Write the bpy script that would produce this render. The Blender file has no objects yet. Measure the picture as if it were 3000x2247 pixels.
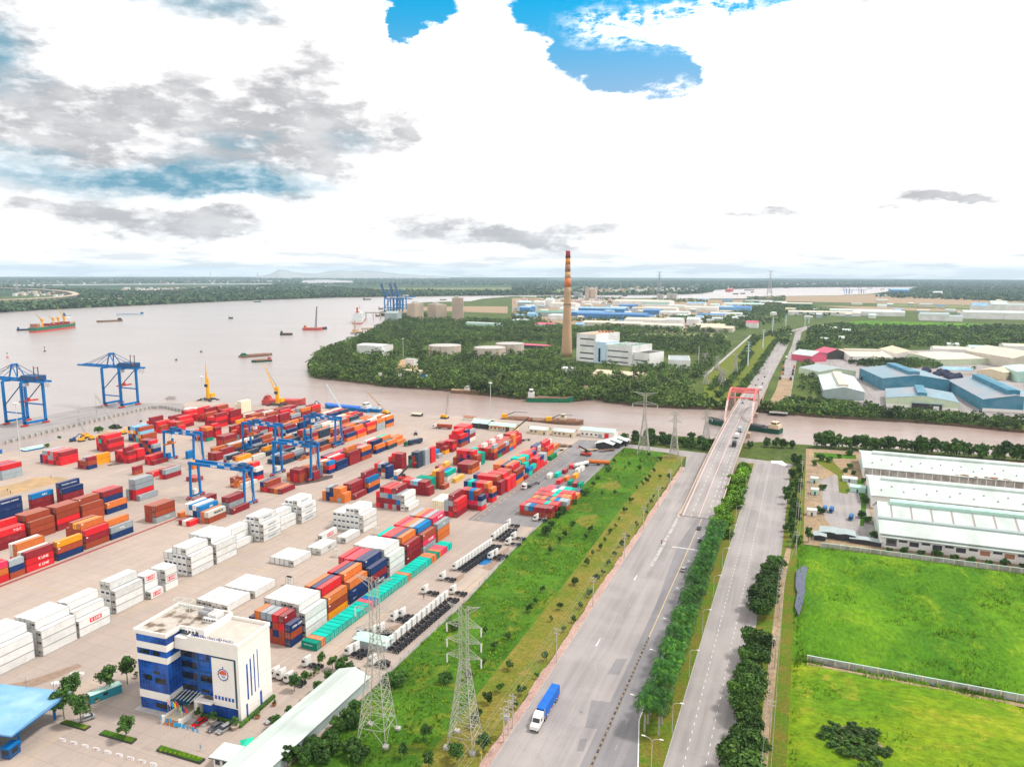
"""A container port on a brown river, seen from a drone. All lengths in metres; x across, y along the roads, camera above the origin."""
import bpy,bmesh,math,random
import numpy as np
from mathutils import Matrix,Vector
from mathutils.geometry import tessellate_polygon
R=math.radians
rnd=random.Random(7)
SC=bpy.context.scene
COL=SC.collection
F,PITCH,ROLL,YAW,CH=2144.0,.149733,.002963,.3837,124.3
_cy,_sy,_cp,_sp=math.cos(YAW),math.sin(YAW),math.cos(PITCH),math.sin(PITCH)
_fw=np.array([-_sy*_cp,_cy*_cp,-_sp]);_rt=np.array([_cy,_sy,0.]);_up=np.cross(_rt,_fw)
_r2=math.cos(ROLL)*_rt+math.sin(ROLL)*_up;_u2=-math.sin(ROLL)*_rt+math.cos(ROLL)*_up
cam_d=bpy.data.cameras.new('camera');cam=bpy.data.objects.new('camera',cam_d);COL.objects.link(cam)
cam_d.sensor_width=36;cam_d.lens=36*F/3000;cam_d.clip_start=1;cam_d.clip_end=80000
_m=Matrix.Identity(4)
for _i in range(3):
 _m[_i][0],_m[_i][1],_m[_i][2]=_r2[_i],_u2[_i],-_fw[_i]
_m[2][3]=CH
cam.matrix_world=_m
SC.camera=cam
SC.view_settings.view_transform='Standard';SC.view_settings.look='None'
SC.view_settings.gamma=1;SC.view_settings.exposure=0.4
SC.cycles.max_bounces=5;SC.cycles.diffuse_bounces=2;SC.cycles.glossy_bounces=2;SC.cycles.volume_bounces=0
SC.cycles.transmission_bounces=2;SC.cycles.transparent_max_bounces=6
SC.cycles.use_denoising=True;SC.cycles.caustics_reflective=False;SC.cycles.caustics_refractive=False
ZT={'A':(0,1640,2.73),'B':(600,1640,2.73),'C':(0,1150,2.761),'D':(700,1150,2.761),'E':(1300,1150,2.761),'F':(1300,1640,2.73),'G':(2000,1640,2.212),'H':(2100,1150,2.458),'I':(2200,780,2.765),'J':(1500,700,2.761),'K':(800,750,2.765),'L':(0,750,2.761),'M1':(0,1330,5.179),'M2':(380,1150,5.179),'M3':(500,1320,5.179),'M4':(760,1180,5.179),'M5':(940,1280,5.179),'M6':(1240,1220,5.179),'Z4':(860,1560,4.424),'Q':(1760,1130,3.95),'S1':(0,0,1.4747),'S2':(1500,0,1.4747),'R':(2250,1030,2.949),'V':(1500,790,2.765),'s':(0,0,1)}
def ray(k,x,y):
 a,b,c=ZT[k];x=a+x/c;y=b+y/c
 return _r2*(x-1500)/F-_u2*(y-1123.5)/F+_fw
def at(k,x,y,z=0.):
 d=ray(k,x,y);t=(z-CH)/d[2]
 return(float(d[0]*t),float(d[1]*t))
def onx(k,x,y,X):
 d=ray(k,x,y);t=X/d[0]
 return float(d[1]*t),float(CH+d[2]*t)
def top(k,x,y,base):
 """height of a vertical standing at base whose top shows at photo point"""
 d=ray(k,x,y);t=math.hypot(*base)/math.hypot(d[0],d[1])
 return float(CH+d[2]*t)
SUN_EL,SUN_AZ=R(58),R(60)
sun_d=bpy.data.lights.new('sun','SUN');sun_d.energy=2.6;sun_d.angle=R(8);sun_d.color=(1,.955,.89)
sun=bpy.data.objects.new('sun',sun_d);COL.objects.link(sun);sun.location=(0,0,400)
sun.rotation_euler=Vector((math.sin(SUN_AZ)*math.cos(SUN_EL),math.cos(SUN_AZ)*math.cos(SUN_EL),math.sin(SUN_EL))).to_track_quat('Z','Y').to_euler()
W=bpy.data.worlds.new('World');SC.world=W;W.use_nodes=True
class NT:
 """short hand for node building"""
 def __init__(s,t):s.t=t;s.n=t.nodes;s.l=t.links
 def add(s,ty,**k):
  n=s.n.new(ty)
  for a,v in k.items():setattr(n,a,v)
  return n
 def put(s,sock,v):
  if isinstance(v,bpy.types.NodeSocket):s.l.new(v,sock)
  elif v is not None:sock.default_value=v
 def math(s,op,a,b=None,c=None,clamp=False):
  n=s.add('ShaderNodeMath',operation=op,use_clamp=clamp)
  for i,v in enumerate((a,b,c)):
   if v is not None:s.put(n.inputs[i],v)
  return n.outputs[0]
 def vec(s,op,a,b=None,out=0):
  n=s.add('ShaderNodeVectorMath',operation=op)
  s.put(n.inputs[0],a)
  if b is not None:s.put(n.inputs[1],b)
  return n.outputs[out]
 def mix(s,f,a,b,bt='MIX'):
  n=s.add('ShaderNodeMix',data_type='RGBA',blend_type=bt)
  s.put(n.inputs[0],f);s.put(n.inputs[6],a);s.put(n.inputs[7],b)
  return n.outputs[2]
 def ramp(s,v,lo,hi,a=0.,b=1.,smooth=True):
  n=s.add('ShaderNodeMapRange',interpolation_type='SMOOTHSTEP' if smooth else 'LINEAR')
  s.put(n.inputs[0],v)
  for i,x in zip((1,2,3,4),(lo,hi,a,b)):n.inputs[i].default_value=x
  return n.outputs[0]
 def noise(s,v,sc,det=4.,rough=.55,dist=0.,out=0):
  n=s.add('ShaderNodeTexNoise')
  s.put(n.inputs['Vector'],v);n.inputs['Scale'].default_value=sc;n.inputs['Detail'].default_value=det
  n.inputs['Roughness'].default_value=rough;n.inputs['Distortion'].default_value=dist
  return n.outputs[out]
C4=lambda c:(c[0],c[1],c[2],1.)
def build_world():
 t=NT(W.node_tree);t.n.clear()
 out=t.add('ShaderNodeOutputWorld')
 d=t.add('ShaderNodeTexCoord').outputs['Generated']
 sp=t.add('ShaderNodeSeparateXYZ');t.put(sp.inputs[0],d)
 az=t.math('ARCTAN2',sp.outputs[0],sp.outputs[1]);el=t.math('ARCSINE',sp.outputs[2])
 cb=t.add('ShaderNodeCombineXYZ');t.put(cb.inputs[0],az);t.put(cb.inputs[1],el)
 p=cb.outputs[0]
 st=t.vec('MULTIPLY',p,(1,2.2,1))
 warp=t.noise(st,9.,7.,.6,out=1)
 fine=t.noise(st,34.,6.,.62,out=1)
 wv=t.vec('SUBTRACT',warp,(.5,.5,.5));fv=t.vec('SUBTRACT',fine,(.5,.5,.5))
 soft=t.vec('ADD',p,t.vec('ADD',t.vec('MULTIPLY',wv,(.16,.075,0)),t.vec('MULTIPLY',fv,(.022,.014,0))))
 hard=t.vec('ADD',p,t.vec('ADD',t.vec('MULTIPLY',wv,(.06,.045,0)),t.vec('MULTIPLY',fv,(.036,.03,0))))
 def blob(pos,k,x,y,rx,ry,lo,hi,amp):
  r=ray(k,x,y);r=r/np.linalg.norm(r);s=ZT[k][2]*F
  c=(math.atan2(r[0],r[1]),math.asin(r[2]),0)
  q=t.vec('MULTIPLY',t.vec('SUBTRACT',pos,c),(s/rx,s/ry,0))
  return t.ramp(t.vec('LENGTH',q,out=1),hi,lo,amp,0.)
 def total(items,pos,lo,hi,op='ADD'):
  acc=None
  for it in items:
   b=blob(pos,*it[:5],lo,hi,it[5]if len(it)>5 else 1.)
   acc=b if acc is None else t.math(op,acc,b)
  return t.math('MINIMUM',acc,1.)
 grey=[('S1',20,150,170,260,.95),('S1',850,20,290,60,.8),('S1',410,100,90,70,.25),('S1',930,170,220,90,.16),('S1',760,380,300,95,.7),('S1',540,470,260,65,.6),('S1',330,560,330,60,.4),('S1',860,640,420,60,.5),('S1',900,550,330,85,.6),('S1',1290,240,140,130,.6),('S1',1400,400,210,100,.5),('S1',1450,550,280,75,.85),('S1',1700,540,140,95,.8),('S1',1260,680,180,65,.7),('S1',100,610,290,55,.7),('S1',640,690,460,60,.6),('S1',230,840,330,40,.6),('S1',200,900,240,28,.6),('S1',520,955,460,48,.65),('S1',950,985,340,45,.6),('S1',1000,1040,280,34,.5),('S1',1250,855,100,28,.6),('S1',1500,790,230,110,.45),('S1',1670,885,70,34,.4),('S1',1800,970,260,50,.75),('S1',2120,1015,240,42,.65),('S2',40,260,80,60,.3),('S2',40,400,90,60,.25),('S2',90,1010,220,55,.6),('S2',420,1000,200,34,.5),('S2',850,1030,170,32,.5),('S2',1110,910,190,24,.8),('S2',900,940,170,14,.5),('S2',1350,1010,170,24,.4),('S2',1760,835,170,38,.8),('S2',2050,845,260,20,.7),('S2',2150,910,160,22,.55),('S2',1610,15,130,45,.8)]
 blue=[('S1',-10,230,140,130,1.),('S1',840,10,250,50,.7),('S1',1010,610,130,32,.6),('S1',70,650,170,24,.5),('S1',640,790,620,62,1.),('S1',950,770,260,80,.7),('S1',1090,800,110,50,.6),('S1',1480,590,110,40,.35)]
 gap=[('S1',1830,-10,160,90),('S1',1740,90,70,62),('S2',200,30,190,110),('S2',270,190,120,130),('S2',480,290,190,100),('S2',660,310,140,95),('S2',470,20,380,80),('S2',900,0,260,50)]
 veil=[('S2',560,120,320,85,1.),('S2',850,50,300,50,.9),('S2',700,370,120,40,.7)]
 g=total(grey,soft,1.95,.1);b=total(blue,soft,1.6,.15)
 gp=total(gap,hard,1.13,.9,'MAXIMUM');vl=total(veil,hard,1.25,.3)
 tex=t.noise(t.vec('MULTIPLY',p,(1,2.6,1)),26.,8.,.6)
 mott=t.math('MULTIPLY',t.ramp(tex,.22,.7,.66,1.3),t.ramp(t.noise(t.vec('MULTIPLY',p,(1,1.9,1)),15.,9.,.6),.66,.42,.74,1.15))
 g=t.math('MULTIPLY',t.math('MULTIPLY',g,.92),mott,clamp=True)
 low=t.ramp(el,.0,.17,.95,0.)
 streak=t.ramp(t.noise(t.vec('MULTIPLY',p,(1.6,15,1)),5.,8.,.6),.44,.62)
 lowg=t.math('MULTIPLY',low,t.math('MULTIPLY_ADD',streak,.75,t.ramp(el,0,.05,.5,.06)))
 over=t.ramp(el,.42,.8,1.14,.72)
 white=t.vec('SCALE',(1.12,1.1,1.09));t.put(white.node.inputs['Scale'],over)
 col=t.mix(lowg,white,(.70,.705,.71,1))
 col=t.mix(g,col,t.mix(t.math('MULTIPLY',t.ramp(g,.25,1.),t.ramp(t.noise(t.vec('MULTIPLY',p,(1,2.4,1)),12.,8.,.6),.34,.6,.35,1.),clamp=True),(.68,.675,.68,1),(.42,.42,.435,1)))
 col=t.mix(t.math('MULTIPLY',b,t.ramp(tex,.25,.6,.6,1.)),col,(.11,.29,.40,1))
 cloud=t.add('ShaderNodeBackground');t.put(cloud.inputs[0],col);cloud.inputs[1].default_value=1.
 sky=t.add('ShaderNodeTexSky',sky_type='NISHITA',sun_disc=False,sun_elevation=SUN_EL,sun_rotation=SUN_AZ)
 tint=t.mix(1.,sky.outputs[0],t.mix(t.ramp(el,.2,.34),(.80,.92,.95,1),(.02,1.0,1.2,1)),'MULTIPLY')
 clear=t.add('ShaderNodeBackground');t.put(clear.inputs[0],tint);clear.inputs[1].default_value=.12
 vmask=t.math('MULTIPLY',vl,t.ramp(t.noise(st,60.,8.,.68),.38,.62))
 clearf=t.math('MULTIPLY',gp,t.math('SUBTRACT',1.,vmask))
 mx=t.add('ShaderNodeMixShader');t.put(mx.inputs[0],clearf)
 t.l.new(cloud.outputs[0],mx.inputs[1]);t.l.new(clear.outputs[0],mx.inputs[2]);t.l.new(mx.outputs[0],out.inputs[0])
build_world()
def tag(o,label=None,cat=None,group=None,kind=None):
 if label:o['label']=label
 if cat:o['category']=cat
 if group:o['group']=group
 if kind:o['kind']=kind
 return o
def link(name,data,parent=None):
 o=bpy.data.objects.new(name,data);COL.objects.link(o)
 if parent is not None:o.parent=parent
 return o
def thing(name,label,cat,loc=(0,0,0),rz=0.,group=None):
 o=link(name,None);o.empty_display_size=.5;o.location=loc if len(loc)==3 else(loc[0],loc[1],0);o.rotation_euler=(0,0,rz)
 return tag(o,label,cat,group)
KIDS={}
def kids(o):return[c for c in o.children]
def copy_tree(o,parent=None):
 c=o.copy();COL.objects.link(c)
 if parent is not None:c.parent=parent
 for ch in o.children:copy_tree(ch,c)
 return c
def put(o,x,y,z=0.,rz=0.,label=None,s=None):
 o.location=(x,y,z);o.rotation_euler=(0,0,rz)
 if label:o['label']=label
 if s:o.scale=(s,s,s)if not isinstance(s,tuple)else s
 return o
NTH=['','nearest','second','third','fourth','fifth','sixth','seventh','eighth','ninth','tenth','eleventh','twelfth','thirteenth','fourteenth','fifteenth','sixteenth','seventeenth','eighteenth','nineteenth','twentieth']
def nth(i):
 if i<=20:return NTH[i]
 t=['twenty','thirty','forty','fifty','sixty','seventy','eighty','ninety'][i//10-2]
 return t+'-'+(['','first']+NTH[2:10])[i%10]if i%10 else t[:-1]+'ieth'
def nthc(i,first='first'):return first if i==1 else nth(i)
class MB:
 """collects simple solids and links them as one mesh"""
 def __init__(s):s.v=[];s.f=[];s.m=[]
 def quad(s,pts,m=0):
  k=len(s.v);s.v+=[tuple(p)for p in pts];s.f.append(tuple(range(k,k+len(pts))));s.m.append(m)
 def box(s,x0,y0,z0,x1,y1,z1,m=0,rz=0.,piv=(0,0)):
  k=len(s.v)
  P=[(x,y,z)for z in(z0,z1)for x,y in((x0,y0),(x1,y0),(x1,y1),(x0,y1))]
  if rz:
   c,n=math.cos(rz),math.sin(rz)
   P=[(piv[0]+(x-piv[0])*c-(y-piv[1])*n,piv[1]+(x-piv[0])*n+(y-piv[1])*c,z)for x,y,z in P]
  s.v+=P
  for f in((3,2,1,0),(4,5,6,7),(0,1,5,4),(1,2,6,5),(2,3,7,6),(3,0,4,7)):
   s.f.append(tuple(k+i for i in f));s.m.append(m)
  return s
 def prism(s,poly,z0,z1,m=0,ztop=None):
  """upright prism over a plan outline"""
  n=len(poly);k=len(s.v)
  s.v+=[(x,y,z0)for x,y in poly]
  s.v+=[(p[0],p[1],z1 if ztop is None else ztop[i])for i,p in enumerate(poly)]
  a=sum(poly[i][0]*poly[(i+1)%n][1]-poly[(i+1)%n][0]*poly[i][1]for i in range(n))
  lo,hi=list(range(k,k+n)),list(range(k+n,k+2*n))
  if a<0:lo,hi=lo[::-1],hi[::-1]
  s.f+=[tuple(lo[::-1]),tuple(hi)];s.m+=[m,m]
  for i in range(n):
   j=(i+1)%n;s.f.append((lo[i],lo[j],hi[j],hi[i]));s.m.append(m)
  return s
 def side(s,prof,x0,x1,m=0,axis='x'):
  """profile in the (other horizontal, z) plane swept along x (or y)"""
  n=len(prof);k=len(s.v)
  for x in(x0,x1):
   s.v+=[(x,a,b)if axis=='x' else(a,x,b)for a,b in prof]
  A,B=list(range(k,k+n)),list(range(k+n,k+2*n))
  s.f+=[tuple(A[::-1]),tuple(B)];s.m+=[m,m]
  for i in range(n):
   j=(i+1)%n;s.f.append((A[i],A[j],B[j],B[i]));s.m.append(m)
  return s
 def tube(s,p0,p1,r0,r1=None,n=6,m=0,cap=True):
  r1=r0 if r1 is None else r1
  p0,p1=Vector(p0),Vector(p1);d=(p1-p0)
  if d.length<1e-6:return s
  d.normalize();a=d.orthogonal().normalized();b=d.cross(a);k=len(s.v)
  for p,r in((p0,r0),(p1,r1)):
   for i in range(n):
    t=2*math.pi*(i+.5)/n;s.v.append(tuple(p+(a*math.cos(t)+b*math.sin(t))*r))
  for i in range(n):
   j=(i+1)%n;s.f.append((k+i,k+j,k+n+j,k+n+i));s.m.append(m)
  if cap:
   s.f+=[tuple(range(k+n-1,k-1,-1)),tuple(range(k+n,k+2*n))];s.m+=[m,m]
  return s
 def beam(s,p0,p1,w,h=None,m=0):
  """square bar between two points"""
  h=w if h is None else h
  p0,p1=Vector(p0),Vector(p1);d=(p1-p0).normalized()
  a=Vector((0,0,1)).cross(d)
  a=Vector((1,0,0))if a.length<1e-4 else a.normalized()
  b=d.cross(a);k=len(s.v)
  for p in(p0,p1):
   for u,w_ in((-1,-1),(1,-1),(1,1),(-1,1)):s.v.append(tuple(p+a*(u*w/2)+b*(w_*h/2)))
  for f in((3,2,1,0),(4,5,6,7),(0,1,5,4),(1,2,6,5),(2,3,7,6),(3,0,4,7)):
   s.f.append(tuple(k+i for i in f));s.m.append(m)
  return s
 def lathe(s,prof,n=16,cx=0.,cy=0.,m=0):
  k=len(s.v)
  for r,z in prof:
   for i in range(n):
    t=2*math.pi*i/n;s.v.append((cx+r*math.cos(t),cy+r*math.sin(t),z))
  for q in range(len(prof)-1):
   for i in range(n):
    j=(i+1)%n;s.f.append((k+q*n+i,k+q*n+j,k+q*n+n+j,k+q*n+n+i));s.m.append(m)
  s.f.append(tuple(range(k+n-1,k-1,-1)));s.m.append(m)
  s.f.append(tuple(range(k+(len(prof)-1)*n,k+len(prof)*n)));s.m.append(m)
  return s
 def mesh(s,name,mats,smooth=False):
  me=bpy.data.meshes.new(name);me.from_pydata(s.v,[],s.f)
  for q in(mats if isinstance(mats,(list,tuple))else[mats]):me.materials.append(q)
  if any(s.m):me.polygons.foreach_set('material_index',s.m)
  if smooth:me.polygons.foreach_set('use_smooth',[True]*len(s.f))
  me.update();return me
 def build(s,name,mats,parent=None,smooth=False):
  return link(name,s.mesh(name,mats,smooth),parent)
def quads_mesh(name,P,mats,mi=None,normals=None):
 """P (n,4,3) array of loose quads"""
 n=len(P);me=bpy.data.meshes.new(name)
 me.vertices.add(4*n);me.vertices.foreach_set('co',np.ascontiguousarray(P,np.float32).ravel())
 me.loops.add(4*n);me.loops.foreach_set('vertex_index',np.arange(4*n,dtype=np.int32))
 me.polygons.add(n);me.polygons.foreach_set('loop_start',np.arange(0,4*n,4,dtype=np.int32))
 me.polygons.foreach_set('loop_total',np.full(n,4,np.int32))
 for q in(mats if isinstance(mats,(list,tuple))else[mats]):me.materials.append(q)
 if mi is not None:me.polygons.foreach_set('material_index',np.asarray(mi,np.int32))
 me.update(calc_edges=True)
 return me
TXT={}
def lettering(s,mat,parent,loc,rot,size,name='lettering',depth=.02,width=None):
 if s not in TXT:
  c=bpy.data.curves.new('t','FONT');c.body=s;c.align_x='CENTER';c.align_y='CENTER';c.extrude=.02;c.resolution_u=1
  c.offset=.012
  o=bpy.data.objects.new('t',c);COL.objects.link(o);bpy.context.view_layer.update()
  dg=bpy.context.evaluated_depsgraph_get();me=bpy.data.meshes.new_from_object(o.evaluated_get(dg));me.name='lettering'
  bpy.data.objects.remove(o);TXT[s]=me
 me=TXT[s].copy();me.materials.clear();me.materials.append(mat)
 o=link(name,me,parent);o.location=loc;o.rotation_euler=rot
 sx=size if width is None else width/max(o.dimensions.x,.01)
 o.scale=(sx,size,size)
 return o
FACE_X,FACE_Y=(R(90),0,R(90)),(R(90),0,0)
def mat(name,c,rough=.65,var=.14,sc=.6,spec=.2,metal=0.,c2=None,sc2=None,lo2=.45,hi2=.62,bump=0.,bsc=None,isl=0.,orn=0.,dust_glare=None,stretch=None,det=5.):
 m=bpy.data.materials.new(name);m.use_nodes=True
 t=NT(m.node_tree);b=t.n['Principled BSDF']
 geo=t.add('ShaderNodeNewGeometry');pos=geo.outputs['Position']
 if stretch:pos=t.vec('MULTIPLY',pos,stretch)
 n=t.noise(pos,sc,det)
 k=t.ramp(n,.28,.72,1-var,1+var,False)
 base=t.vec('SCALE',c);t.put(base.node.inputs['Scale'],k)
 if c2 is not None:
  base=t.mix(t.ramp(t.noise(pos,sc2 or sc*.2,6.),lo2,hi2),base,C4(c2))
 if isl:
  base2=t.vec('SCALE',base);t.put(base2.node.inputs['Scale'],t.ramp(geo.outputs['Random Per Island'],0,1,1-isl,1+isl,False));base=base2
 if orn:
  oi=t.add('ShaderNodeObjectInfo');base2=t.vec('SCALE',base);t.put(base2.node.inputs['Scale'],t.ramp(oi.outputs['Random'],0,1,1-orn,1+orn,False));base=base2
 if dust_glare:
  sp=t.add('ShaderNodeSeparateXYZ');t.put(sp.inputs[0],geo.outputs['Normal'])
  base=t.mix(t.ramp(sp.outputs[2],.5,.95,0,dust_glare[3]),base,C4(dust_glare[:3]))  # upward faces paler: dust plus overexposed top light put into the colour
 t.put(b.inputs['Base Color'],base)
 b.inputs['Roughness'].default_value=rough;b.inputs['Metallic'].default_value=metal;b.inputs['Specular IOR Level'].default_value=spec
 if bump:
  bn=t.add('ShaderNodeBump');bn.inputs['Strength'].default_value=bump;bn.inputs['Distance'].default_value=.3
  t.put(bn.inputs['Height'],t.noise(pos,bsc or sc*4,5.));t.l.new(bn.outputs[0],b.inputs['Normal'])
 return m
def leafmat(name,dark,mid,light,big=.03,spec=.2,con=(.7,1.35)):
 m=bpy.data.materials.new(name);m.use_nodes=True
 t=NT(m.node_tree);b=t.n['Principled BSDF'];geo=t.add('ShaderNodeNewGeometry')
 r=geo.outputs['Random Per Island'];n=t.noise(geo.outputs['Position'],big,3.);n2=t.noise(geo.outputs['Position'],.55,2.)
 oi=t.add('ShaderNodeObjectInfo').outputs['Random']
 f=t.math('ADD',t.math('MULTIPLY',r,.45),t.math('ADD',t.math('MULTIPLY',n2,.5),t.math('MULTIPLY',oi,.12)))
 c=t.mix(t.ramp(f,.15,.55),C4(dark),C4(mid));c=t.mix(t.ramp(f,.55,.92),c,C4(light))
 k=t.vec('SCALE',c);t.put(k.node.inputs['Scale'],t.math('MULTIPLY',t.ramp(n,.3,.7,*con),t.ramp(t.noise(geo.outputs['Position'],.11,2.),.35,.65,.75,1.3)))
 t.put(b.inputs['Base Color'],k);b.inputs['Roughness'].default_value=.62;b.inputs['Specular IOR Level'].default_value=spec
 return m
M={}
def mm(k,*a,**kw):M[k]=mat(k,*a,**kw);return M[k]
DUST_GLARE=(.52,.44,.40,.2)
CC=dict(r=(.66,.022,.03),m=(.26,.022,.03),b=(.33,.062,.028),o=(.62,.165,.035),O=(.86,.33,.01),n=(.012,.035,.125),g=(.30,.345,.37),w=(.68,.65,.58),W=(.66,.665,.645),t=(.0,.46,.36),d=(.0,.24,.16),G=(.005,.25,.08),y=(.64,.38,.06),B=(.008,.17,.42),c=(.72,.64,.47),k=(.03,.05,.085),p=(.72,.035,.10),L=(.22,.47,.62))
CNAME=dict(r='bright red',m='maroon',b='rust brown',o='orange brown',O='bright orange',n='navy blue',g='grey',w='off-white',W='white refrigerated',t='teal',d='dark teal green',G='green',y='yellow',B='blue',c='cream',k='slate dark',p='pinkish red',L='light blue')
for _k,_c in CC.items():
 M['e_'+_k]=mat('container_frame_darker',tuple(x*.52 for x in _c),.6,.1,.5,spec=.1)  # posts and rails take a darker copy of the container colour
 M['c_'+_k]=mat('container_paint_'+CNAME[_k].replace(' ','_').replace('-','_'),_c,.6,.1,.5,spec=.12,orn=.13,dust_glare=DUST_GLARE if _k not in 'WwctdGB' else((.7,.69,.66,.2)if _k in 'Wwc' else None),c2=tuple(x*.62+.05 for x in _c)if _k not in 'Wwc' else(.58,.55,.49),sc2=.35,lo2=.56,hi2=.78)
mm('gasket',(.05,.045,.04));mm('rod',(.45,.42,.4),.4);mm('castings',(.16,.11,.08))
mm('unit_dark',(.018,.02,.03));mm('unit_frame',(.62,.58,.5));mm('unit_grey',(.35,.34,.33))
mm('ink_white',(.85,.85,.84));mm('ink_red',(.72,.03,.04));mm('ink_blue',(.02,.06,.3));mm('ink_grey',(.25,.28,.35));mm('ink_green',(.05,.38,.25))
mm('ink_sky',(.25,.5,.75));mm('ink_yellow',(.8,.6,.1));mm('ink_black',(.02,.02,.025))
def ground_mats():
 m=bpy.data.materials.new('yard_concrete');m.use_nodes=True;t=NT(m.node_tree);b=t.n['Principled BSDF']
 pos=t.add('ShaderNodeNewGeometry').outputs['Position']
 c=t.mix(t.ramp(t.noise(pos,.012,6.,.6),.36,.66),(.44,.352,.298,1),(.365,.30,.262,1))
 c=t.mix(t.math('MULTIPLY',t.ramp(t.noise(t.vec('MULTIPLY',pos,(1,.09,1)),.22,6.,.6),.5,.75),.45),c,(.29,.25,.235,1))
 c=t.mix(t.math('MULTIPLY',t.ramp(t.noise(t.vec('MULTIPLY',pos,(1,.25,1)),.07,6.,.65),.52,.7),.5),c,(.50,.39,.29,1))
 c=t.mix(t.math('MULTIPLY',t.ramp(t.noise(pos,.5,8.,.7),.5,.7),.35),c,(.27,.235,.22,1))
 br=t.add('ShaderNodeTexBrick',offset=0.,squash=1.);t.put(br.inputs['Vector'],t.vec('MULTIPLY',pos,(.1,.1,1)))
 br.inputs['Scale'].default_value=1.;br.inputs['Mortar Size'].default_value=.012;br.inputs['Mortar Smooth'].default_value=.4
 br.inputs['Brick Width'].default_value=.6;br.inputs['Row Height'].default_value=.6
 br.inputs['Color1'].default_value=(1,1,1,1);br.inputs['Color2'].default_value=(.95,.95,.94,1);br.inputs['Mortar'].default_value=(.8,.79,.77,1)
 c=t.mix(1.,c,br.outputs[0],'MULTIPLY')
 t.put(b.inputs['Base Color'],c);b.inputs['Roughness'].default_value=.85;b.inputs['Specular IOR Level'].default_value=.2;M['concrete']=m
 for nm,base,dk in(('asphalt',(.318,.287,.276),(.235,.215,.212)),('asphalt_mid',(.225,.212,.218),(.17,.162,.17)),('asphalt_dark',(.22,.21,.21),(.16,.155,.16))):
  m=bpy.data.materials.new(nm);m.use_nodes=True;t=NT(m.node_tree);b=t.n['Principled BSDF']
  pos=t.add('ShaderNodeNewGeometry').outputs['Position']
  c=t.mix(t.ramp(t.noise(t.vec('MULTIPLY',pos,(1,.035,1)),.3,5.,.6),.35,.68),C4(base),C4(dk))
  c=t.mix(t.math('MULTIPLY',t.ramp(t.noise(pos,.04,6.,.6),.42,.62),.5),c,C4(tuple(x*1.18 for x in base)))
  br=t.add('ShaderNodeTexBrick',offset=.37,squash=1.);t.put(br.inputs['Vector'],t.vec('MULTIPLY',pos,(.06,.025,1)))
  br.inputs['Scale'].default_value=1.;br.inputs['Mortar Size'].default_value=.003;br.inputs['Brick Width'].default_value=.31;br.inputs['Row Height'].default_value=.9
  br.inputs['Color1'].default_value=(.93,.93,.93,1);br.inputs['Color2'].default_value=(1.06,1.06,1.06,1);br.inputs['Mortar'].default_value=(.9,.9,.9,1)
  c=t.mix(.7,c,br.outputs[0],'MULTIPLY')
  c=t.mix(t.math('MULTIPLY',t.ramp(t.noise(pos,1.4,8.,.7),.5,.7),.25),c,C4(tuple(x*.7 for x in dk)))
  t.put(b.inputs['Base Color'],c);b.inputs['Roughness'].default_value=.8;b.inputs['Specular IOR Level'].default_value=.25;M[nm]=m
 m=bpy.data.materials.new('river_water');m.use_nodes=True;t=NT(m.node_tree);b=t.n['Principled BSDF']
 pos=t.add('ShaderNodeNewGeometry').outputs['Position']
 sp=t.add('ShaderNodeSeparateXYZ');t.put(sp.inputs[0],pos)
 c=t.mix(t.ramp(t.noise(t.vec('MULTIPLY',pos,(1,2.4,1)),.0045,6.,.6),.36,.66),(.31,.22,.185,1),(.37,.295,.265,1))
 c=t.mix(t.math('MULTIPLY',t.ramp(t.noise(t.vec('MULTIPLY',pos,(.35,1.5,1)),.02,7.,.65),.5,.66),.65),c,(.34,.285,.26,1))
 wide=t.ramp(sp.outputs[0],-750.,-330.,1.,0.)
 c=t.mix(t.math('MULTIPLY',wide,.75),c,(.37,.335,.32,1))
 t.put(b.inputs['Base Color'],c);b.inputs['Roughness'].default_value=.22;b.inputs['IOR'].default_value=1.33;b.inputs['Specular IOR Level'].default_value=.4
 bn=t.add('ShaderNodeBump');bn.inputs['Strength'].default_value=.55;bn.inputs['Distance'].default_value=.8
 t.put(bn.inputs['Height'],t.math('ADD',t.noise(t.vec('MULTIPLY',pos,(1,1.8,1)),.25,5.,.6),t.math('MULTIPLY',t.noise(pos,.03,4.),2.)))
 t.l.new(bn.outputs[0],b.inputs['Normal']);M['water']=m
 def grass(nm,a,bb,cc,s1=.05,s2=.6,stre=(1,1,1)):
  m=bpy.data.materials.new(nm);m.use_nodes=True;t=NT(m.node_tree);b=t.n['Principled BSDF']
  pos=t.vec('MULTIPLY',t.add('ShaderNodeNewGeometry').outputs['Position'],stre)
  c=t.mix(t.ramp(t.noise(pos,s1,7.,.62),.34,.64),C4(a),C4(bb))
  c=t.mix(t.math('MULTIPLY',t.ramp(t.noise(pos,s1*2.7,7.,.65,1.),.5,.74),.85),c,C4(cc))
  k=t.vec('SCALE',c);t.put(k.node.inputs['Scale'],t.ramp(t.noise(pos,s2,6.,.7),.3,.7,.62,1.38,False))
  t.put(b.inputs['Base Color'],k);b.inputs['Roughness'].default_value=.9;b.inputs['Specular IOR Level'].default_value=.1
  bn=t.add('ShaderNodeBump');bn.inputs['Strength'].default_value=.8;bn.inputs['Distance'].default_value=.5
  t.put(bn.inputs['Height'],t.noise(pos,s2*1.6,6.,.7));t.l.new(bn.outputs[0],b.inputs['Normal']);M[nm]=m
 grass('grass_field',(.105,.235,.006),(.045,.145,.005),(.19,.29,.01),.03,.8,(1,.45,1))
 grass('grass_yellow',(.20,.275,.008),(.09,.20,.006),(.34,.31,.03),.035,.7,(.6,1,1))
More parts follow.
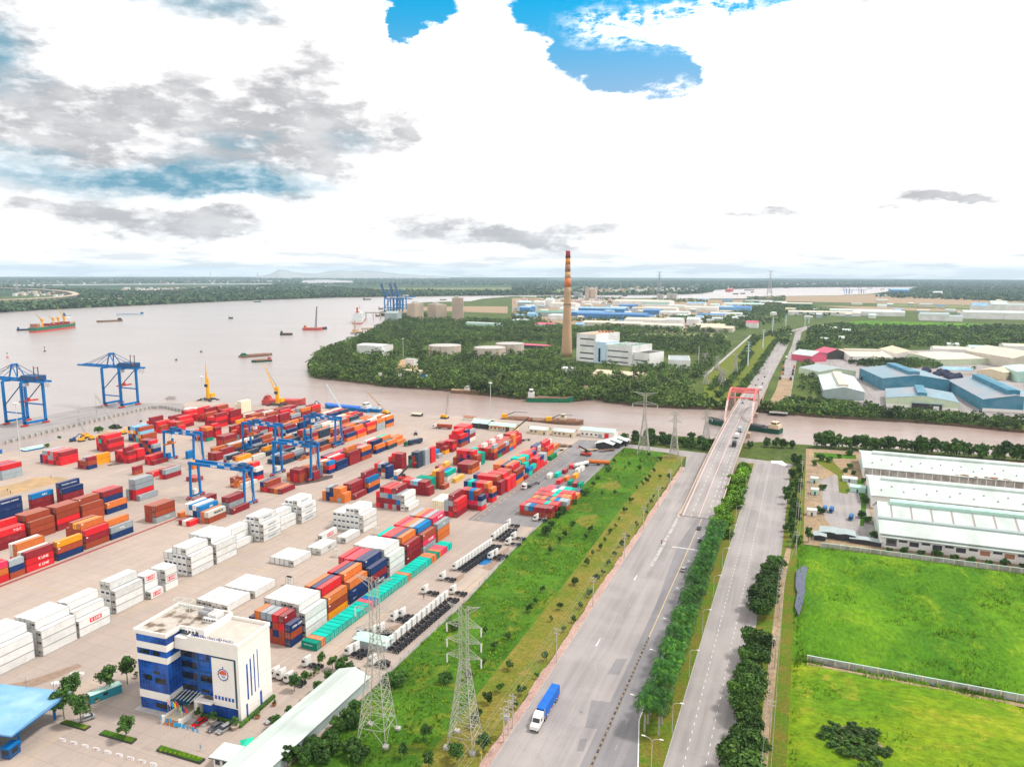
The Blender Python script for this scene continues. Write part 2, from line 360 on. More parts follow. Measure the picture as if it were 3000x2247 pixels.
 grass('grass_slope',(.07,.18,.010),(.042,.115,.008),(.22,.20,.02),.035,.7)
 grass('grass_tan',(.20,.17,.03),(.12,.16,.015),(.27,.19,.05),.06,.8)
 grass('grass_verge',(.16,.14,.02),(.09,.17,.01),(.22,.15,.04),.12,1.2)
 grass('land_green',(.085,.12,.022),(.05,.085,.018),(.16,.15,.05),.02,.2)
 grass('forest_floor',(.03,.055,.012),(.018,.035,.01),(.06,.06,.025),.03,.3)
 grass('far_land',(.045,.085,.03),(.02,.05,.026),(.13,.15,.06),.0016,.012)
 grass('far_field',(.14,.19,.05),(.2,.19,.09),(.08,.14,.04),.004,.03)
 grass('bare_soil',(.36,.25,.15),(.27,.2,.13),(.42,.32,.22),.05,.5)
 grass('brick_paving',(.52,.34,.29),(.44,.29,.25),(.36,.22,.17),.12,2.)
ground_mats()
mm('paint_white',(.72,.72,.7),.7,.2,1.2);mm('paint_yellow',(.58,.42,.2),.7,.25,1.);mm('paint_red',(.5,.10,.09),.7,.2,.5)
mm('kerb',(.36,.35,.33),.8);mm('concrete_wall',(.42,.4,.38),.85,.15,.4,c2=(.28,.26,.24),sc2=.3);mm('plaster_cream',(.66,.55,.38),.8)
mm('sand',(.44,.29,.15),.95,.2,.4,c2=(.34,.24,.14),sc2=.1);mm('puddle',(.06,.075,.13),.06,.1,.3);mm('wet',(.10,.085,.08),.3,.3,.3)
M['leaf']=leafmat('tree_foliage',(.012,.045,.008),(.04,.105,.014),(.10,.19,.025))
M['leaf_dark']=leafmat('dark_tree_foliage',(.010,.032,.005),(.035,.085,.010),(.085,.16,.016))
M['leaf_wood']=leafmat('woodland_foliage',(.010,.028,.004),(.046,.10,.014),(.18,.21,.05),.022,con=(.5,1.75))
M['leaf_bright']=leafmat('hedge_foliage',(.04,.11,.005),(.10,.23,.008),(.2,.34,.02))
M['leaf_palm']=leafmat('palm_foliage',(.006,.035,.003),(.017,.085,.005),(.085,.22,.009))
M['leaf_grass']=leafmat('tall_grass_blades',(.085,.20,.006),(.13,.26,.008),(.24,.34,.02),.03)
M['leaf_far']=leafmat('far_foliage',(.02,.05,.02),(.05,.095,.035),(.12,.15,.06),.004)
mm('bark',(.16,.12,.09),.9);mm('palm_bark',(.34,.3,.25),.9);mm('soil',(.12,.08,.05),.95)
mm('chimney_shaft',(.46,.30,.18),.85,.12,.03,c2=(.38,.25,.16),sc2=.02)
mm('hill',(.34,.36,.35),.9,.2,.001)  # part of the hills' fading in haze is put into this pale colour
mm('wall_white',(.80,.755,.70),.75,.05,.3);mm('wall_white2',(.76,.75,.73),.75,.06,.15,c2=(.66,.64,.61),sc2=.05);mm('roof_deck',(.50,.455,.40),.9,.1,.4)
mm('roof_stained',(.48,.43,.375),.9,.2,.6,c2=(.17,.125,.09),sc2=.3,lo2=.46,hi2=.62);mm('oil_stain',(.27,.19,.14),.6,.2,.6)
mm('sheet_white',(.52,.59,.555),.55,.1,.25,c2=(.44,.49,.46),sc2=.09,stretch=(1,.25,1));mm('sheet_mint',(.45,.66,.58),.5,.1,.3);mm('sheet_grey',(.33,.39,.39),.6,.1,.2)
mm('sheet_steel',(.20,.31,.37),.6,.12,.15,c2=(.30,.30,.32),sc2=.04,lo2=.4,hi2=.7,stretch=(1,.3,1));mm('sheet_blue',(.05,.20,.29),.6,.15,.2,c2=(.10,.24,.33),sc2=.05)
mm('sheet_skyblue',(.17,.36,.56),.5,.12,.25,c2=(.30,.49,.66),sc2=.06);mm('sheet_strongblue',(.06,.19,.42),.5);mm('sheet_cream',(.58,.52,.43),.6,.1,.1)
mm('sheet_tan',(.60,.50,.36),.6,.12,.1);mm('sheet_green',(.12,.27,.2),.6);mm('sheet_greenish',(.52,.60,.42),.6,.08,.2);mm('sheet_rust',(.36,.17,.10),.7);mm('sheet_pink',(.62,.10,.17),.6)
mm('glass_blue',(.015,.105,.46),.14,.25,.5,spec=.5,c2=(.006,.045,.23),sc2=.22,lo2=.4,hi2=.6);mm('glass_teal',(.01,.06,.10),.15,.2,.5,spec=.6)
mm('glass_dark',(.012,.014,.02),.08,.2,.5,spec=.6);mm('mullion',(.03,.12,.4),.5);mm('recess',(.07,.065,.06),.8);mm('window_dark',(.06,.065,.075),.3)
mm('tile_brown',(.36,.14,.07),.7);mm('kerb_tan',(.27,.2,.13),.8);mm('steel_blue',(.004,.15,.42),.55,.1,.3,spec=.12);mm('steel_navy',(.02,.08,.2),.5);mm('steel_grey',(.35,.36,.37),.5)
mm('steel_galv',(.42,.40,.355),.5,.1,1.);mm('steel_pink',(.70,.16,.15),.55);mm('pale_blue',(.50,.64,.76),.5);mm('chimney_amber',(.58,.25,.05),.8);mm('chimney_cream',(.56,.33,.14),.8);mm('steel_palepink',(.66,.46,.43),.6);mm('roof_strip',(.33,.27,.27),.7);mm('steel_yellow',(.80,.38,.01),.5);mm('steel_red',(.58,.05,.03),.5)
mm('steel_dark',(.045,.045,.05),.5);mm('steel_teal',(.58,.70,.70),.5);mm('teal_box',(.02,.2,.25),.5);mm('concrete_pale',(.50,.39,.30),.85,.1,.03,c2=(.40,.33,.27),sc2=.02);mm('concrete_plain',(.45,.43,.40),.85)
mm('tank',(.56,.48,.41),.7,.08,.2,c2=(.42,.29,.19),sc2=.12,stretch=(1,1,.15),lo2=.5,hi2=.7);mm('pole_conc',(.50,.46,.41),.8);mm('lamp_pole',(.55,.56,.56),.4);mm('net',(.03,.035,.07),.8)
mm('cab_white',(.74,.73,.70),.35,.04,1.);mm('chassis',(.012,.013,.02),.45);mm('tyre',(.018,.018,.02),.8);mm('rim',(.3,.3,.31),.4);mm('tarp_blue',(.005,.12,.50),.5);mm('lamp_glass',(.8,.8,.78),.2)
mm('car_red',(.42,.01,.012),.25);mm('car_silver',(.42,.43,.44),.25,metal=.5);mm('car_grey',(.10,.105,.115),.25);mm('car_white',(.74,.74,.73),.3);mm('car_dark',(.03,.03,.035),.3);mm('car_blue',(.03,.12,.3),.3);mm('car_orange',(.6,.16,.03),.4)
mm('skin',(.42,.26,.18),.6);mm('shirt_blue',(.25,.42,.62),.8);mm('shirt_white',(.7,.7,.7),.8);mm('trousers',(.03,.03,.045),.8);mm('shirt_dark',(.08,.07,.07),.8);mm('hair',(.015,.012,.01),.7)
mm('hull_green',(.012,.16,.08),.5,.2,.3);mm('hull_dkgreen',(.012,.075,.05),.5,.2,.3);mm('hull_red',(.50,.08,.07),.6,.15,.2);mm('hull_black',(.03,.03,.032),.6);mm('hull_rust',(.22,.13,.085),.8,.25,.3);mm('hull_blue',(.01,.14,.36),.5);mm('cargo_soil',(.2,.1,.06),.95,.3,.5);mm('cabin_white',(.68,.68,.66),.5);mm('orange_roof',(.50,.34,.2),.7)
mm('flag_blue',(.04,.36,.66),.8);mm('flag_red',(.7,.05,.06),.8);mm('flag_yellow',(.8,.6,.04),.8);mm('flag_green',(.2,.6,.2),.8);mm('flag_pink',(.75,.45,.5),.8);mm('flag_navy',(.03,.06,.3),.8);mm('mint',(.02,.5,.3),.5)
def sheet(name,pts,z,m,depth=0.,kind='structure',edge=None):
 """flat land outline at height z, with real sides going down by depth"""
 P=[(p[0],p[1])for p in pts]
 a=sum(P[i][0]*P[(i+1)%len(P)][1]-P[(i+1)%len(P)][0]*P[i][1]for i in range(len(P)))
 if a<0:P=P[::-1]
 V=[Vector((x,y,0))for x,y in P];tris=tessellate_polygon([V])
 b=MB();b.v=[(x,y,z)for x,y in P]
 for t3 in tris:
  q=[V[i]for i in t3]
  n=(q[1]-q[0]).cross(q[2]-q[0]).z
  b.f.append(tuple(t3)if n>0 else tuple(t3[::-1]));b.m.append(0)
 if depth:
  n=len(P)
  for i in range(n):
   j=(i+1)%n;b.quad([(P[i][0],P[i][1],z),(P[i][0],P[i][1],z-depth),(P[j][0],P[j][1],z-depth),(P[j][0],P[j][1],z)],1)
 o=b.build(name,[m,edge or M['soil']]);return tag(o,kind=kind)
def rect(x0,y0,x1,y1):return[(x0,y0),(x1,y0),(x1,y1),(x0,y1)]
AT=lambda k,*p:[at(k,*q)for q in p]
WL=-2.4
bw=MB();bw.lathe([(21500,WL-.01),(21500,WL)],96);o=bw.build('river_water',M['water']);tag(o,kind='structure')
bank_in=AT('L',(0,1600),(180,1560),(500,1480),(760,1440),(900,1400),(1100,1362),(1300,1312),(1488,1285))
wharf_in=AT('L',(1490,1243),(1330,1212),(1210,1213),(850,1297),(430,1395),(0,1502))
river_front=AT('L',(1480,1196),(1610,1162),(1810,1190))+AT('D',(400,122),(690,130),(1040,165),(1260,170),(1500,186),(1700,188))+AT('E',(340,205),(640,230),(900,258),(1390,290))+AT('Q',(170,570),(300,585),(430,575),(900,580),(1250,610))
PORT=[(-660,-100),(-530,40),(-530,200)]+bank_in+wharf_in+[(-556,200),(-556,40),(-618,40),(-612,300),(-612,497)]+river_front+[(-40,556),(-28,566),(10,570),(60,580),(200,592),(700,640),(2500,760),(2500,-100)]
sheet('ground',PORT,0.,M['land_green'],4.5,edge=M['concrete_wall'])
yard=[(-530,40),(-530,200)]+bank_in+[at('L',1490,1243)]+AT('L',(1480,1196))+river_front[1:13]+[(-118,542),(-118.5,300),(-115.5,240),(-115.5,185),(-116,150),(-117,40)]
def inset(P,d):
 c=(sum(p[0]for p in P)/len(P),sum(p[1]for p in P)/len(P));out=[]
 for x,y in P:
  l=math.hypot(c[0]-x,c[1]-y);out.append((x+(c[0]-x)/l*d,y+(c[1]-y)/l*d))
 return out
sheet('container_yard',yard,.03,M['concrete'])
sheet('wharf_deck',wharf_in[:]+[(-556,200),(-556,40),(-617,40),(-611,300),(-611.5,496.5)]+[at('L',1480,1198),at('L',1484,1230)],.05,M['asphalt'])
sheet('yard_asphalt',[(-155,323.5),(-118,326),(-118.4,528),(-155,520)],.05,M['asphalt_dark'])
sheet('grass_slope',[(-115.3,60),(-115.3,240),(-118.3,300),(-118,508),(-88,508),(-86.5,350),(-85,255),(-85,60)],.04,M['grass_slope'])
sheet('dry_verge',[(-85,60),(-85,255),(-86.5,350),(-88,500),(-72.5,500),(-71.5,300),(-71,60)],.045,M['grass_tan'])
b=MB()
yy=60.
while yy<470:
 b.box(-71.2+rnd.uniform(-.35,.35),yy,-.2,-68.7,yy+5,.13+rnd.uniform(0,.012));yy+=5
tag(b.build('pavement',M['brick_paving']),kind='structure')
b=MB();b.box(-68.7,60,-.2,-68.45,470,.15);b.box(-27.6,60,-.2,-27.35,497,.15);b.box(-11.2,60,-.2,-10.95,300,.15)
tag(b.build('kerb',M['kerb']),kind='structure')
sheet('main_road',[(-68.45,60),(-68.45,470),(-72,498),(-55,498),(-37.6,498),(-37.6,189),(-32.6,165),(-31,60)],.05,M['asphalt'])
sheet('road_repair',[(-47.5,60),(-47.2,262),(-50,330),(-47,372),(-37.7,372),(-37.7,192),(-33,166),(-31.5,60)],.054,M['asphalt_mid'])
for q_ in(AT('F',(1130,1340),(1180,1120),(1350,1140),(1290,1360)),AT('F',(1090,1430),(1150,1430),(1120,1530),(1060,1530)),AT('F',(1380,790),(1470,790),(1400,920),(1310,910)),AT('F',(1085,1210),(1110,1208),(1115,1225),(1088,1228))):sheet('road_repair',q_,.056,M['asphalt_mid'])
sheet('bank_street',[(-118,509),(-118,520),(-60,514),(-4,506),(-4,497),(-30,497),(-72,498.2),(-88,505)],.055,M['asphalt'])
sheet('frontage_road',[(-27.35,60),(-27.35,497),(-5,497),(-5,330),(-10.9,300),(-10.95,60)],.05,M['asphalt'])
sheet('verge',[(-10.95,60),(-10.9,300),(-5,330),(-5,497),(4,497),(4,345),(1.5,300),(1.5,60)],.04,M['grass_verge'])
b=MB();med=[(-31.1,60),(-32.6,165),(-37.5,189),(-37.5,497),(-27.6,497),(-27.6,60)]
b.prism(med,-.2,.14);o=b.build('median_strip',M['grass_verge']);tag(o,kind='structure')
b=MB()
for i in range(3):
 p,q=med[i],med[i+1];b.beam((p[0],p[1],.06),(q[0],q[1],.06),.3,.26)
tag(b.build('median_kerb',M['paint_white']),kind='structure')
b=MB()
def dash(x,y0,y1,step,ln,w,z,m=0):
 y=y0
 while y<y1:
  b.quad([(x-w/2,y,z),(x+w/2,y,z),(x+w/2,y+ln,z),(x-w/2,y+ln,z)],m);y+=step
for x in(-22.9,-17.6):dash(x,150,470,3.9,1.3,.15,.058)
dash(-40.6,150,330,12.,2.4,.16,.058,4)
dash(-56.4,150,300,12,3,.16,.058,4);dash(-44.6,236,372,400,140,.28,.058,1)
for y in(225,283):b.quad([(-60.2,y,.058),(-59.7,y,.058),(-59.9,y+6,.058),(-60.,y+6,.058)],0)
for y in(326,420):b.quad([(-52,y,.058),(-38,y,.058),(-38,y+.6,.058),(-52,y+.6,.058)],0)
tag(b.build('road_marking',[M['paint_white'],M['paint_yellow'],M['paint_white'],M['paint_white'],M['kerb']]),kind='structure')
b=MB();y=60.;i=0
while y<236:
 b.box(-44.85,y,.05,-44.4,y+1.15,.34,i%2 if y<150 or y>162 else 2);y+=1.2 if i%7 else 1.9;i+=1
o=b.build('divider_kerb',[M['kerb_tan'],M['recess'],M['kerb']]);tag(o,'low striped kerb running along the middle of the main road','kerb')
b=MB()
b.quad([(-57.0,300,.06),(-55.5,300,.06),(-55.5,372,.06),(-57.,372,.06)],4)
for x in(-293.9,-292.6):b.quad([(x,60,.055),(x+.5,60,.055),(x+.5,281,.055),(x,281,.055)],1)
b.quad([(-293.3,60,.052),(-292.7,60,.052),(-292.7,281,.052),(-293.3,281,.052)],2)
b.quad([(-152.95,324,.06),(-152.7,324,.06),(-152.9,489,.06),(-153.15,489,.06)],3)
b.quad([(-138.3,176,.06),(-138.1,176,.06),(-138.2,250,.06),(-138.4,250,.06)],3)
for y in range(328,486,7):b.quad([(-151.4,y,.06),(-150.1,y,.06),(-150.1,y+.8,.06),(-151.4,y+.8,.06)],3)
for x0,x1,y in((-246,-226,300),(-235,-200,233),(-290,-250,186)):
 b.quad([(x0,y,.06),(x1,y,.06),(x1,y+.2,.06),(x0,y+.2,.06)],3)
for x in(-190.2,-227.2,-250):b.quad([(x,130,.06),(x+.16,130,.06),(x+.16,320,.06),(x,320,.06)],3)
tag(b.build('yard_marking',[M['plaster_cream'],M['paint_red'],M['steel_dark'],M['paint_yellow'],M['concrete_wall']]),kind='structure')
def vnoise(x,y,s,seed):
 r_=np.random.RandomState(seed);T=r_.rand(257,257);x=x/s;y=y/s
 xi=np.floor(x).astype(int);yi=np.floor(y).astype(int);fx=x-xi;fy=y-yi
 fx=fx*fx*(3-2*fx);fy=fy*fy*(3-2*fy);g=lambda a,c:T[a%257,c%257]
 return(g(xi,yi)*(1-fx)+g(xi+1,yi)*fx)*(1-fy)+(g(xi,yi+1)*(1-fx)+g(xi+1,yi+1)*fx)*fy
def rough_field(name,x0,y0,x1,y1,st,amp,m,z0=.05,seed=1):
 xs=np.arange(x0,x1+.01,st);ys=np.arange(y0,y1+.01,st);X,Y=np.meshgrid(xs,ys)
 h=.55*vnoise(X,Y,14.,seed)+.3*vnoise(X,Y,5.,seed+1)+.25*vnoise(X,Y,2.2,seed+2)
 e=np.minimum(np.minimum(X-x0,x1-X),np.minimum(Y-y0,y1-Y));h=z0+amp*h*np.clip(e/4,0,1)
 nx,ny=len(xs),len(ys);me=bpy.data.meshes.new(name)
 V=np.stack([X,Y,h],-1).reshape(-1,3);idx=np.arange(nx*ny).reshape(ny,nx)
 Fq=np.stack([idx[:-1,:-1],idx[:-1,1:],idx[1:,1:],idx[1:,:-1]],-1).reshape(-1,4)
 me.vertices.add(len(V));me.vertices.foreach_set('co',V.astype(np.float32).ravel());me.loops.add(Fq.size);me.loops.foreach_set('vertex_index',Fq.astype(np.int32).ravel())
 me.polygons.add(len(Fq));me.polygons.foreach_set('loop_start',np.arange(0,Fq.size,4,dtype=np.int32));me.polygons.foreach_set('loop_total',np.full(len(Fq),4,np.int32))
 me.polygons.foreach_set('use_smooth',[True]*len(Fq));me.materials.append(m);me.update(calc_edges=True)
 return tag(link(name,me),kind='structure')
rough_field('field',1.5,100,150,240.5,1.1,1.5,M['grass_yellow'],seed=3)
rough_field('reed_field',1.5,241.6,180,351.4,1.1,1.9,M['grass_field'],seed=9)
sheet('warehouse_plot',[(4,353),(4,556),(60,566),(190,575),(190,353)],.05,M['bare_soil'])
sheet('plot_paving',[(14,395),(12,470),(22,490),(36,480),(36,372),(20,372)],.06,M['asphalt'])
sheet('sand_patch',AT('M1',(0,660),(0,500),(250,440),(560,355),(870,345),(1040,375),(760,470),(420,560)),.06,M['sand'])
for i,pts in enumerate((AT('E',(1265,765),(1300,735),(1400,715),(1440,760),(1350,795)),AT('E',(1060,1040),(1110,1000),(1230,985),(1265,1020),(1200,1090),(1120,1090)))):
 sheet('bare_patch',pts,.07,M['grass_tan'])
sheet('puddle',AT('G',(780,50),(735,90),(730,190),(742,225),(725,320),(752,385),(795,240),(790,180),(808,70)),1.25,M['puddle'])
sheet('puddle',AT('M4',(440,1215),(700,1180),(930,1110),(1120,1095),(1110,1140),(900,1200),(560,1260)),.06,M['wet'])
for q_ in(AT('Z4',(1180,1240),(1400,1180),(1560,1090),(1620,1110),(1440,1210),(1250,1290)),AT('Z4',(2090,590),(2212,520),(2212,580),(2120,640)),AT('D',(1960,1420),(2100,1300),(2190,1240),(2180,1290),(2030,1440)),AT('A',(0,1010),(240,960),(620,830),(660,850),(420,960),(120,1060))):sheet('oil_stain',q_,.055,M['oil_stain'])
sheet('puddle',AT('M1',(1620,165),(1720,140),(1890,140),(1780,165),(1650,185)),.06,M['wet'])
sheet('puddle',AT('H',(390,490),(470,492),(505,520),(490,532),(440,512),(392,508)),.066,M['cabin_white'])
sheet('blue_sheet',AT('D',(1935,1390),(2010,1320),(2050,1330),(2040,1370),(1990,1395)),.06,M['hull_blue'])
pen_front=AT('K',(310,955),(370,978),(700,1012),(900,1040),(1450,1078))+AT('J',(0,1272),(500,1298),(590,1288),(680,1272),(760,1300),(1000,1332),(1400,1352),(1720,1362))+AT('H',(330,125),(850,167),(1500,202),(1850,234),(2212,270))
pen_back=AT('I',(2212,180),(1380,182),(1140,202),(960,224),(700,237),(200,244),(0,252))+AT('J',(1900,482),(1330,484),(1200,478),(680,482),(430,474),(0,466))+AT('K',(2000,327),(1700,346),(1600,366),(1250,374),(1120,386),(1080,412),(900,440),(860,478),(960,484),(1000,515),(900,560),(850,600),(700,685),(530,745),(380,805),(305,900))
PEN=pen_front+[(700,850),(3000,1300),(4500,3500)]+pen_back
sheet('peninsula',PEN,0.,M['land_green'],4.)
far_front=[(-9000,-2000)]+AT('L',(-600,500),(0,450),(300,432),(760,410),(1300,386),(1850,361),(2200,349))+AT('K',(480,333),(900,327),(1500,320),(2212,313))+AT('J',(500,452),(1200,450),(1500,440),(1605,424),(1600,413),(1700,405),(2209,392))+AT('I',(600,168),(1380,166),(2212,163),(2700,162))
arc=[]
a0=math.atan2(far_front[-1][0],far_front[-1][1]);a1=math.atan2(-9000,-2000)
for i in range(41):
 a=a0+.2+(-2.0-a0-.2)*i/40;arc.append((21400*math.sin(a),21400*math.cos(a)))
sheet('far_land',far_front+arc,0.,M['far_land'],4.)
for nm,pts,mt in(('far_water',AT('K',(230,200),(420,193),(640,203),(650,215),(240,222)),'water'),('far_water',AT('K',(-700,203),(100,198),(110,206),(-700,212)),'water'),('far_water',AT('L',(0,236),(900,228),(2209,224),(2209,230),(900,235),(0,244)),'water'),('far_field',AT('K',(700,262),(2212,255),(2212,300),(900,308)),'far_field'),('far_field',AT('J',(0,395),(1100,405),(1500,425),(1100,436),(0,438)),'far_field'),('far_field',AT('L',(0,330),(560,300),(600,330),(300,385),(0,395)),'land_green')):
 sheet(nm,pts,.6,M[mt])
for nm,pts,mt in(('meadow',AT('I',(730,460),(900,440),(2000,470),(1900,500),(900,490)),'grass_field'),('meadow',AT('I',(1020,305),(1880,320),(1800,345),(1080,325)),'far_field'),('brown_plain',AT('I',(0,250),(700,240),(960,228),(1400,225),(2212,290),(2212,325),(1000,300),(300,285),(0,290)),'bare_soil'),('brown_plain',AT('I',(560,320),(1100,330),(2212,370),(2212,385),(900,350)),'bare_soil'),('wharf_apron',AT('K',(870,478),(1080,415),(1600,408),(1900,410),(1900,465),(1150,440),(980,475)),'bare_soil'),('park_strip',AT('J',(1545,1130),(1925,780),(2209,745),(2120,830),(1960,1080),(1860,1250),(1740,1350),(1560,1330)),'grass_verge'),('clearing',AT('J',(1450,1180),(1540,1150),(1540,1250),(1440,1270)),'land_green'),('clearing',AT('K',(965,925),(1040,840),(1130,830),(1180,920),(1080,930)),'sand'),('clearing',AT('J',(820,770),(1700,760),(1750,800),(1300,800),(900,790)),'far_field'),('estate_ground',AT('J',(0,480),(1900,495),(1950,600),(1780,700),(1300,760),(500,690),(200,680),(0,640)),'bare_soil'),('estate_ground',AT('I',(480,690),(1500,680),(2212,700),(2212,1240),(1800,1240),(900,1150),(520,800)),'asphalt'),('gravel_road',AT('J',(1545,1112),(1925,778),(1940,782),(1560,1122)),'concrete_wall'),):
 sheet(nm,pts,.12 if nm!='gravel_road' else .3,M[mt])
sheet('far_road',[(-37.5,840),(-55.5,840),(-62,900),(-63.5,975),(-57,1100),(-52,1250),(-47,1560),(-40,1700),(-5,1890),(60,2020),(68,2010),(5,1870),(-30,1700),(-30,1370),(-34,1130),(-37.5,900)],.22,M['asphalt'])
sheet('far_road',[(-28,690),(-27,1130),(-24,1375),(-24,1700),(4,1880),(10,1870),(-12,1700),(-12,690)],.24,M['asphalt'])
sheet('dirt_lot',[(-32,700),(-28,830),(-28,935),(-14,935),(-12,830),(-16,700)],.3,M['bare_soil'])
sheet('works_road',AT('I',(880,890),(940,880),(1050,1100),(1060,1140),(1020,1120)),.3,M['asphalt'])
sheet('works_road',AT('I',(1600,1040),(1660,1050),(1830,1180),(1830,1225),(1770,1215),(1660,1120)),.3,M['asphalt'])
sheet('weeds',AT('H',(690,480),(830,490),(900,560),(960,700),(940,730),(880,720),(870,600),(760,530)),.07,M['grass_verge'])
sheet('weeds',AT('H',(700,430),(1000,450),(1005,480),(700,470)),.07,M['grass_slope'])
sheet('weeds',AT('H',(1000,620),(1050,630),(1080,800),(1060,960),(1030,960),(1040,800)),.07,M['grass_slope'])
sheet('soil_patch',AT('G',(900,1150),(1000,1090),(1180,1110),(1300,1230),(1290,1330),(1100,1340),(940,1280)),1.0,M['bare_soil'])
sheet('dirt_track',[(-5.9,100),(-3.2,100),(-2.6,300),(-1,345),(-3.2,345),(-5.2,300)],.05,M['bare_soil'])
sheet('dirt_track',[(6,237.2),(40,236.4),(90,236),(90,237.6),(40,238.4),(6,239)],.9,M['bare_soil'])
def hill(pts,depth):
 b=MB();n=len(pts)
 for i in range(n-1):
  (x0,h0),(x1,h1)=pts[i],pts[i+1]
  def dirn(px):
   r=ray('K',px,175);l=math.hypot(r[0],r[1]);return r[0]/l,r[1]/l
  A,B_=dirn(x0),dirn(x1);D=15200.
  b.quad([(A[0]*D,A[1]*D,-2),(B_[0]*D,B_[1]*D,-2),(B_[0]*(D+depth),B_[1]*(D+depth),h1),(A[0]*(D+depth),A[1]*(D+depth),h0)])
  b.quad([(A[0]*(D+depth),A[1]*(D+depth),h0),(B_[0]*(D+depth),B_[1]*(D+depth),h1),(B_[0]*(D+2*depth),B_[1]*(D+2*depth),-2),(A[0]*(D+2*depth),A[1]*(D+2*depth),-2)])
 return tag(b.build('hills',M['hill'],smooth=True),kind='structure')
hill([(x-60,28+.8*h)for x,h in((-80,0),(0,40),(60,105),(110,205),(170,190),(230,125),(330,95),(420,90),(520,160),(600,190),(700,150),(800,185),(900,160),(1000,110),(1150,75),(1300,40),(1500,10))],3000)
CW=2.44
def make_body(L,h,reefer):
 b=MB();i=.05;s=.06
 b.box(-CW+s,s,.15,-s,L-s,h-s*.6)
 for x in(-CW,-.16):
  for y in(0,L-.16):b.box(x,y,.003,x+.16,y+.16,h,1)
 for x in(-CW+.015,-.14+.015):
  for z0,z1 in((.02,.17),(h-.13,h-.006)):b.box(x,.16,z0,x+.11,L-.16,z1,1)
 for y in(.015,L-.125):
  for z0,z1 in((.02,.17),(h-.13,h-.006)):b.box(-CW+.16,y,z0,-.16,y+.11,z1,1)
 if not reefer:
  n=int(L/.62)
  for k in range(n):
   y=.3+k*(L-.6)/n
   b.box(-s,y,.17,-s+.035,y+.3,h-.13);b.box(-CW+s-.035,y,.17,-CW+s,y+.3,h-.13)
 return b.mesh('shipping_container',[M['c_r'],M['e_r']])
BODY={}
def body(L,h,reefer):
 k=(L,round(h,2),reefer)
 if k not in BODY:BODY[k]=make_body(L,h,reefer)
 return BODY[k]
def door_mesh(h):
 b=MB();w=CW/2-.17
 b.box(0,-.01,.2,w,.05,h-.16,0)
 for x in(.25,.72):b.tube((x,-.045,.22),(x,-.045,h-.2),.03,n=5,m=1)
 b.box(.16,-.06,1.05,.42,-.012,1.16,1);b.box(.62,-.06,1.05,.9,-.012,1.16,1)
 b.box(w-.03,-.02,.2,w,-.011,h-.16,2)
 return b.mesh('door_leaf',[M['c_r'],M['rod'],M['gasket']])
def unit_mesh(h):
 b=MB();w=CW-.3
 b.box(0,.012,.2,w,.058,h-.16,0)
 b.box(.12,-.004,h*.42,w-.12,.011,h*.70,1)
 b.tube((w*.36,-.01,h*.56),(w*.36,.01,h*.56),.3,n=14,m=2)
 b.box(.12,-.02,.5,w*.45,.01,1.0,2);b.box(w*.52,-.02,.45,w-.15,.01,.95,2)
 b.box(.3,-.01,h*.78,w-.3,.01,h*.88,2)
 return b.mesh('refrigeration_unit',[M['unit_frame'],M['unit_dark'],M['unit_grey']])
def unit_mesh2(h):
 b=MB();w=CW-.3
 b.box(0,.012,.2,w,.058,h-.16,0);b.box(.2,-.01,h*.32,w-.2,.011,h*.6,2);b.box(.3,-.02,.5,w-.3,.01,1.,2)
 b.box(.45,-.016,h*.36,w*.5,-.009,h*.5,1)
 return b.mesh('refrigeration_unit',[M['unit_frame'],M['unit_dark'],M['unit_grey']])
DOORS={}
CONT=[]
def S(x,y,L,cols,phrase,txt=(),h=None,gap=2.5):
 """a stack: near right corner (x, y), length, columns from right to left, each bottom to top; txt = (column, tier, words, ink, size, along)"""
 Lm=12.19 if L==40 else 6.06
 for ci,c in enumerate(cols):
  z=.06
  for ti,k in enumerate(c):
   hh=h or(2.9 if k=='W' or L==40 and k in 'wbmrnogk' else 2.6)
   right=ci==0 or len(cols[ci-1])<=ti
   CONT.append(dict(x=x-ci*gap+rnd.uniform(-.03,.03),y=y+rnd.uniform(-.05,.05),z=z,L=Lm,h=hh,k=k,ci=ci,ti=ti,nc=len(cols),nt=len(c),ph=phrase,right=right,top=ti==len(c)-1,txt=[t for t in txt if t[0]==ci and t[1]==ti]))
   z+=hh+.004
W4='WWWW'
KL=lambda c,t,ink='ink_red':(c,t,'K LINE',ink,1.5,.62)
S(-226.7,135.8,40,['WWW']+[W4]*4,'white block at the left picture edge')
S(-225.3,149.6,40,['WWW']+[W4]*4,'white block with three steps, left')
S(-225.4,162.8,40,['WW','WWW',W4,W4],'white block with the red name panel',[KL(0,1)])
S(-229.3,180.5,40,['WWW',W4,W4],'white block with a rusty roof')
S(-227.5,194.2,20,['W'],'white pair next to the rusty-roofed block',[KL(0,0)])
S(-230.2,194.2,20,['WWW','WWW'],'white steps next to the rusty-roofed block',[KL(0,2)])
S(-228.2,202.0,20,['WWW','WWW','WWW'],'low cube of three white columns',[KL(0,0),KL(0,1)])
S(-229.6,216.5,40,['WWW',W4,W4,W4,'WWW','WWW'],'big white pyramid before the gantry crane')
S(-229.8,230.6,40,['WWW',W4,W4,W4,W4,W4],'white block after the pyramid')
S(-234.5,246.2,40,['W','WWW','WWW'],'white steps before the lettered block')
CEN=lambda c,t:(c,t,'CENADEPT','ink_grey',1.25,.5)
S(-229.0,259.2,40,['WWW',W4,W4,W4,'WWW'],'snow-white lettered block, nearer one',[CEN(0,0),CEN(0,1),CEN(0,2),CEN(1,3)])
S(-231.2,273.3,40,['WW','WWW','WWW'],'white steps between the lettered blocks')
S(-228.8,286.6,40,['WWW',W4,W4,W4,'WWW'],'snow-white lettered block, farther one',[CEN(0,0),CEN(0,1),CEN(0,2),CEN(1,3)])
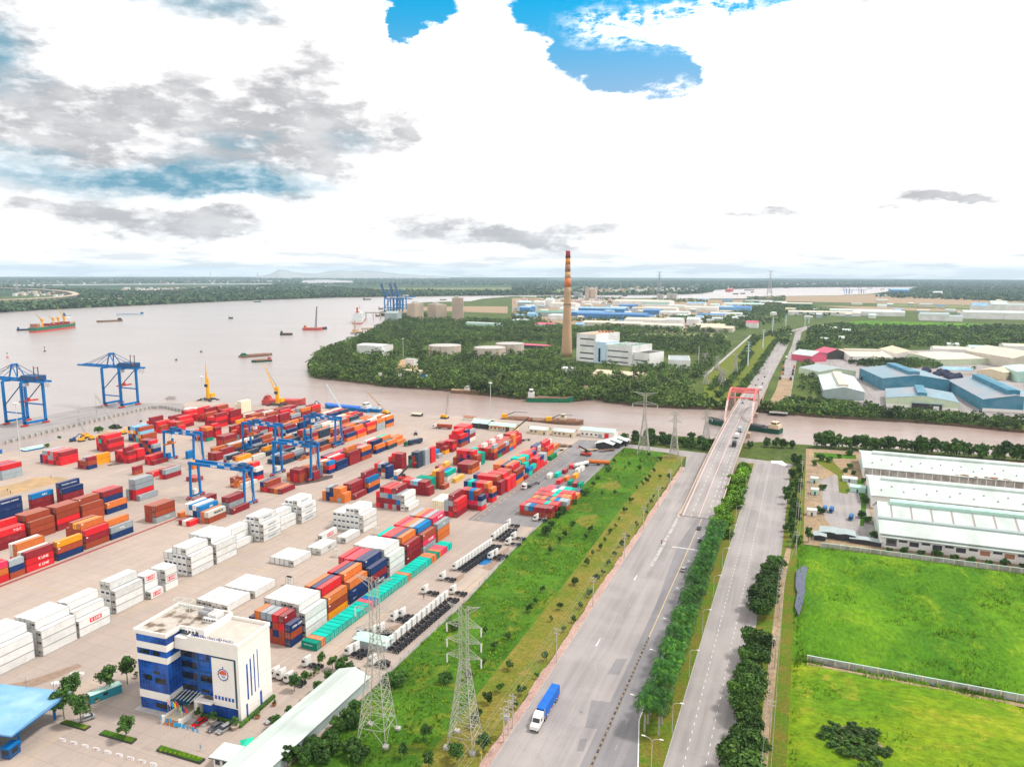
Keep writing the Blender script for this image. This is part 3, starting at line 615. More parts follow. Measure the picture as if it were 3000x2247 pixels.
S(-192.3,196.6,40,['W']*6,'flat white row right behind the office roof')
S(-191.4,210.2,40,['W']*6,'flat white row, second behind the office')
S(-197.2,240.4,40,['W']*5,'flat white row with the mint-tinted side')
S(-194.6,255.8,40,['W','W','W'],'three single whites mid yard',[(0,0,'137','ink_black',1.5,.55)])
S(-204.5,270.2,40,['W'],'lone white one with a red panel',[KL(0,0)])
S(-192.6,271.8,40,['W','W'],'white pair before the white wall of reefers')
S(-193.0,287.2,40,['WWW',W4,W4,W4,'WWW','WWW','WWW'],'wide wall of white reefers mid yard')
CM=lambda c,t,s=1.1:(c,t,'CMA CGM','ink_white',s,.6)
S(-154.2,185.0,20,['nbn','bbrm','bnbr','bbng','bbmg','bboo','bbn'],'short mixed stack beside the office',[CM(0,2)])
S(-153.9,192.4,40,['WWW']+[W4]*6,'white block beside the teal row, nearer')
S(-154.4,205.9,40,['Obo','bbbr','bbbn','bbbo'],'orange-sided block by the teal row')
S(-154.4,219.6,40,['nno','bbbo','bbbn','bbbr','rr'],'block with two navy sides by the teal row',[(0,1,'CRONOS','ink_white',.5,.25),(0,0,'CRONOS','ink_white',.5,.25)])
S(-154.2,233.5,40,['nmn','nnnn','nnnn','mmmr','mmmp','mmmr'],'navy and maroon block by the teal row',[CM(0,0)])
S(-153.9,247.2,40,['WWW']+[W4]*6,'white block beside the teal row, farther')
S(-154.0,261.4,40,['mmm','bbbo','bbbn','bbbr','bbbr','bbbt'],'maroon-walled block by the teal row')
S(-153.9,275.4,40,['gpb','bbbB','bbbg','bbbo','bbbp','bbbr'],'block with a sky-blue top container',[KL(0,1,'ink_white')])
S(-154.0,289.6,40,['oog','ooop','ooog','ooor','oooo','ooog'],'last block of the row, grey over orange',[KL(1,3,'ink_white'),(0,2,'MOL','ink_white',1.2,.55)])
S(-161.0,324.2,40,['mrr','rmgm','mgg','ccc','ccc','ccc'],'bright red and cream block at the asphalt edge')
S(-153.9,339.2,20,['rgn','mpmb','mpBB','mpmm','bmrr','brr'],'mixed block behind the red and cream one')
S(-154.3,354.2,20,['rno','mpbo','mmpr','mmrr','mmnn','mmtt','mmnn'],'mixed block with an orange top corner')
S(-155.1,368.3,20,['mmm','mmmb','mmmr','mmbr','mmmr','mbmr','mmmn'],'maroon block at the yellow line')
S(-154.0,375.4,20,['rrr','mmbr','mbmr','mmmr','mmbr','mmm'],'red lettered block, nearer one',[(0,t,'TCLC','ink_white',.9,.5)for t in range(3)])
S(-154.0,382.3,20,['rrr','mmmb','mmbr','mmmr','mmb','mbr'],'red lettered block, farther one',[(0,t,'TCLC','ink_white',.9,.5)for t in range(3)])
S(-154.4,389.6,40,['onb','rrrr','brro','brrn','brro','brro'],'block with a navy band and red top')
S(-153.7,402.3,20,['m','mgm','mmmt','mmmo','bmt','rmt'],'teal-topped block in the right rows')
S(-154.4,411.2,20,['tB','mmt','mmmo','mmtt','rmtt','mrt'],'teal block in the right rows')
S(-154.3,418.0,20,['bt','mmm','mmmt','mrmt','rmmo','mrr'],'block with a green corner, right rows')
S(-154.2,424.8,20,['rrr','mmr','mrmr','mmmr','mmmp','rmr'],'red cornered block, right rows')
S(-154.2,431.5,20,['rrn','mmr','mrmn','mmmr','mmmo','mmw'],'navy cornered block, right rows')
S(-154.2,438.2,20,['rgg','mmg','mrm','mmmr','mmo','mmr'],'grey cornered block, right rows')
S(-154.2,452.5,40,['G','oor','mmor','mrw','mgn','mmn'],'far block with the green container')
S(-157.5,467.5,40,['go','oo','onw','mmr','no'],'far low block of orange')
S(-166.5,482.0,40,['G','o','o','n'],'last green and orange pair at the far end')
S(-228.2,322.7,20,['oo','goo','ooo','onk','nng','oo'],'orange short stack mid yard')
S(-226.4,329.4,40,['m','mmm','mmm'],'maroon block behind the orange short stack')
S(-226.3,342.9,40,['noB','rrrm','mbm'],'block with a round-topped blue tank box')
S(-188.9,323.3,40,['W','WWW','mBg','gmgm','rmBr','gmgr','mmgm','rmr'],'striped block of grey, red and white ends')
S(-191.7,351.4,20,['mm','mmm','mmm','mmL','mmg','mmr','mmr'],'maroon short stack mid yard')
S(-194.6,358.6,20,['ddd','ddd','ddd','ddd'],'dark teal green stack mid yard')
S(-192.9,366.1,20,['bbbb','OOOO','bbo'],'tall rust stack with an orange slice')
S(-189.7,366.1,20,['b'],'lone low rust box')
S(-195.8,381.2,40,['wt','nB','bb','bo'],'pale stack with a teal top')
S(-189.8,380.6,20,['y'],'lone yellow box, nearer');S(-189.8,387.0,20,['y'],'lone yellow box, farther')
S(-203.0,393.5,20,['boy','oo','mm'],'small stack with a yellow top')
S(-189.4,402.0,40,['ob','mm','mm','km'],'low maroon and dark block')
S(-192.6,417.4,20,['wmb','mnbr','mbnm','mnpr','mnmr','mmbr','bb'],'mixed block with red top row')
S(-192.6,424.2,20,['ddd','mmt','mmmt','mmr','mgr'],'dark teal cornered block')
for i,c in enumerate(('mmog','Gnb','mnb','mmg','Bob','rooo')):
 S(-189.6,438.6+6.7*i,20,[c,'mmb','mbr','mrmw'[:4-i%2],'mmr','nbr'],'mixed far bay with '+('grey','green','navy','pale','blue','orange')[i]+' corner')
S(-191.0,481.0,40,['mr','mbr','mrr','mrb','nr','b'],'far pinkish-red topped block')
S(-295.6,173.6,40,['rop','mrr','mrmr'],'red block cut by the left edge')
S(-295.6,186.3,20,['bng'],'grey topped short stack at left',[(0,2,'MOL','ink_white',1.1,.5)])
S(-295.6,193.0,40,['rrm','ggw','rroo','rrww'],'red lettered block beside the red rail',[KL(0,0,'ink_white'),KL(0,1,'ink_white')])
S(-295.9,207.0,40,['nbO','b'],'stack with a bright orange top')
S(-296.8,221.1,40,['bmr','bbbo','bbbO','bbbb','bbb'],'tall rust block beside the red rail')
S(-296.4,233.9,40,['ng','bbo'],'grey over navy stack by the rail',[(0,1,'MOL','ink_white',1.3,.5)])
S(-296.2,259.2,40,['gbb','bbb','bbb'],'rust block standing before the gantry',[(0,0,'MOL','ink_white',1.2,.6)])
S(-291.3,270.2,20,['o'],'lone orange box by the rust block')
S(-331.0,205.3,40,['mmr','mmr','mrmr'],'red lettered stack at the left edge',[(0,2,'TCLC','ink_white',1.5,.7)])
S(-330.4,219.2,40,['bbb','bbbb','mmnb','mmmb'],'big rust block, nearest of three',[(0,1,'JINDO','ink_white',1.6,.75)])
S(-330.9,232.7,40,['mrbb','bbbb','bbbb'],'big rust block, middle of three')
S(-330.6,246.0,40,['bbb','bbbb','bbbb'],'big rust block, farthest of three')
S(-330.2,259.4,40,['no','mnnm','mmmr','mmmr'],'maroon-topped block with a navy side',[CM(0,0)])
S(-334.0,282.5,40,['g','rrgg','mmgg','gg'],'grey topped steps')
TS=lambda c,t:(c,t,'TANCANG SHIPPING','ink_white',.95,.5)
S(-366.0,228.0,40,['nnnn'],'tall navy column behind the rust blocks',[TS(0,3),TS(0,2)])
S(-366.0,262.0,40,['mmn','mmmn'],'navy topped pair behind',[TS(1,3)])
S(-372.0,249.0,40,['mmB'],'blue topped stack behind the rust blocks',[(0,2,'AIRC','ink_white',1.3,.6)])
S(-364.0,205.0,40,['mmmG'],'green topped stack at the left edge',[(0,3,'U A S C','ink_white',1.3,.6)])
S(-443.7,281.0,40,['ggr','ggr','mgn','mmr','mrr'],'grey and red block at the left edge',[(0,1,'MOL','ink_white',1.2,.5)])
S(-442.8,318.0,40,['rrm','rmr','mrr','rgg','rgr','mrg','rrg','nn'],'bright red sided block near the basin')
S(-418.0,318.0,20,['nbm','bbg','mb','mm'],'short mixed stack near the basin',[CM(0,0)])
S(-422.6,325.5,40,['OO'],'tall bright orange pair',h=3.4)
S(-407.2,338.6,20,['mrm','rrmm','mrr','mmr','mrm'],'red stack before the blue gantry');S(-407.2,345.4,20,['mrr','mrm','mmrr','mrm'],'red lettered stack before the gantry',[(0,1,'TCLC','ink_white',.9,.5),(0,2,'TCLC','ink_white',.9,.5)])
S(-446.0,356.0,40,['mrm','mmrr','mmmr','rmtm','mrr'],'maroon block near the basin')
S(-408.5,359.8,20,['bng','bonr','nbbn','bnbm','mbnb','obn'],'chequered block of blue and rust')
S(-448.5,386.5,40,['bb','bOLb','tLbB','bnOL','nbwL','nBOn'],'chequered block by the basin')
S(-271.6,268.6,40,['bw','oo','LBB','mnw','nwB','oww'],'stack under the nearest gantry crane',[(0,1,'MAERSK','ink_black',1.7,.6),(2,2,'APL','ink_white',1.5,.62)])
S(-277.0,262.0,20,['r','w','m'],'low trio before the gantry stack')
S(-270.5,284.5,40,['m','ggm','ggm'],'maroon stack behind the gantry legs')
S(-291.5,283.0,40,['gm','gm'],'maroon on grey stack behind the gantry')
S(-270.8,322.3,40,['m','o','b','m','rb','bn'],'row of low rust boxes')
S(-302.6,322.3,40,['o','bb'],'low orange box');S(-297.3,321.7,40,['w'],'low cream box')
S(-302.8,339.3,20,['rnw','bbrr','bnbo','bbb','brn'],'tall narrow block left of the gantry')
S(-275.6,345.3,20,['bbm','rrm','mmm','ob'],'red ended block by the far gantry');S(-271.2,352.6,20,['mm','mbb','bmb','mbo'],'maroon block by the far gantry')
S(-271.0,368.0,20,['nrB','mbo','ggw','nbr'],'stack with a round blue top');S(-270.8,375.6,40,['nn','npr','mpw','mrr','mgn'],'navy sided block, middle lanes')
S(-270.6,389.4,40,['mmm','mmbo','mmn','mpp','mrp'],'tall maroon block, middle lanes');S(-270.4,402.8,40,['bno','bbg','mmr','mmn','mmp'],'orange over navy block, middle lanes',[CM(0,1)])
S(-271.8,422.8,40,['no','bnn','wrr','ggw'],'orange over navy pair, nearer');S(-271.0,436.8,40,['ko','LB','gto','rwt'],'orange over dark pair, farther')
S(-271.6,450.5,40,['o','to','wo'],'long low orange row')
for q,ph,L,cols in((('M5',970,605),'grey and navy boxes mid yard',20,['wbn','bng','mbr']),(('M5',1030,640),'tall navy stack mid yard',20,['nnn']),(('M5',1160,652),'blue and pale stack mid yard',20,['Bw']),(('M5',1480,478),'slate dark tower',20,['kkkk','mrbk','ddk']),(('M5',1588,437),'grey tower',20,['gggg','ggw']),(('M5',1680,400),'red lettered tower',20,['rrrr','mmr','rmr']),(('M5',1230,505),'maroon tower',20,['mmmm','mmmm','mmbr','mmr']),(('M5',1790,328),'low blue box',20,['g','dB']),(('M5',1890,265),'orange and maroon steps',20,['Om','bbm','mmb']),(('M6',450,545),'red lettered tower, far',20,['mrm','mmr','bmr']),(('M6',575,470),'navy banded block, far',40,['bnr','brrr','mmrr','mrr']),(('M6',655,425),'far navy lettered tower',20,['nnnn','nnnt','mmr','mmr','mbr']),(('M6',690,400),'far grey and pink block',40,['wmg','rmmr','mmmr','mmrr','mmmr']),(('M2',1320,1040),'rust stack by the low slate rows',20,['mm','bb','mm']),(('M2',340,1292),'low red pair',40,['r','b']),(('M2',545,1322),'grey over maroon pair',40,['mg','rm']),(('M2',890,1010),'blue pair',20,['BB']),(('M2',970,1165),'orange pair',20,['oO']),(('M2',360,1108),'long low maroon',40,['m','rr','mr']),(('M2',80,1255),'small rust pair',20,['bm']),(('M2',1000,1362),'short rust row',20,['b','r','m']),(('M2',1440,850),'maroon and rust block',40,['bbm','mrm','mbm']),(('M2',1180,745),'red block with a green foot',20,['dmmo','rmro','mrmr','mor','mrr']),(('M2',1310,690),'red block behind the green foot',20,['rrm','mmmr','mmr','mrr']),(('M2',1820,738),'maroon block under the far gantry',40,['mm','mmb','rrm']),(('M2',760,605),'red far cluster',20,['rr','rmb','rmr','mrr','mrr']),(('M2',1420,420),'far red cluster by the white hut',40,['nr','mmm','rmmb','rmmr','rmr','mrr']),(('M2',1640,522),'far bright orange pair',40,['OO']),(('M2',1700,312),'far cream block',40,['cccc','cccc','ccc']),(('M2',930,440),'far crimson cluster',40,['mr','rmr','rrr','mrm'])):
 p=at(*q);S(p[0],p[1],L,cols,ph)
fill=random.Random(11)
def bays(x,ys,pal,lo,hi,nc,ph):
 for y in ys:
  S(x,y,40,[''.join(fill.choice(pal)for _ in range(fill.randint(lo,hi)))for _ in range(nc)],ph)
st_=lambda a,b,d=13.6:[a+d*i for i in range(int((b-a)/d)+1)]
bays(-337.5,st_(362,418),'kkgbmnoOw',1,2,5,'slate rows');bays(-312,st_(374,430),'kkgbmnbow',1,2,5,'slate rows');bays(-362.5,st_(374,428),'kgbmnbow',1,2,5,'slate rows')
bays(-311.7,st_(446,506),'rmbgwnoo',2,3,6,'far lane');bays(-337.5,st_(434,506),'rmbgwnkoL',2,3,6,'far lane');bays(-362,st_(442,512),'rmbkwnoL',2,3,6,'far lane')
bays(-388,st_(424,516),'rmbmormg',2,4,6,'far lane');bays(-412,st_(466,516),'rmbmow',2,3,7,'far lane');bays(-436,(446,462),'rrmmb',3,4,5,'far lane');bays(-462,(415,436,462),'rrmmrb',2,4,6,'far lane')
CROSS=[]
def crossrow(x0,y0,seq,ph,along='y',step=2.5,L=6.06,h=2.6,tiers=None,txt0=None):
 for i,k in enumerate(seq):
  CROSS.append(dict(x=x0+(0 if along=='y' else i*step),y=y0+(i*step if along=='y' else 0),z=.06,L=L,h=h,k=k,i=i,n=len(seq),ph=ph,along=along,txt0=txt0 if i==0 else None))
crossrow(-150.9,186.2,'do'+'t'*11+'pB'+'t'*9+'o'+'t'*7+'oodopptt','long teal row',txt0='TEXU CAPITAL')
for i,seq in enumerate(('rgBmmmm','rrrrtrr','obonoBgg','rmrrtroo','rrrwtrrr','mtnrmLwo','rpnwttdn')):
 y=341.5+i*7.2;xa=-133.4+(i%3)*.6-(.8 if i>3 else 0)
 for j,k in enumerate(seq):S(xa+2.5*j+2.44,y,20,[('m' if i%2 else 'b')+k if i<5 else k],'flat crosswise bed on the dark asphalt')
for q,k in((('E',860,700),'w'),(('E',925,690),'t'),(('E',1000,720),'o'),(('E',1070,700),'O'),(('E',985,660),'m'),(('E',1120,640),'w'),(('E',1070,770),'m'),(('E',1110,775),'d'),(('E',940,745),'r'),(('E',1030,755),'d'),(('E',1040,620),'r'),(('E',1090,655),'w')):
 p=at(*q);S(p[0],p[1],20,[k],'loose boxes by the repair shed')
def shown(c):
 d2=(c['x']**2+c['y']**2+(CH-c['z'])**2);s=0
 if c.get('right',True):s+=c['L']*c['h']*.75
 if c.get('top',True):s+=c['L']*CW*.45
 if c.get('front'):s+=CW*c['h']*.8
 d=np.array([c['x']-CW/2,c['y']+c['L']/2,c['z']+1-CH]);zc=d@_fw
 px=1500+F*(d@_r2)/zc;py=1123.5-F*(d@_u2)/zc
 return(s if-40<px<3040 and py<2300 else s*.02)/d2
def merge(name,items):
 """everything past the three hundred that show largest, as one object"""
 ks=sorted(CC);b=MB()
 for c in items:cbox(b,c,ks.index(c['k']))
 return b.build(name,[M['c_'+k]for k in ks])
def cbox(b,c,m):
 if c.get('along')=='y':b.box(c['x'],c['y'],c['z'],c['x']+c['L'],c['y']+CW,c['z']+c['h']-.02,m)
 else:
  b.box(c['x']-CW+.05,c['y'],c['z'],c['x']-.05,c['y']+c['L'],c['z']+c['h']-.09,m)
  if c.get('front'):
   if c['k']=='W':b.box(c['x']-CW+.35,c['y']-.02,c['z']+1.25,c['x']-.5,c['y']+.01,c['z']+2.05,sorted(CC).index('k'))
   else:b.box(c['x']-CW/2-.04,c['y']-.015,c['z']+.15,c['x']-CW/2+.04,c['y']+.01,c['z']+c['h']-.2,sorted(CC).index('k'))
TIER=['bottom','second','third','top']
def clabel(c):
 if 'i' in c:
  return '%s short container, %s from the near end of the long teal row'%(CNAME[c['k']],nthc(c['i']+1,'first'))
 t='alone' if c['nt']==1 else 'topmost' if c['top']else['bottom','second up','third up'][c['ti']]
 col='' if c['nc']==1 else 'rightmost' if c['ci']==0 else 'leftmost' if c['ci']==c['nc']-1 else('second','third','fourth','fifth','sixth','seventh')[c['ci']-1]+' from right'
 lab='%s container, %s, %s, %s'%(CNAME[c['k']],t,col,c['ph'])if col else '%s container, %s, %s'%(CNAME[c['k']],t,c['ph'])
 if c['nc']==1 and c['nt']==1:lab='%s container, %s'%(CNAME[c['k']],c['ph'])
 return lab
def place_container(c,rank):
 lab=clabel(c)
 o=link('shipping_container',body(c['L'],c['h'],c['k']=='W'));tag(o,lab,'container','containers stacked in the yard')
 o.material_slots[0].link='OBJECT';o.material_slots[0].material=M['c_'+c['k']];o.material_slots[1].link='OBJECT';o.material_slots[1].material=M['e_'+c['k']]
 cross=c.get('along')=='y'
 if cross:o.location=(c['x']+c['L'],c['y']+CW,c['z']);o.rotation_euler=(0,0,R(90));o.location=(c['x']+c['L'],c['y']+CW,c['z']);
 else:o.location=(c['x'],c['y'],c['z'])
 if rank<210:
  if c['k']=='W':
   key=('u',c['h'],rank%3==0)
   if key not in DOORS:DOORS[key]=(unit_mesh2 if rank%3==0 else unit_mesh)(c['h'])
   u=link('refrigeration_unit',DOORS[key],o);u.location=(-CW+.15,0,0)
  elif not cross or True:
   key=('d',c['h'])
   if key not in DOORS:DOORS[key]=door_mesh(c['h'])
   for s in(0,1):
    d=link('door_leaf',DOORS[key],o);d.location=(-CW+.165 if not s else-.165,.0,0);d.scale=(1,1,1)if not s else(-1,1,1)
    d.material_slots[0].link='OBJECT';d.material_slots[0].material=M['c_'+c['k']]
    if cross:d.location=(d.location[0],.0,0)
  for t in c.get('txt',()):
   if t[2]=='K LINE' and t[3]=='ink_red':
    p=MB();p.box(-.058,c['L']*.5-1.9,.75,-.022,c['L']*.5+1.9+(c['L']>8)*.8,c['h']-.6);p.build('name_panel',M['ink_red'],o)
    lettering('K LINE',M['ink_white'],o,(-.012,c['L']*.5+(.4 if c['L']>8 else 0),c['h']/2+.05),FACE_X,1.25)
   else:
    lettering(t[2],M[t[3]],o,(-.012,c['L']*t[5],c['h']*.53),FACE_X,t[4])
  if c.get('txt0'):
   lettering('TEXU',M['ink_white'],o,(-CW-.002,c['L']*.72,c['h']*.62),(R(90),0,R(-90)),.62);lettering('CAPITAL',M['ink_white'],o,(-CW-.002,c['L']*.42,c['h']*.6),(R(90),0,R(-90)),.5)
  elif not c.get('txt')and c['k']not in 'Wt' and c.get('right')and rank%3==0:
   p=MB();p.box(-.03,.6,c['h']-.75,-.018,1.5,c['h']-.35);p.build('number_plate',M['ink_white'],o)
 return o
ALL=CONT+CROSS
_A=np.array([(c['x'],c['y'],c['z'],c['y']+c['L'])for c in CONT])
for _i,c in enumerate(CONT):
 c['front']=not bool(np.any((np.abs(_A[:,0]-c['x'])<1.4)&(_A[:,3]>c['y']-2.2)&(_A[:,3]<c['y']+.8)&(np.abs(_A[:,2]-c['z'])<1.4)))
ALL.sort(key=shown,reverse=True)
used={}
first,rest=[],[]
for c in ALL:
 l=clabel(c)
 if len(first)<300 and l not in used:used[l]=1;first.append(c)
 else:rest.append(c)
for i,c in enumerate(first):place_container(c,i)
tag(merge('distant_containers',rest),'mixed red, rust and blue containers packed in the far stacks',kind='stuff')
npr=np.random.RandomState(5)
def leaf_quads(cen,nrm,size,rs,flat=.0):
 """one leaf-clump quad at each centre, tilted about its outward normal"""
 n=len(cen);a=nrm+rs.normal(0,.38,(n,3));a/=np.linalg.norm(a,axis=1)[:,None]+1e-6
 r=rs.normal(0,1,(n,3));u=np.cross(a,r);u/=np.linalg.norm(u,axis=1)[:,None]+1e-6;v=np.cross(a,u)
 s=(size*rs.uniform(.6,1.35,n))[:,None]*.5;w=s*rs.uniform(.55,.9,n)[:,None]
 return np.stack([cen-u*s,cen-v*w+a*s*.25,cen+u*s,cen+v*w-a*s*.2],1)
def crown_arr(rs,R_,H0,H1,nblob,per,leaf,spread=.75,flat=1.):
 """quads of an uneven crown: blobs of leaf clumps spread through an ellipsoid"""
 P=[];cz=(H0+H1)/2;rz=(H1-H0)/2
 for _ in range(nblob):
  t=rs.uniform(0,2*math.pi);rr=math.sqrt(rs.uniform(0,1))*spread;zz=rs.uniform(-.75,.8)
  k=math.sqrt(max(.08,1-zz*zz*.8));c=np.array([math.cos(t)*rr*R_*k,math.sin(t)*rr*R_*k,cz+zz*rz*.72])
  br=R_*rs.uniform(.26,.46);d=rs.normal(0,1,(per,3));d/=np.linalg.norm(d,axis=1)[:,None];d[:,2]=np.abs(d[:,2])*np.where(rs.rand(per)<.8,1,-1)
  cen=c+d*(br*rs.uniform(.55,1.08,(per,1)))*np.array([1,1,flat*min(1.1,rz/R_*1.2)])
  P.append(leaf_quads(cen,d,leaf,rs))
 return np.concatenate(P)
def trunk_mesh(h,r,rs,limbs=4,reach=.4,m='bark',fork=.5):
 b=MB();b.tube((0,0,-.1),(rs.uniform(-.1,.1),rs.uniform(-.1,.1),h*fork),r,r*.75,7);k=Vector(b.v[-1])
 for i in range(limbs):
  a=6.28*i/limbs+rs.uniform(0,.6);z=h*fork*rs.uniform(.8,1)
  b.tube((0,0,z*.97),(math.cos(a)*h*reach,math.sin(a)*h*reach,h*rs.uniform(.75,.95)),r*.55,r*.18,5)
 return b.mesh('trunk',M[m])
TREES={}
def tree_kind(key,R_,H0,H1,nblob,per,leaf,lm,tr=.16,n=3,limbs=4,reach=.3,fork=.55,flat=1.,spread=.75):
 out=[]
 for i in range(n):
  rs=np.random.RandomState(abs(hash_(key))%9999+i)
  out.append((quads_mesh('crown',crown_arr(rs,R_,H0,H1,nblob,per,leaf,spread,flat),M[lm]),trunk_mesh(H1*.85,tr,rs,limbs,reach,fork=fork)))
 TREES[key]=out
def hash_(s):return sum(ord(c)*(i+3)for i,c in enumerate(s))
def plant(key,name,label,cat,x,y,s=1.,group=None,z=.05):
 c,t=TREES[key][rnd.randrange(len(TREES[key]))]
 o=thing(name,label,cat,(x,y,z),rnd.uniform(0,6.28),group);sc=s*rnd.uniform(.93,1.07);o.scale=(sc,sc,sc*rnd.uniform(.92,1.08))
 link('crown',c,o);link('trunk',t,o);return o
tree_kind('rain',6.6,2.6,10.,34,110,.95,'leaf_dark',.35,3,5,.42,.4)
tree_kind('office',2.9,2.2,7.6,16,75,.55,'leaf',.13,3,4,.25,.5)
tree_kind('round',2.1,1.6,5.2,12,70,.5,'leaf',.1,3,3,.2,.5)
tree_kind('shrub',1.35,.4,3.0,9,42,.5,'leaf_dark',.08,4,3,.25,.4)
tree_kind('thin',.95,.5,2.9,7,30,.42,'leaf',.05,3,3,.2,.5)
tree_kind('bush',3.0,.0,4.4,16,80,.7,'leaf',.14,3,4,.3,.4)
tree_kind('bank',3.8,.2,7.6,18,62,.95,'leaf_dark',.2,4,4,.3,.4)
tree_kind('casuarina',2.6,.3,10.5,20,62,.8,'leaf_dark',.2,3,4,.2,.5)
tree_kind('hedge',2.5,-.2,4.2,16,90,.6,'leaf_bright',.12,3,3,.3,.4)
tree_kind('pot',.85,.55,2.2,6,40,.3,'leaf',.05,2,2,.2,.4)
def palm_meshes(seed):
 rs=random.Random(seed);b=MB();h=7.2
 b.lathe([(.3,-.1),(.24,.8),(.2,3.2),(.18,5.6),(.15,h)],8);tm=b.mesh('trunk',M['palm_bark'])
 P=[]
 for k in range(19):
  a=2.39996*k+rs.uniform(-.2,.2);el=1.2-k*.065+rs.uniform(-.1,.1);ln=rs.uniform(3.2,4.2)
  d=np.array([math.cos(a),math.sin(a),0]);sd=np.array([-d[1],d[0],0]);p=np.array([0,0,h-.1]);pts=[p]
  for q in range(7):
   p=p+(d*math.cos(el)+np.array([0,0,math.sin(el)]))*ln/7;el-=.27+.06*q;pts.append(p)
  for q in range(8):
   f=(q+.5)*.87;i=min(6,int(f));c0=pts[i]+(pts[i+1]-pts[i])*(f-i);w=.95*(1-abs(q-3.4)/5.4);fw=(pts[i+1]-pts[i]);fw=fw/np.linalg.norm(fw)
   for s in(-1,1):
    tip=c0+sd*s*w+fw*.28+np.array([0,0,-.42*w-rs.uniform(0,.12)]);P.append([c0-fw*.17,c0+fw*.17,tip+fw*.08,tip-fw*.08])
 return quads_mesh('crown',np.array(P),M['leaf_palm']),tm
PALMS=[palm_meshes(i)for i in range(5)]
def row_of_palms(x0,x1,y0,y1,n,row):
 for i in range(n):
  c,t=PALMS[rnd.randrange(5)];f=i/(n-1)
  o=thing('palm_tree','green palm, %s from the near end of the %s row'%(nthc(i+1),row),'palm tree',(x0+(x1-x0)*f+rnd.uniform(-.3,.3),y0+(y1-y0)*f+rnd.uniform(-.5,.5),.14),rnd.uniform(0,6.28),'palms on the road median')
  s=rnd.uniform(.95,1.2)*(1.08 if i<2 else 1);o.scale=(s,s,s*rnd.uniform(.95,1.15));link('crown',c,o);link('trunk',t,o)
row_of_palms(-35.0,-35.4,184.5,346,38,'main road side');row_of_palms(-31.4,-32.2,184.8,344,36,'frontage road side')
for i in range(40):
 y=347+i*3.3;x=rnd.uniform(-36.9,-29.2)
 plant('hedge','hedge_tree','bright green bushy tree, %s from the palms in the hedge beside the ramp'%nthc(i+1),'tree',x,y,rnd.uniform(1.25,1.7),'hedge beside the bridge ramp')
for i,(x,y,s)in enumerate(((-8.0,168,1.),(-9.5,176,.95),(-8.,183,.85),(-8.6,190,.8),(-10.4,200,.8),(-10.,207,.9),(-9.6,215,.85),(-10.4,222,.6),(-9.4,230,.85),(-9.4,238,.9),(-9.9,266,.8),(-9.5,273,.85),(-9.,281,.8),(-8.6,289,.75),(-8.5,297,.75),(-8,306,.7),(-6.5,315,.65))):
 plant('rain','shade_tree','large dark spreading tree, %s from the bottom beside the frontage road'%nthc(i+1),'tree',x,y,s,'shade trees along the frontage road')
sh_E=((1500,590),(1465,625),(1590,570),(1660,520),(1580,630),(1640,735),(1665,695),(1700,645),(1750,555),(1560,790),(1610,760),(1515,890),(1465,970),(1420,1040),(1390,1100),(1345,1145),(1300,1215),(1260,1275),(1210,1320),(1160,1400),(1060,1560),(1040,1095),(1190,1130),(980,1170),(940,1215),(1150,1185),(870,1300),(800,1615),(1390,830),(1280,835),(1410,695),(1210,765),(1160,805),(1650,940),(1680,900),(1640,990),(1700,855),(1770,790),(1820,700),(1385,1330),(1430,1250),(1330,1400),(1290,1475),(1240,1535),(1180,1635),(1490,1180),(1560,1090),(1750,695),(1340,620),(1380,570),(1450,500))
sh_F=((500,630),(860,495),(685,420),(410,720),(320,860),(530,880),(820,810),(745,950),(960,580),(1040,500),(1100,390),(1050,200),(1160,300),(350,1150),(450,1060),(620,1080),(570,1190),(60,560),(340,590),(510,640),(740,350),(930,400),(270,1280),(200,960))
pts=[at('E',*p)for p in sh_E]+[at('F',*p)for p in sh_F]
pts.sort(key=lambda p:p[1]);cnt={}
for x,y in pts:
 strip='dry verge by the pavement' if x>-86 else 'green slope by the yard';cnt[strip]=cnt.get(strip,0)+1
 kd=rnd.choice(('shrub','shrub','shrub','thin'))
 plant(kd,'young_tree','%s young tree, %s from the near end of the %s'%('slim' if kd=='thin' else 'dark bushy',nthc(cnt[strip]),strip),'tree',x,y,rnd.uniform(.85,1.3),'young trees on the green strip')
def group_of(pxs,key,name,fmt,cat,s0,s1,grp,z=.05):
 P=[at(*p)for p in pxs]
 for i,(x,y)in enumerate(P):plant(key,name,fmt%nthc(i+1),cat,x,y,rnd.uniform(s0,s1),grp,z)
group_of((('F',320,1540),('F',110,1630),('B',1590,1600),('B',1990,1590),('B',1770,1440),('B',1790,1670),('F',250,1330)),'round','tree','leafy round tree, %s in the group between the pylon feet','tree',.75,1.1,'trees around the pylons')
group_of((('B',640,1620),('B',700,1570),('B',790,1610),('B',880,1560),('B',950,1620),('B',1020,1540),('B',860,1500),('B',1010,1460),('B',1060,1360),('B',1130,1280),('B',1190,1330),('B',1200,1210),('B',1230,1610),('B',1180,1550)),'bush','tree','dense green tree, %s from the bottom edge behind the long shed','tree',.7,1.05,'trees behind the long shed')
group_of((('B',1540,1010),('B',1480,990),('B',1590,960),('B',1930,980),('B',2000,560),('E',830,1150),('E',870,1080),('E',930,1010),('E',960,980),('E',1330,640),('E',1250,700),('E',1150,830),('E',1060,900)),'bush','tree','bushy dark tree, %s along the yard fence from the near end','tree',.6,1.,'trees along the yard fence')
for i,p in enumerate(((515,1275),(650,1325),(600,1130),(860,1070),(1020,995))):x,y=at('A',*p);plant('office','tree','tall layered tree left of the office, %s from the blue canopy'%nthc(i+1),'tree',x,y,1.28,'trees left of the office')
x,y=at('A',1010,1435);plant('round','tree','round dark tree on the small kerbed lawn before the office','tree',x,y,1.15,z=.3)
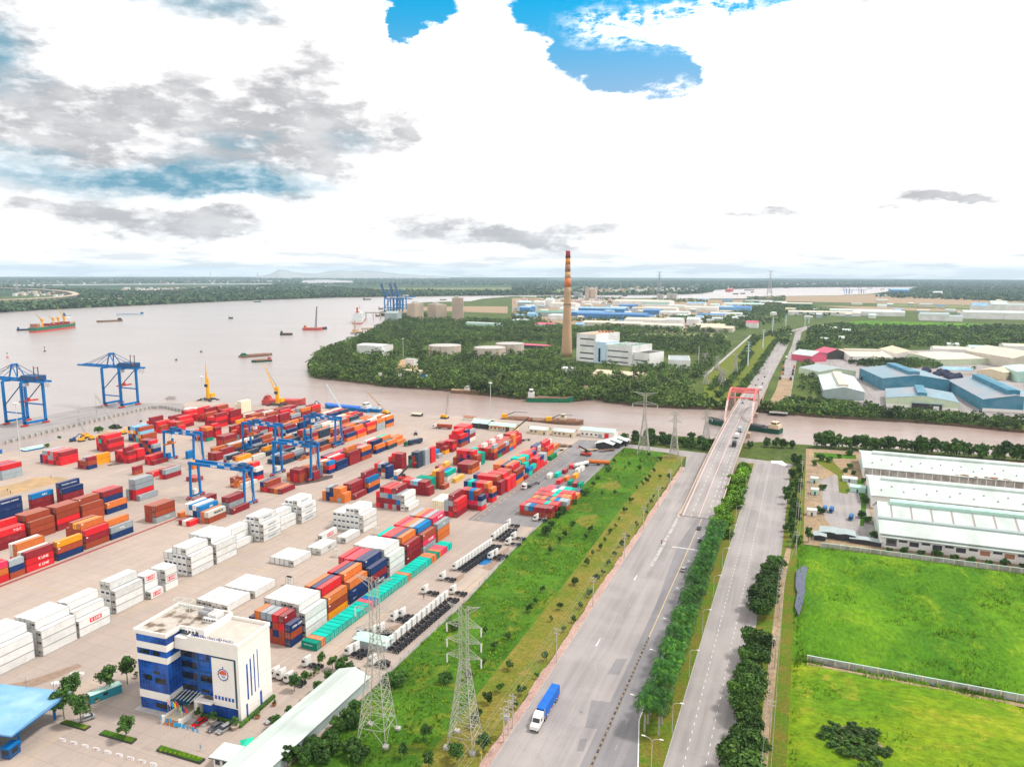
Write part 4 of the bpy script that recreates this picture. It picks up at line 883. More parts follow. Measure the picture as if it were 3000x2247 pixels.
for i,p in enumerate(((930,850),(1020,875),(1105,885),(800,985),(720,1050),(990,985),(905,1060),(1080,925),(1230,960),(1160,930))):x,y=at('B',*p);plant('round','tree','round trimmed tree, %s in the little garden right of the office'%nthc(i+1),'tree',x,y,rnd.uniform(.8,1.0),'garden trees right of the office')
for i,p in enumerate(((680,1255),(565,1350),(770,1190))):x,y=at('B',*p);plant(('thin','round','thin')[i],'tree',('slim young tree on the path beside the long shed','bright round tree at the office corner by a parked car','little tree close to the long shed ridge')[i],'tree',x,y,(1.5,.85,1.)[i])
for i in range(26):
 x,y=-1.5+rnd.uniform(-2.6,3.2),348+i*6.6
 if 400<y<432:x-=1.5
 plant('casuarina' if i%3 else 'bank','tree','dark feathery tree, %s from the gate in the line left of the warehouses'%nthc(i+1),'tree',x,y,rnd.uniform(.6,.95),'trees left of the warehouses')
x,y=at('H',660,1075);plant('casuarina','tree','spiky grey-green tree beside the shacks','tree',x,y,.75)
for i,p in enumerate(((240,400),(360,390),(430,395),(480,400),(540,400))):x,y=at('H',*p);plant('bank','tree','dark bank tree, %s right of the bridge foot'%nthc(i+1),'tree',x,y,rnd.uniform(.7,.95),'bank trees right of the bridge')
for i in range(34):
 x=12+i*6.2+rnd.uniform(-2,2);y=566+x*.055+rnd.uniform(-4,4)
 plant('bank','tree','dark mangrove tree, %s from left on the bank behind the warehouses'%nthc(i+1),'tree',x,y,rnd.uniform(1.15,1.75),'bank trees behind the warehouses')
for i in range(24):
 x=-120+i*2.6+rnd.uniform(-1,1);y=528+rnd.uniform(-6,22)
 plant('bank','tree','bank tree, %s from left between the sheds and the bridge'%nthc(i+1),'tree',x,y,rnd.uniform(.7,1.1),'bank trees left of the bridge')
for i in range(14):
 x=40+i*6.4;plant('bush','bush','low bush, %s from left in front of the nearest warehouse'%nthc(i+1),'bush',x,356.5+rnd.uniform(-1,2),rnd.uniform(.5,.8),'bushes before the nearest warehouse')
for i,p in enumerate(((800,1430),(1140,1345),(380,1545),(1270,1325),(1380,1310),(1420,1305),(900,1400),(960,1395),(480,1480))):x,y=at('L',*p);plant('bush','bush','green bush on the basin bank, %s of nine'%nthc(i+1),'bush',x,y,1.15 if i==0 else rnd.uniform(.4,.7),'bushes on the basin bank')
for i,p in enumerate(((290,290),(370,300),(440,300),(530,305),(700,320),(790,330),(885,340),(1045,355))):x,y=at('E',*p);plant('thin','tree','slim young tree before the white sheds, %s from left'%nthc(i+1),'tree',x,y,1.8,'young trees before the white sheds')
px_,py_=at('G',1110,1225)
for i in range(44):
 a_,r_=rnd.uniform(0,6.28),math.sqrt(rnd.random());plant('shrub','bush','dark low bramble, %s in the round patch of the lower field'%nthc(i+1),'bush',px_+8*r_*math.cos(a_),py_+9*r_*math.sin(a_),rnd.uniform(1.,1.7),'brambles in the lower field',.6).scale.z*=.5
group_of([('H',*q)for q in((960,545),(985,590),(930,575),(1062,650),(1075,700),(1062,790),(1045,900),(1082,935),(760,700),(742,870),(1130,1050),(1165,1045),(700,525),(745,490),(810,500),(880,470),(960,450))],'bush','bush','green bush, %s on the overgrown warehouse plot','bush',.6,1.1,'bushes on the warehouse plot')
def inside(P,x,y):
 r=np.zeros(len(x),bool);n=len(P)
 for i in range(n):
  x0,y0=P[i];x1,y1=P[(i+1)%n]
  with np.errstate(divide='ignore',invalid='ignore'):
   r^=((y0>y)!=(y1>y))&(x<(x1-x0)*(y-y0)/(y1-y0+1e-12)+x0)
 return r
def tufts(name,regions,m,hgt,per=4,label=None):
 P=[]
 for(x0,y0,x1,y1,n,h)in regions:
  X=npr.uniform(x0,x1,n);Y=npr.uniform(y0,y1,n);keep=vnoise(X,Y,9.,4)+.5*vnoise(X,Y,3.,8)>.55;X,Y=X[keep],Y[keep];n=len(X)
  for _ in range(per):
   a=npr.uniform(0,6.28,n);d=np.stack([np.cos(a),np.sin(a),np.zeros(n)],1);hh=(h*npr.uniform(.5,1.2,n))[:,None]
   base=np.stack([X,Y,np.full(n,.1)],1)+d*npr.uniform(0,.35,(n,1));s=np.stack([-d[:,1],d[:,0],np.zeros(n)],1)*npr.uniform(.1,.28,(n,1));up=np.array([0,0,1.])
   tip=base+up*hh+d*hh*npr.uniform(.1,.7,(n,1))
   P.append(np.stack([base-s,base+s,tip+s*.3,tip-s*.3],1))
 o=link(name,quads_mesh(name,np.concatenate(P),M[m]));tag(o,label,'grass',kind='stuff')
tufts('tall_grass',[(2,150,80,240,5500,.8),(2,242,110,350,9000,1.3),(2,236,60,244,700,1.4)],'leaf_grass',1.,3,'tall bright green grass covering the walled fields')
tufts('strip_grass',[(-115,140,-86,330,3200,.6),(-117,330,-88,505,1800,.5)],'leaf_grass',.7,3,'rough dark green grass on the slope')
def wood(name,label,polys,holes,n,R0,R1,H0,H1,per,leaf,lm,seed,fringe=()):
 rs=np.random.RandomState(seed);P=[]
 for poly,cnt_ in list(zip(polys,n))+[(f,-1)for f in fringe]:
  if cnt_<0:
   X,Y=[],[]
   for(ax,ay),(bx,by)in zip(poly[:-1],poly[1:]):
    m_=max(1,int(math.hypot(bx-ax,by-ay)/(R0*.8)))
    for i_ in range(m_):f_=(i_+rs.rand())/m_;X.append(ax+(bx-ax)*f_+rs.normal(0,1.5));Y.append(ay+(by-ay)*f_+rs.uniform(.8,6)*R0/3)
   X,Y=np.array(X),np.array(Y)
  xs=[p[0]for p in poly];ys=[p[1]for p in poly];X=rs.uniform(min(xs),max(xs),cnt_*4)if cnt_>0 else X;Y=rs.uniform(min(ys),max(ys),cnt_*4)if cnt_>0 else Y;k=inside(poly,X,Y)if cnt_>0 else np.ones(len(X),bool)
  for h in holes:k&=~inside(h,X,Y)
  if cnt_>0:X,Y=X[k][:cnt_],Y[k][:cnt_]
  q=len(X);Rr=rs.uniform(R0,R1,q);Hh=rs.uniform(H0,H1,q)*(.75+.5*vnoise(X+9000,Y+9000,60.,3))
  nb=max(3,per//14)
  for _ in range(nb):
   a=rs.uniform(0,6.28,q);rr=np.sqrt(rs.uniform(0,1,q))*.72;zz=rs.uniform(.15,.82,q)if cnt_>0 else rs.uniform(-.25,.72,q)
   c=np.stack([X+np.cos(a)*rr*Rr,Y+np.sin(a)*rr*Rr,Hh*zz],1);br=Rr*rs.uniform(.32,.55,q)
   for _2 in range(per//nb):
    d=rs.normal(0,1,(q,3));d[:,2]=np.abs(d[:,2])+.1;d/=np.linalg.norm(d,axis=1)[:,None]
    P.append(leaf_quads(c+d*br[:,None]*rs.uniform(.6,1.05,(q,1)),d,leaf,rs))
 o=link(name,quads_mesh(name,np.concatenate(P),M[lm]));tag(o,label,'woodland',kind='stuff')
 return o
hole=lambda k,*p:[at(k,*q)for q in p]
HO=[hole('K',(670,720),(840,715),(840,810),(680,830)),hole('K',(960,930),(1030,830),(1190,820),(1190,940)),hole('K',(1190,730),(1510,730),(1500,830),(1200,810)),hole('K',(1560,800),(1630,740),(1780,700),(2020,700),(2020,800),(1860,840),(1620,830)),hole('J',(0,835),(300,830),(300,920),(0,950)),hole('J',(380,990),(400,900),(520,890),(1080,880),(1210,960),(1520,930),(1520,1060),(1260,1060),(430,1030)),hole('J',(640,1130),(660,1050),(990,1050),(970,1130)),hole('J',(820,770),(1700,760),(1750,800),(1300,800),(900,790)),hole('J',(1540,1115),(1925,780),(2209,745),(2120,830),(1960,1080),(1860,1250),(1740,1350),(1560,1330),(1440,1270),(1450,1180)),hole('J',(390,700),(730,700),(720,730),(400,730)),hole('K',(1130,500),(1350,500),(1350,530),(1140,530)),hole('K',(1430,515),(1570,515),(1570,540),(1440,540)),hole('K',(1550,560),(1780,550),(1830,600),(1560,590))]
PW=[pen_front[i]for i in range(0,12)]+AT('J',(1720,1358),(1560,1330),(1450,1180),(1545,1115),(1700,960),(1760,880),(1700,800),(1750,760),(1500,745),(830,720),(400,700),(330,700),(150,660),(0,640))+AT('K',(2000,540),(1560,520),(1340,500),(1140,470),(1000,505),(960,545),(860,600),(705,690),(535,750),(385,810),(310,905))
wood('woodland','dense mixed green woodland covering the headland around the tanks and chimney',[PW],HO,[5200],2.8,8.,4.5,14.5,98,1.95,'leaf_wood',21,[pen_front[:15],pen_back[-9:]+pen_front[:1]])
HR=[hole('R',(420,110),(770,110),(860,430),(600,470),(460,400)),hole('R',(800,190),(930,190),(1040,520),(960,480)),hole('R',(860,170),(1760,150),(1760,520),(1640,540),(1010,480),(860,260)),hole('R',(1560,170),(2212,150),(2212,560),(1880,520),(1600,330)),hole('I',(470,690),(770,650),(1120,680),(1420,660),(2212,680),(2212,860),(1560,830),(1420,760),(800,790),(480,800)),hole('I',(950,830),(1180,830),(1180,880),(950,880)),hole('R',(230,0),(330,0),(270,300),(240,420),(190,400)),hole('I',(730,440),(2010,468),(1900,505),(860,495)),hole('R',(1600,330),(1680,340),(1930,560),(1700,560))]
wood('riverside_wood','dark green riverside trees and scrub around the sheds across the canal',[AT('R',(90,480),(150,500),(560,545),(960,575),(1500,605),(1740,612),(1850,628),(2212,662),(2212,600),(1800,575),(1000,530),(900,480),(600,480),(440,440),(250,430),(130,450)),AT('I',(390,1040),(460,500),(560,520),(640,560),(660,660),(560,800),(560,1060)),AT('I',(380,640),(430,640),(390,1000),(340,1000)),AT('I',(560,760),(1560,760),(1560,830),(1240,830),(560,800)),AT('I',(1560,780),(2212,800),(2212,880),(1800,860))],HR,[420,420,130,420,200],2.4,4.6,3.5,8.5,70,1.4,'leaf_wood',22,[pen_front[13:]]+[AT('J',*q)for q in(((1760,1330),(1960,1090),(2120,850),(2200,755)),((1850,975),(1900,900),(1960,790)),((1600,1230),(1700,1120)),((1660,1290),(1830,1080),(1940,920)),((1920,880),(2010,790)),((1960,830),(2100,760)))])
wood('middle_wood','broad dark scrub and tree belt behind the sheds across the canal',[AT('I',(470,690),(500,500),(720,480),(900,505),(2212,500),(2212,680),(1420,660),(1120,680),(770,650)),AT('I',(170,560),(300,520),(315,545),(290,650),(250,640)),AT('J',(1900,480),(2209,470),(2209,700),(1800,700),(1850,560)),AT('J',(1500,620),(1900,600),(1900,740),(1480,740)),AT('J',(1130,490),(1580,500),(1580,530),(1150,510)),AT('J',(200,470),(580,480),(580,510),(200,490)),AT('J',(690,480),(900,485),(900,510),(700,505)),AT('I',(0,300),(480,330),(800,400),(480,420),(280,390),(0,420)),AT('J',(480,655),(1100,655),(1100,688),(480,688)),AT('J',(1100,640),(1500,640),(1500,690),(1100,690)),AT('J',(0,595),(250,600),(250,665),(0,660)),AT('J',(300,515),(1100,520),(1100,535),(300,530))],HR,[1900,90,700,420,160,140,90,420,110,140,70,90],4.5,9,7,12,34,3.1,'leaf_wood',23)
FA=AT('L',(-500,495),(0,449),(300,431),(760,409),(1300,385),(1850,360),(2209,348))+AT('K',(480,332),(900,326),(1500,319),(2212,312),(2212,296),(900,290),(300,250))+AT('L',(2200,240),(1200,300),(0,260),(-500,260))
FB=AT('K',(-900,240),(2212,240),(2212,186),(-900,180))+[at('L',-500,185),at('L',-500,260)]
FC=AT('J',(0,445),(1200,445),(1590,424),(1590,412),(2209,390),(2209,340),(0,345))
FD=AT('I',(0,172),(1380,163),(2400,161),(2400,118),(0,118))
FS=AT('L',(0,449),(300,431),(760,409),(1300,385),(1850,360),(2209,348),(2209,335),(1850,345),(1300,368),(760,392),(300,412),(0,430))
FE=AT('K',(480,332),(900,326),(1500,319),(2212,312),(2212,306),(1500,312),(900,317),(480,322))
FG=AT('I',(1380,178),(1000,250),(1500,270),(2212,290),(2212,180))
wood('far_woods','distant mangrove woods and tree belts fading towards the horizon',[FA,FB,FC,FD,FS,FE,FG],[AT('L',(-300,285),(430,312),(600,350),(430,378),(-300,420)),AT('L',(-300,262),(0,274),(430,296),(650,335),(640,365),(450,390),(0,412),(-300,424)),AT('K',(230,192),(660,192),(660,225),(230,225)),AT('L',(0,222),(2209,222),(2209,246),(0,246))],[5200,3800,2000,2600,1500,900,1400],9,26,8,15,15,14.,'leaf_far',24,[far_front[1:7]+far_front[8:]])
def gable(name,label,cat,x,y,w,d,he,hr,axis='x',rz=0.,wall='wall_white',roof='sheet_white',group=None,over=.5,z=0.,wins=(),doors=(),vent=None,hip=False):
 """gabled shed: origin at its front-left corner, w along x, d along y; ridge along axis"""
 o=thing(name,label,cat,(x,y,z),rz,group);b=MB()
 if axis=='x':b.side([(0,0),(d,0),(d,he),(d/2,hr),(0,he)],0,w)
 else:b.side([(0,0),(w,0),(w,he),(w/2,hr),(0,he)],0,d,axis='y')
 b.build('wall',M[wall],o)
 r=MB();t=.18;sl=(hr-he)/((d if axis=='x' else w)/2);ev=he-over*sl;D=d if axis=='x' else w;L=w if axis=='x' else d
 prof=[(-over,ev+.04),(D/2,hr+.05),(D+over,ev+.04),(D+over,ev+.04+t),(D/2,hr+.05+t),(-over,ev+.04+t)]
 k=len(r.v)
 r.side(prof[0:2]+[prof[4],prof[5]],-over,L+over,axis='x' if axis=='x' else 'y');r.side([prof[1],prof[2],prof[3],prof[4]],-over,L+over,axis='x' if axis=='x' else 'y')
 rf=r.build('roof',M[roof],o)
 if vent:
  v=MB();vw,vh,vm=vent
  pr=[(D/2-vw,hr-vw*sl),(D/2+vw,hr-vw*sl),(D/2+vw,hr+vh-vw*sl*.5),(D/2,hr+vh),(D/2-vw,hr+vh-vw*sl*.5)]
  v.side(pr,L*.06,L*.94,axis='x' if axis=='x' else 'y');v.build('ridge_vent',M[vm],rf)
 for(wx,wz,ww,wh)in wins:window(o,wx,0,wz,ww,wh)
 for(wx,ww,wh,mt)in doors:
  q=MB();q.box(wx,-.05,.02,wx+ww,.03,wh);q.build('door',M[mt],o)
 return o
def window(o,x,y,z,w,h,m='window_dark',frame='cabin_white',sidex=None):
 """a window on a wall facing -y (or +x at sidex)"""
 f=MB()
 if sidex is None:
  for a in((x-.08,z-.08,x,z+h+.08),(x+w,z-.08,x+w+.08,z+h+.08),(x,z-.08,x+w,z),(x,z+h,x+w,z+h+.08)):f.box(a[0],y-.07,a[1],a[2],y+.03,a[3])
 else:
  for a in((x-.08,z-.08,x,z+h+.08),(x+w,z-.08,x+w+.08,z+h+.08),(x,z-.08,x+w,z),(x,z+h,x+w,z+h+.08)):f.box(sidex-.03,a[0],a[1],sidex+.07,a[2],a[3])
 fo=f.build('window',M[frame],o);p=MB()
 if sidex is None:p.box(x,y-.035,z,x+w,y+.03,z+h)
 else:p.box(sidex-.03,x,z,sidex+.035,x+w,z+h)
 p.build('pane',M[m],fo);return fo
OFF=thing('office_building','white five storey port office with blue glass bands and an emblem','building',(-139.9,145.9,0),R(3.8))
def part(name,m,f,parent=OFF):
 b=MB();f(b);return b.build(name,M[m]if isinstance(m,str)else[M[q]for q in m],parent)
part('plinth','concrete_plain',lambda b:(b.box(-33.2,-4.6,0,-8.6,2,.32),b.box(-33.2,2,0,.3,14.6,.3)))
WG=(-32.4,-21.6,-3.)
[part('storey_band','wall_white',(lambda b,q=q:b.box(-32.4,-3,q[0],-21.6,13.8,q[1]))if q[0]<22 else(lambda b:b.box(-32.6,-3.2,23.1,-21.4,14,23.7)))for q in((3.7,6.0),(15.2,17.0),(18.9,20.8),(23.1,23.7))]
def glassw(b):
 for z0,z1 in((.3,3.7),(6.,15.2),(17.,18.9),(20.8,23.1)):b.box(-32.25,-2.85,z0,-21.75,13.6,z1)
gw=part('glass_wall','glass_blue',glassw)
def mull(b):
 for z0,z1 in((.3,3.7),(6.,15.2),(17.,18.9),(20.8,23.1)):
  for i in range(12):b.box(-32.25+i*.95,-2.9,z0,-32.19+i*.95,-2.852,z1)
  for i in range(5):b.box(-21.748,-2.8+i*1.15,z0,-21.7,-2.74+i*1.15,z1)
  for i in range(16):b.box(-32.3,-2.8+i*1.0,z0,-32.252,-2.74+i,z1)
 for z in(7.6,9.2,10.8,12.4,14.):b.box(-32.25,-2.895,z,-21.75,-2.853,z+.07);b.box(-21.747,-2.85,z,-21.702,1.8,z+.07)
part('mullion','mullion',mull,gw)
[part('open_window','glass_dark',lambda b,q=q:b.box(q[0],-2.93,q[1],q[0]+q[2],-2.86,q[1]+q[3]),gw)for q in((-30.3,9.3,2.6,1.6),(-26.4,8.7,3.4,1.7),(-27.,11.6,2.1,.8),(-31.5,17.3,3.4,1.2),(-26.6,17.3,2.4,1.2),(-26.8,1.2,4,1.5))]
def mainb(b):
 b.box(-9.,.06,4.7,-.02,13.8,18.7);b.box(-21.5,2.2,4.6,-9.,13.8,18.7)
 b.box(-21.5,.0,18.7,0,14,22.2)
 b.box(-10.,.35,0.3,-.02,13.8,4.7);b.box(-21.5,6.,.3,-10.,13.8,4.6)
 b.box(-.9,-.01,.25,0.02,13.9,18.69);b.box(-9.0,-.02,3.9,-.9,.3,5.9);b.box(-15.0,-1.2,.3,-13.8,1.6,4.9);b.box(-13.8,-1.2,4.3,-9,.2,4.9)
part('wall','wall_white',mainb)
def mglass(b):b.box(-21.5,1.9,4.9,-9.06,2.18,18.68);b.box(-12.9,.05,.35,-1.,.34,3.9)
mg=part('glass_wall','glass_blue',mglass)
def mm2(b):
 for i in range(13):b.box(-21.4+i*.98,1.85,4.9,-21.34+i*.98,1.898,18.6)
 for i in range(15):b.box(-12.85+i*.84,.0,.4,-12.8+i*.84,.048,3.9)
 for z in(8.2,11.6,15.):b.box(-21.5,1.84,z,-9.06,1.896,z+.5)
 b.box(-15.9,1.82,4.9,-15.1,1.894,18.6)
part('mullion','steel_navy',mm2,mg)
[part('open_window','glass_dark',lambda b,q=q:b.box(q[0],1.80,q[1],q[0]+q[2],1.89,q[1]+q[3]),mg)for q in((-21.2,12.4,5,1.8),(-21.2,9.,5,1.9),(-14.8,9.,4.2,1.9),(-21.2,5.4,4.6,1.6),(-14.6,5.6,2.4,1.0),(-21,15.7,4.4,2.),(-12.4,15.6,.8,2.4))]
part('facade_panel','wall_white',lambda b:b.box(-9.0,-.12,4.9,-1.55,.05,18.2))
part('facade_trim','glass_teal',lambda b:(b.box(-1.5,-.06,4.2,-.95,.03,18.6),b.box(-9.,-.07,18.25,-1.5,.03,18.62)))
def smallw(b):
 for i in range(6):b.box(-8.5+i*1.15,-.16,5.9,-7.75+i*1.15,-.1,7.0)
part('window','glass_blue',smallw)
def slits(b):
 for i,(z0,z1)in enumerate(((5.3,16.),(5.6,16.8),(5.9,17.4),(6.2,18.))):b.box(-.02,3.0+i*1.6,z0,.07,3.62+i*1.5,z1)
 b.box(-.02,2.2,.5,.07,2.9,4.4);b.box(-.02,8.3,.5,.07,9.2,4.8)
part('slit_window','glass_blue',slits)
def parapets(b):
 b.box(-32.8,-3.4,23.7,-32.3,14.2,24.5);b.box(-32.3,-3.4,23.7,-21.2,-2.95,24.5);b.box(-21.65,-2.95,23.7,-21.2,2.6,24.5);b.box(-21.2,2.2,22.2,-13.4,2.6,24.5)
 b.box(-13.4,2.2,22.2,-12.95,14.2,24.5);b.box(-32.3,13.75,23.7,-13.4,14.2,24.5);b.box(-21.3,2.6,22.2,-13.4,13.7,23.66)
 b.box(-16.5,-.15,22.2,.2,.25,23.3);b.box(-.25,.25,22.2,.2,14.15,23.3);b.box(-12.95,13.75,22.2,-.25,14.15,23.3);b.box(-16.9,-.15,22.2,-16.5,2.2,23.3)
part('parapet','wall_white',parapets)
rf=part('roof',('roof_stained','roof_deck'),lambda b:(b.box(-32.3,-2.95,23.68,-21.66,13.75,23.8,0),b.box(-21.64,2.62,23.67,-13.42,13.72,23.79,0),b.box(-12.9,.28,22.21,-.28,13.7,22.32,1),b.box(-16.4,.28,22.212,-12.95,2.15,22.31,1)))
part('roof_room_window','glass_teal',lambda b:b.box(-21.5,2.12,20.9,-15.,2.25,23.5))
def steps(b):
 b.box(-20.6,-5.8,.3,-15.2,2.,.95,0)
 for i in range(4):b.box(-20.4,-6.2-i*.4,.0,-15.4,-5.8-i*.4,.8-i*.2,1)
st_=part('entrance_steps',('plaster_cream','tile_brown'),steps)
part('balustrade','wall_white',lambda b:(b.box(-20.95,-6.4,.3,-20.65,-1,1.9),b.box(-15.15,-6.4,.3,-14.85,-1,1.9),b.box(-21.1,-7.1,0,-20.5,-6.4,2.3),b.box(-15.3,-7.1,0,-14.7,-6.4,2.3)))
def canopy(b):
 b.box(-21.4,-3.4,4.55,-15.1,1.8,4.68,0)
 for i in range(6):b.beam((-21.3+i*1.22,-3.2,4.45),(-21.3+i*1.22,1.8,5.4),.16,m=1)
part('entrance_canopy',('glass_teal','wall_white'),canopy)
def emblem(b):
 cx,cz,r=-5.25,13.6,1.75;y=-.14
 def disc(rad,y0,m,a0=0.,a1=6.2832,n=28,ri=0.):
  for i in range(n):
   t0,t1=a0+(a1-a0)*i/n,a0+(a1-a0)*(i+1)/n
   p=[(cx+q*math.cos(t),y0,cz+q*math.sin(t))for q,t in((ri,t0),(rad,t0),(rad,t1),(ri,t1))]
   b.quad([p[0],p[1],p[2],p[3]]if ri else[p[0],p[1],p[2]],m)
 disc(r,y,1,ri=r*.84);disc(r*.82,y,2);disc(r*.74,y-.01,0,.05,3.09);disc(r*.74,y-.01,2,3.2,6.2)
 for i in range(12):
  t=6.283*i/12;b.beam((cx+r*math.cos(t),y,cz+r*math.sin(t)),(cx+(r+.22)*math.cos(t),y,cz+(r+.22)*math.sin(t)),.3,.04,1)
 for i in range(3):b.quad([(cx-.8+.2*i,y-.02,cz-.3-.28*i),(cx+.9-.2*i,y-.02,cz-.45-.28*i),(cx+.9-.2*i,y-.02,cz-.3-.28*i),(cx-.8+.2*i,y-.02,cz-.15-.28*i)],1)
 b.beam((cx,y,cz+r),(cx,y,cz+r+.75),.14,.05,1);b.beam((cx-.3,y,cz+r+.5),(cx+.3,y,cz+r+.5),.12,.05,1)
 b.quad([(cx-.9,y-.02,cz+.35),(cx+.95,y-.02,cz+.15),(cx+.85,y-.02,cz+.75),(cx-.8,y-.02,cz+.95)],3)
part('emblem',('ink_red','ink_blue','ink_white','car_orange'),emblem)
lettering('CẢNG TÂN CẢNG HIỆP PHƯỚC',M['ink_blue'],OFF,(-8.4,-.1,23.75),FACE_Y,1.15,width=14.5)
def ac(b):
 for i in range(2):b.box(-19+i*2.6,9,23.8,-17.2+i*2.6,12.5,25.4,0)
 for i in range(5):b.box(-17.6+.95*i,7.2,23.8,-16.8+.95*i,7.9,25.1,0);b.tube((-17.2+.95*i,7.18,24.6),(-17.2+.95*i,7.21,24.6),.3,n=8,m=1)
 for i in range(3):b.box(-19.+1.2*i,1.55,23.0,-18.2+1.2*i,2.18,24.,0);b.box(-18.9+1.2*i,1.5,23.1,-18.3+1.2*i,1.54,23.9,1)
part('air_conditioner',('cabin_white','steel_dark'),ac,rf)
def tank_(b):
 for y in(9.2,11.2):b.tube((-20.5,y,25.5),(-17.5,y,25.5),.75,n=12);b.beam((-20,y,23.8),(-20,y,25.),.1);b.beam((-18,y,23.8),(-18,y,25.),.1)
part('water_tank','rim',tank_,rf)
def frame_(b):
 for x in(-31,-28,-25):
  for y in(10.2,12.6):b.beam((x,y,23.7),(x,y,27.2),.09)
 for z in(25.4,27.2):
  for y in(10.2,12.6):b.beam((-31,y,z),(-25,y,z),.08)
  for x in(-31,-28,-25):b.beam((x,10.2,z),(x,12.6,z),.08)
part('pipe_frame','steel_teal',frame_,rf)
o=thing('gate_canopy','pale blue sheet metal gate canopy on blue posts, cut by the corner','canopy',(-205,121,0),R(12))
b=MB();b.side([(-14,6.5),(6.0,6.6),(6.0,7.0),(-4,7.4),(-14,6.9)],-14,19.5);b.build('roof',M['sheet_skyblue'],o)
b=MB();b.side([(-14,6.3),(6.1,6.35),(6.1,6.55),(-14,6.48)],-14.1,19.6);b.build('roof_edge',M['steel_blue'],o)
for x in(-12,2,16):
 for y in(-9,3):b=MB();b.box(x,y,0,x+.5,y+.5,6.3);b.build('post',M['steel_blue'],o)
for x,y in((-3,5.2),(6,5.2),(15,5.2),(-1,-6)):b=MB();b.tube((x,y,6.6),(x,y,10.4),.05,.03,5);b.build('lightning_rod',M['steel_blue'],o)
for i,x in enumerate((-186.4,-193.5)):
 o=thing('ticket_booth','deep blue ticket booth under the canopy, %s'%('right one' if i==0 else 'left one'),'booth',(x,110.5-i,0),R(12));b=MB();b.box(0,0,.2,2.6,3.4,3.0);b.build('wall',M['steel_navy'],o)
 b=MB();b.box(.5,-.04,1.2,2.1,.02,2.4);b.box(2.57,.8,1.2,2.64,2.6,2.4);b.build('window',M['glass_dark'],o);b=MB();b.box(-.2,-.2,3.,2.8,3.6,3.15);b.build('roof',M['steel_blue'],o)
kx,ky=at('B',130,1640)
o=thing('guard_kiosk','small white guard kiosk with a flat white roof by the long shed','kiosk',(-133.2,128.6,0),R(6));b=MB();b.box(0,0,0,4.6,4.6,3.1);b.build('wall',M['wall_white'],o)
b=MB();b.box(-.8,-.8,3.1,5.4,5.4,3.45);b.build('roof',M['sheet_white'],o);b=MB();b.box(-.84,-.84,3.05,5.44,5.44,3.2);b.build('roof_edge',M['steel_dark'],o)
for x in(.5,2.7):window(o,x,0,1.1,1.4,1.3)
o=thing('sun_tent','small green square awning behind the guard kiosk','awning',(-131.2,135.4,0),R(6));b=MB();b.lathe([(2.4,2.6),(.15,3.4)],4,1.5,1.5);b.build('cover',M['mint'],o)
for x in(.2,2.8):
 for y in(.2,2.8):b=MB();b.tube((x,y,0),(x,y,2.7),.05,n=5);b.build('post',M['steel_galv'],o)
gable('long_shed','long low shed with a pale mint roof along the grass','shed',-127.8,118,10.6,57,3.2,4.9,'y',wall='sheet_grey',roof='sheet_white',over=.5)
gable('parts_shed','small light roofed lean-to between garden and parked trucks','shed',-135.6,194.5,12,5,2.4,3.2,'x',wall='sheet_grey',roof='sheet_mint')
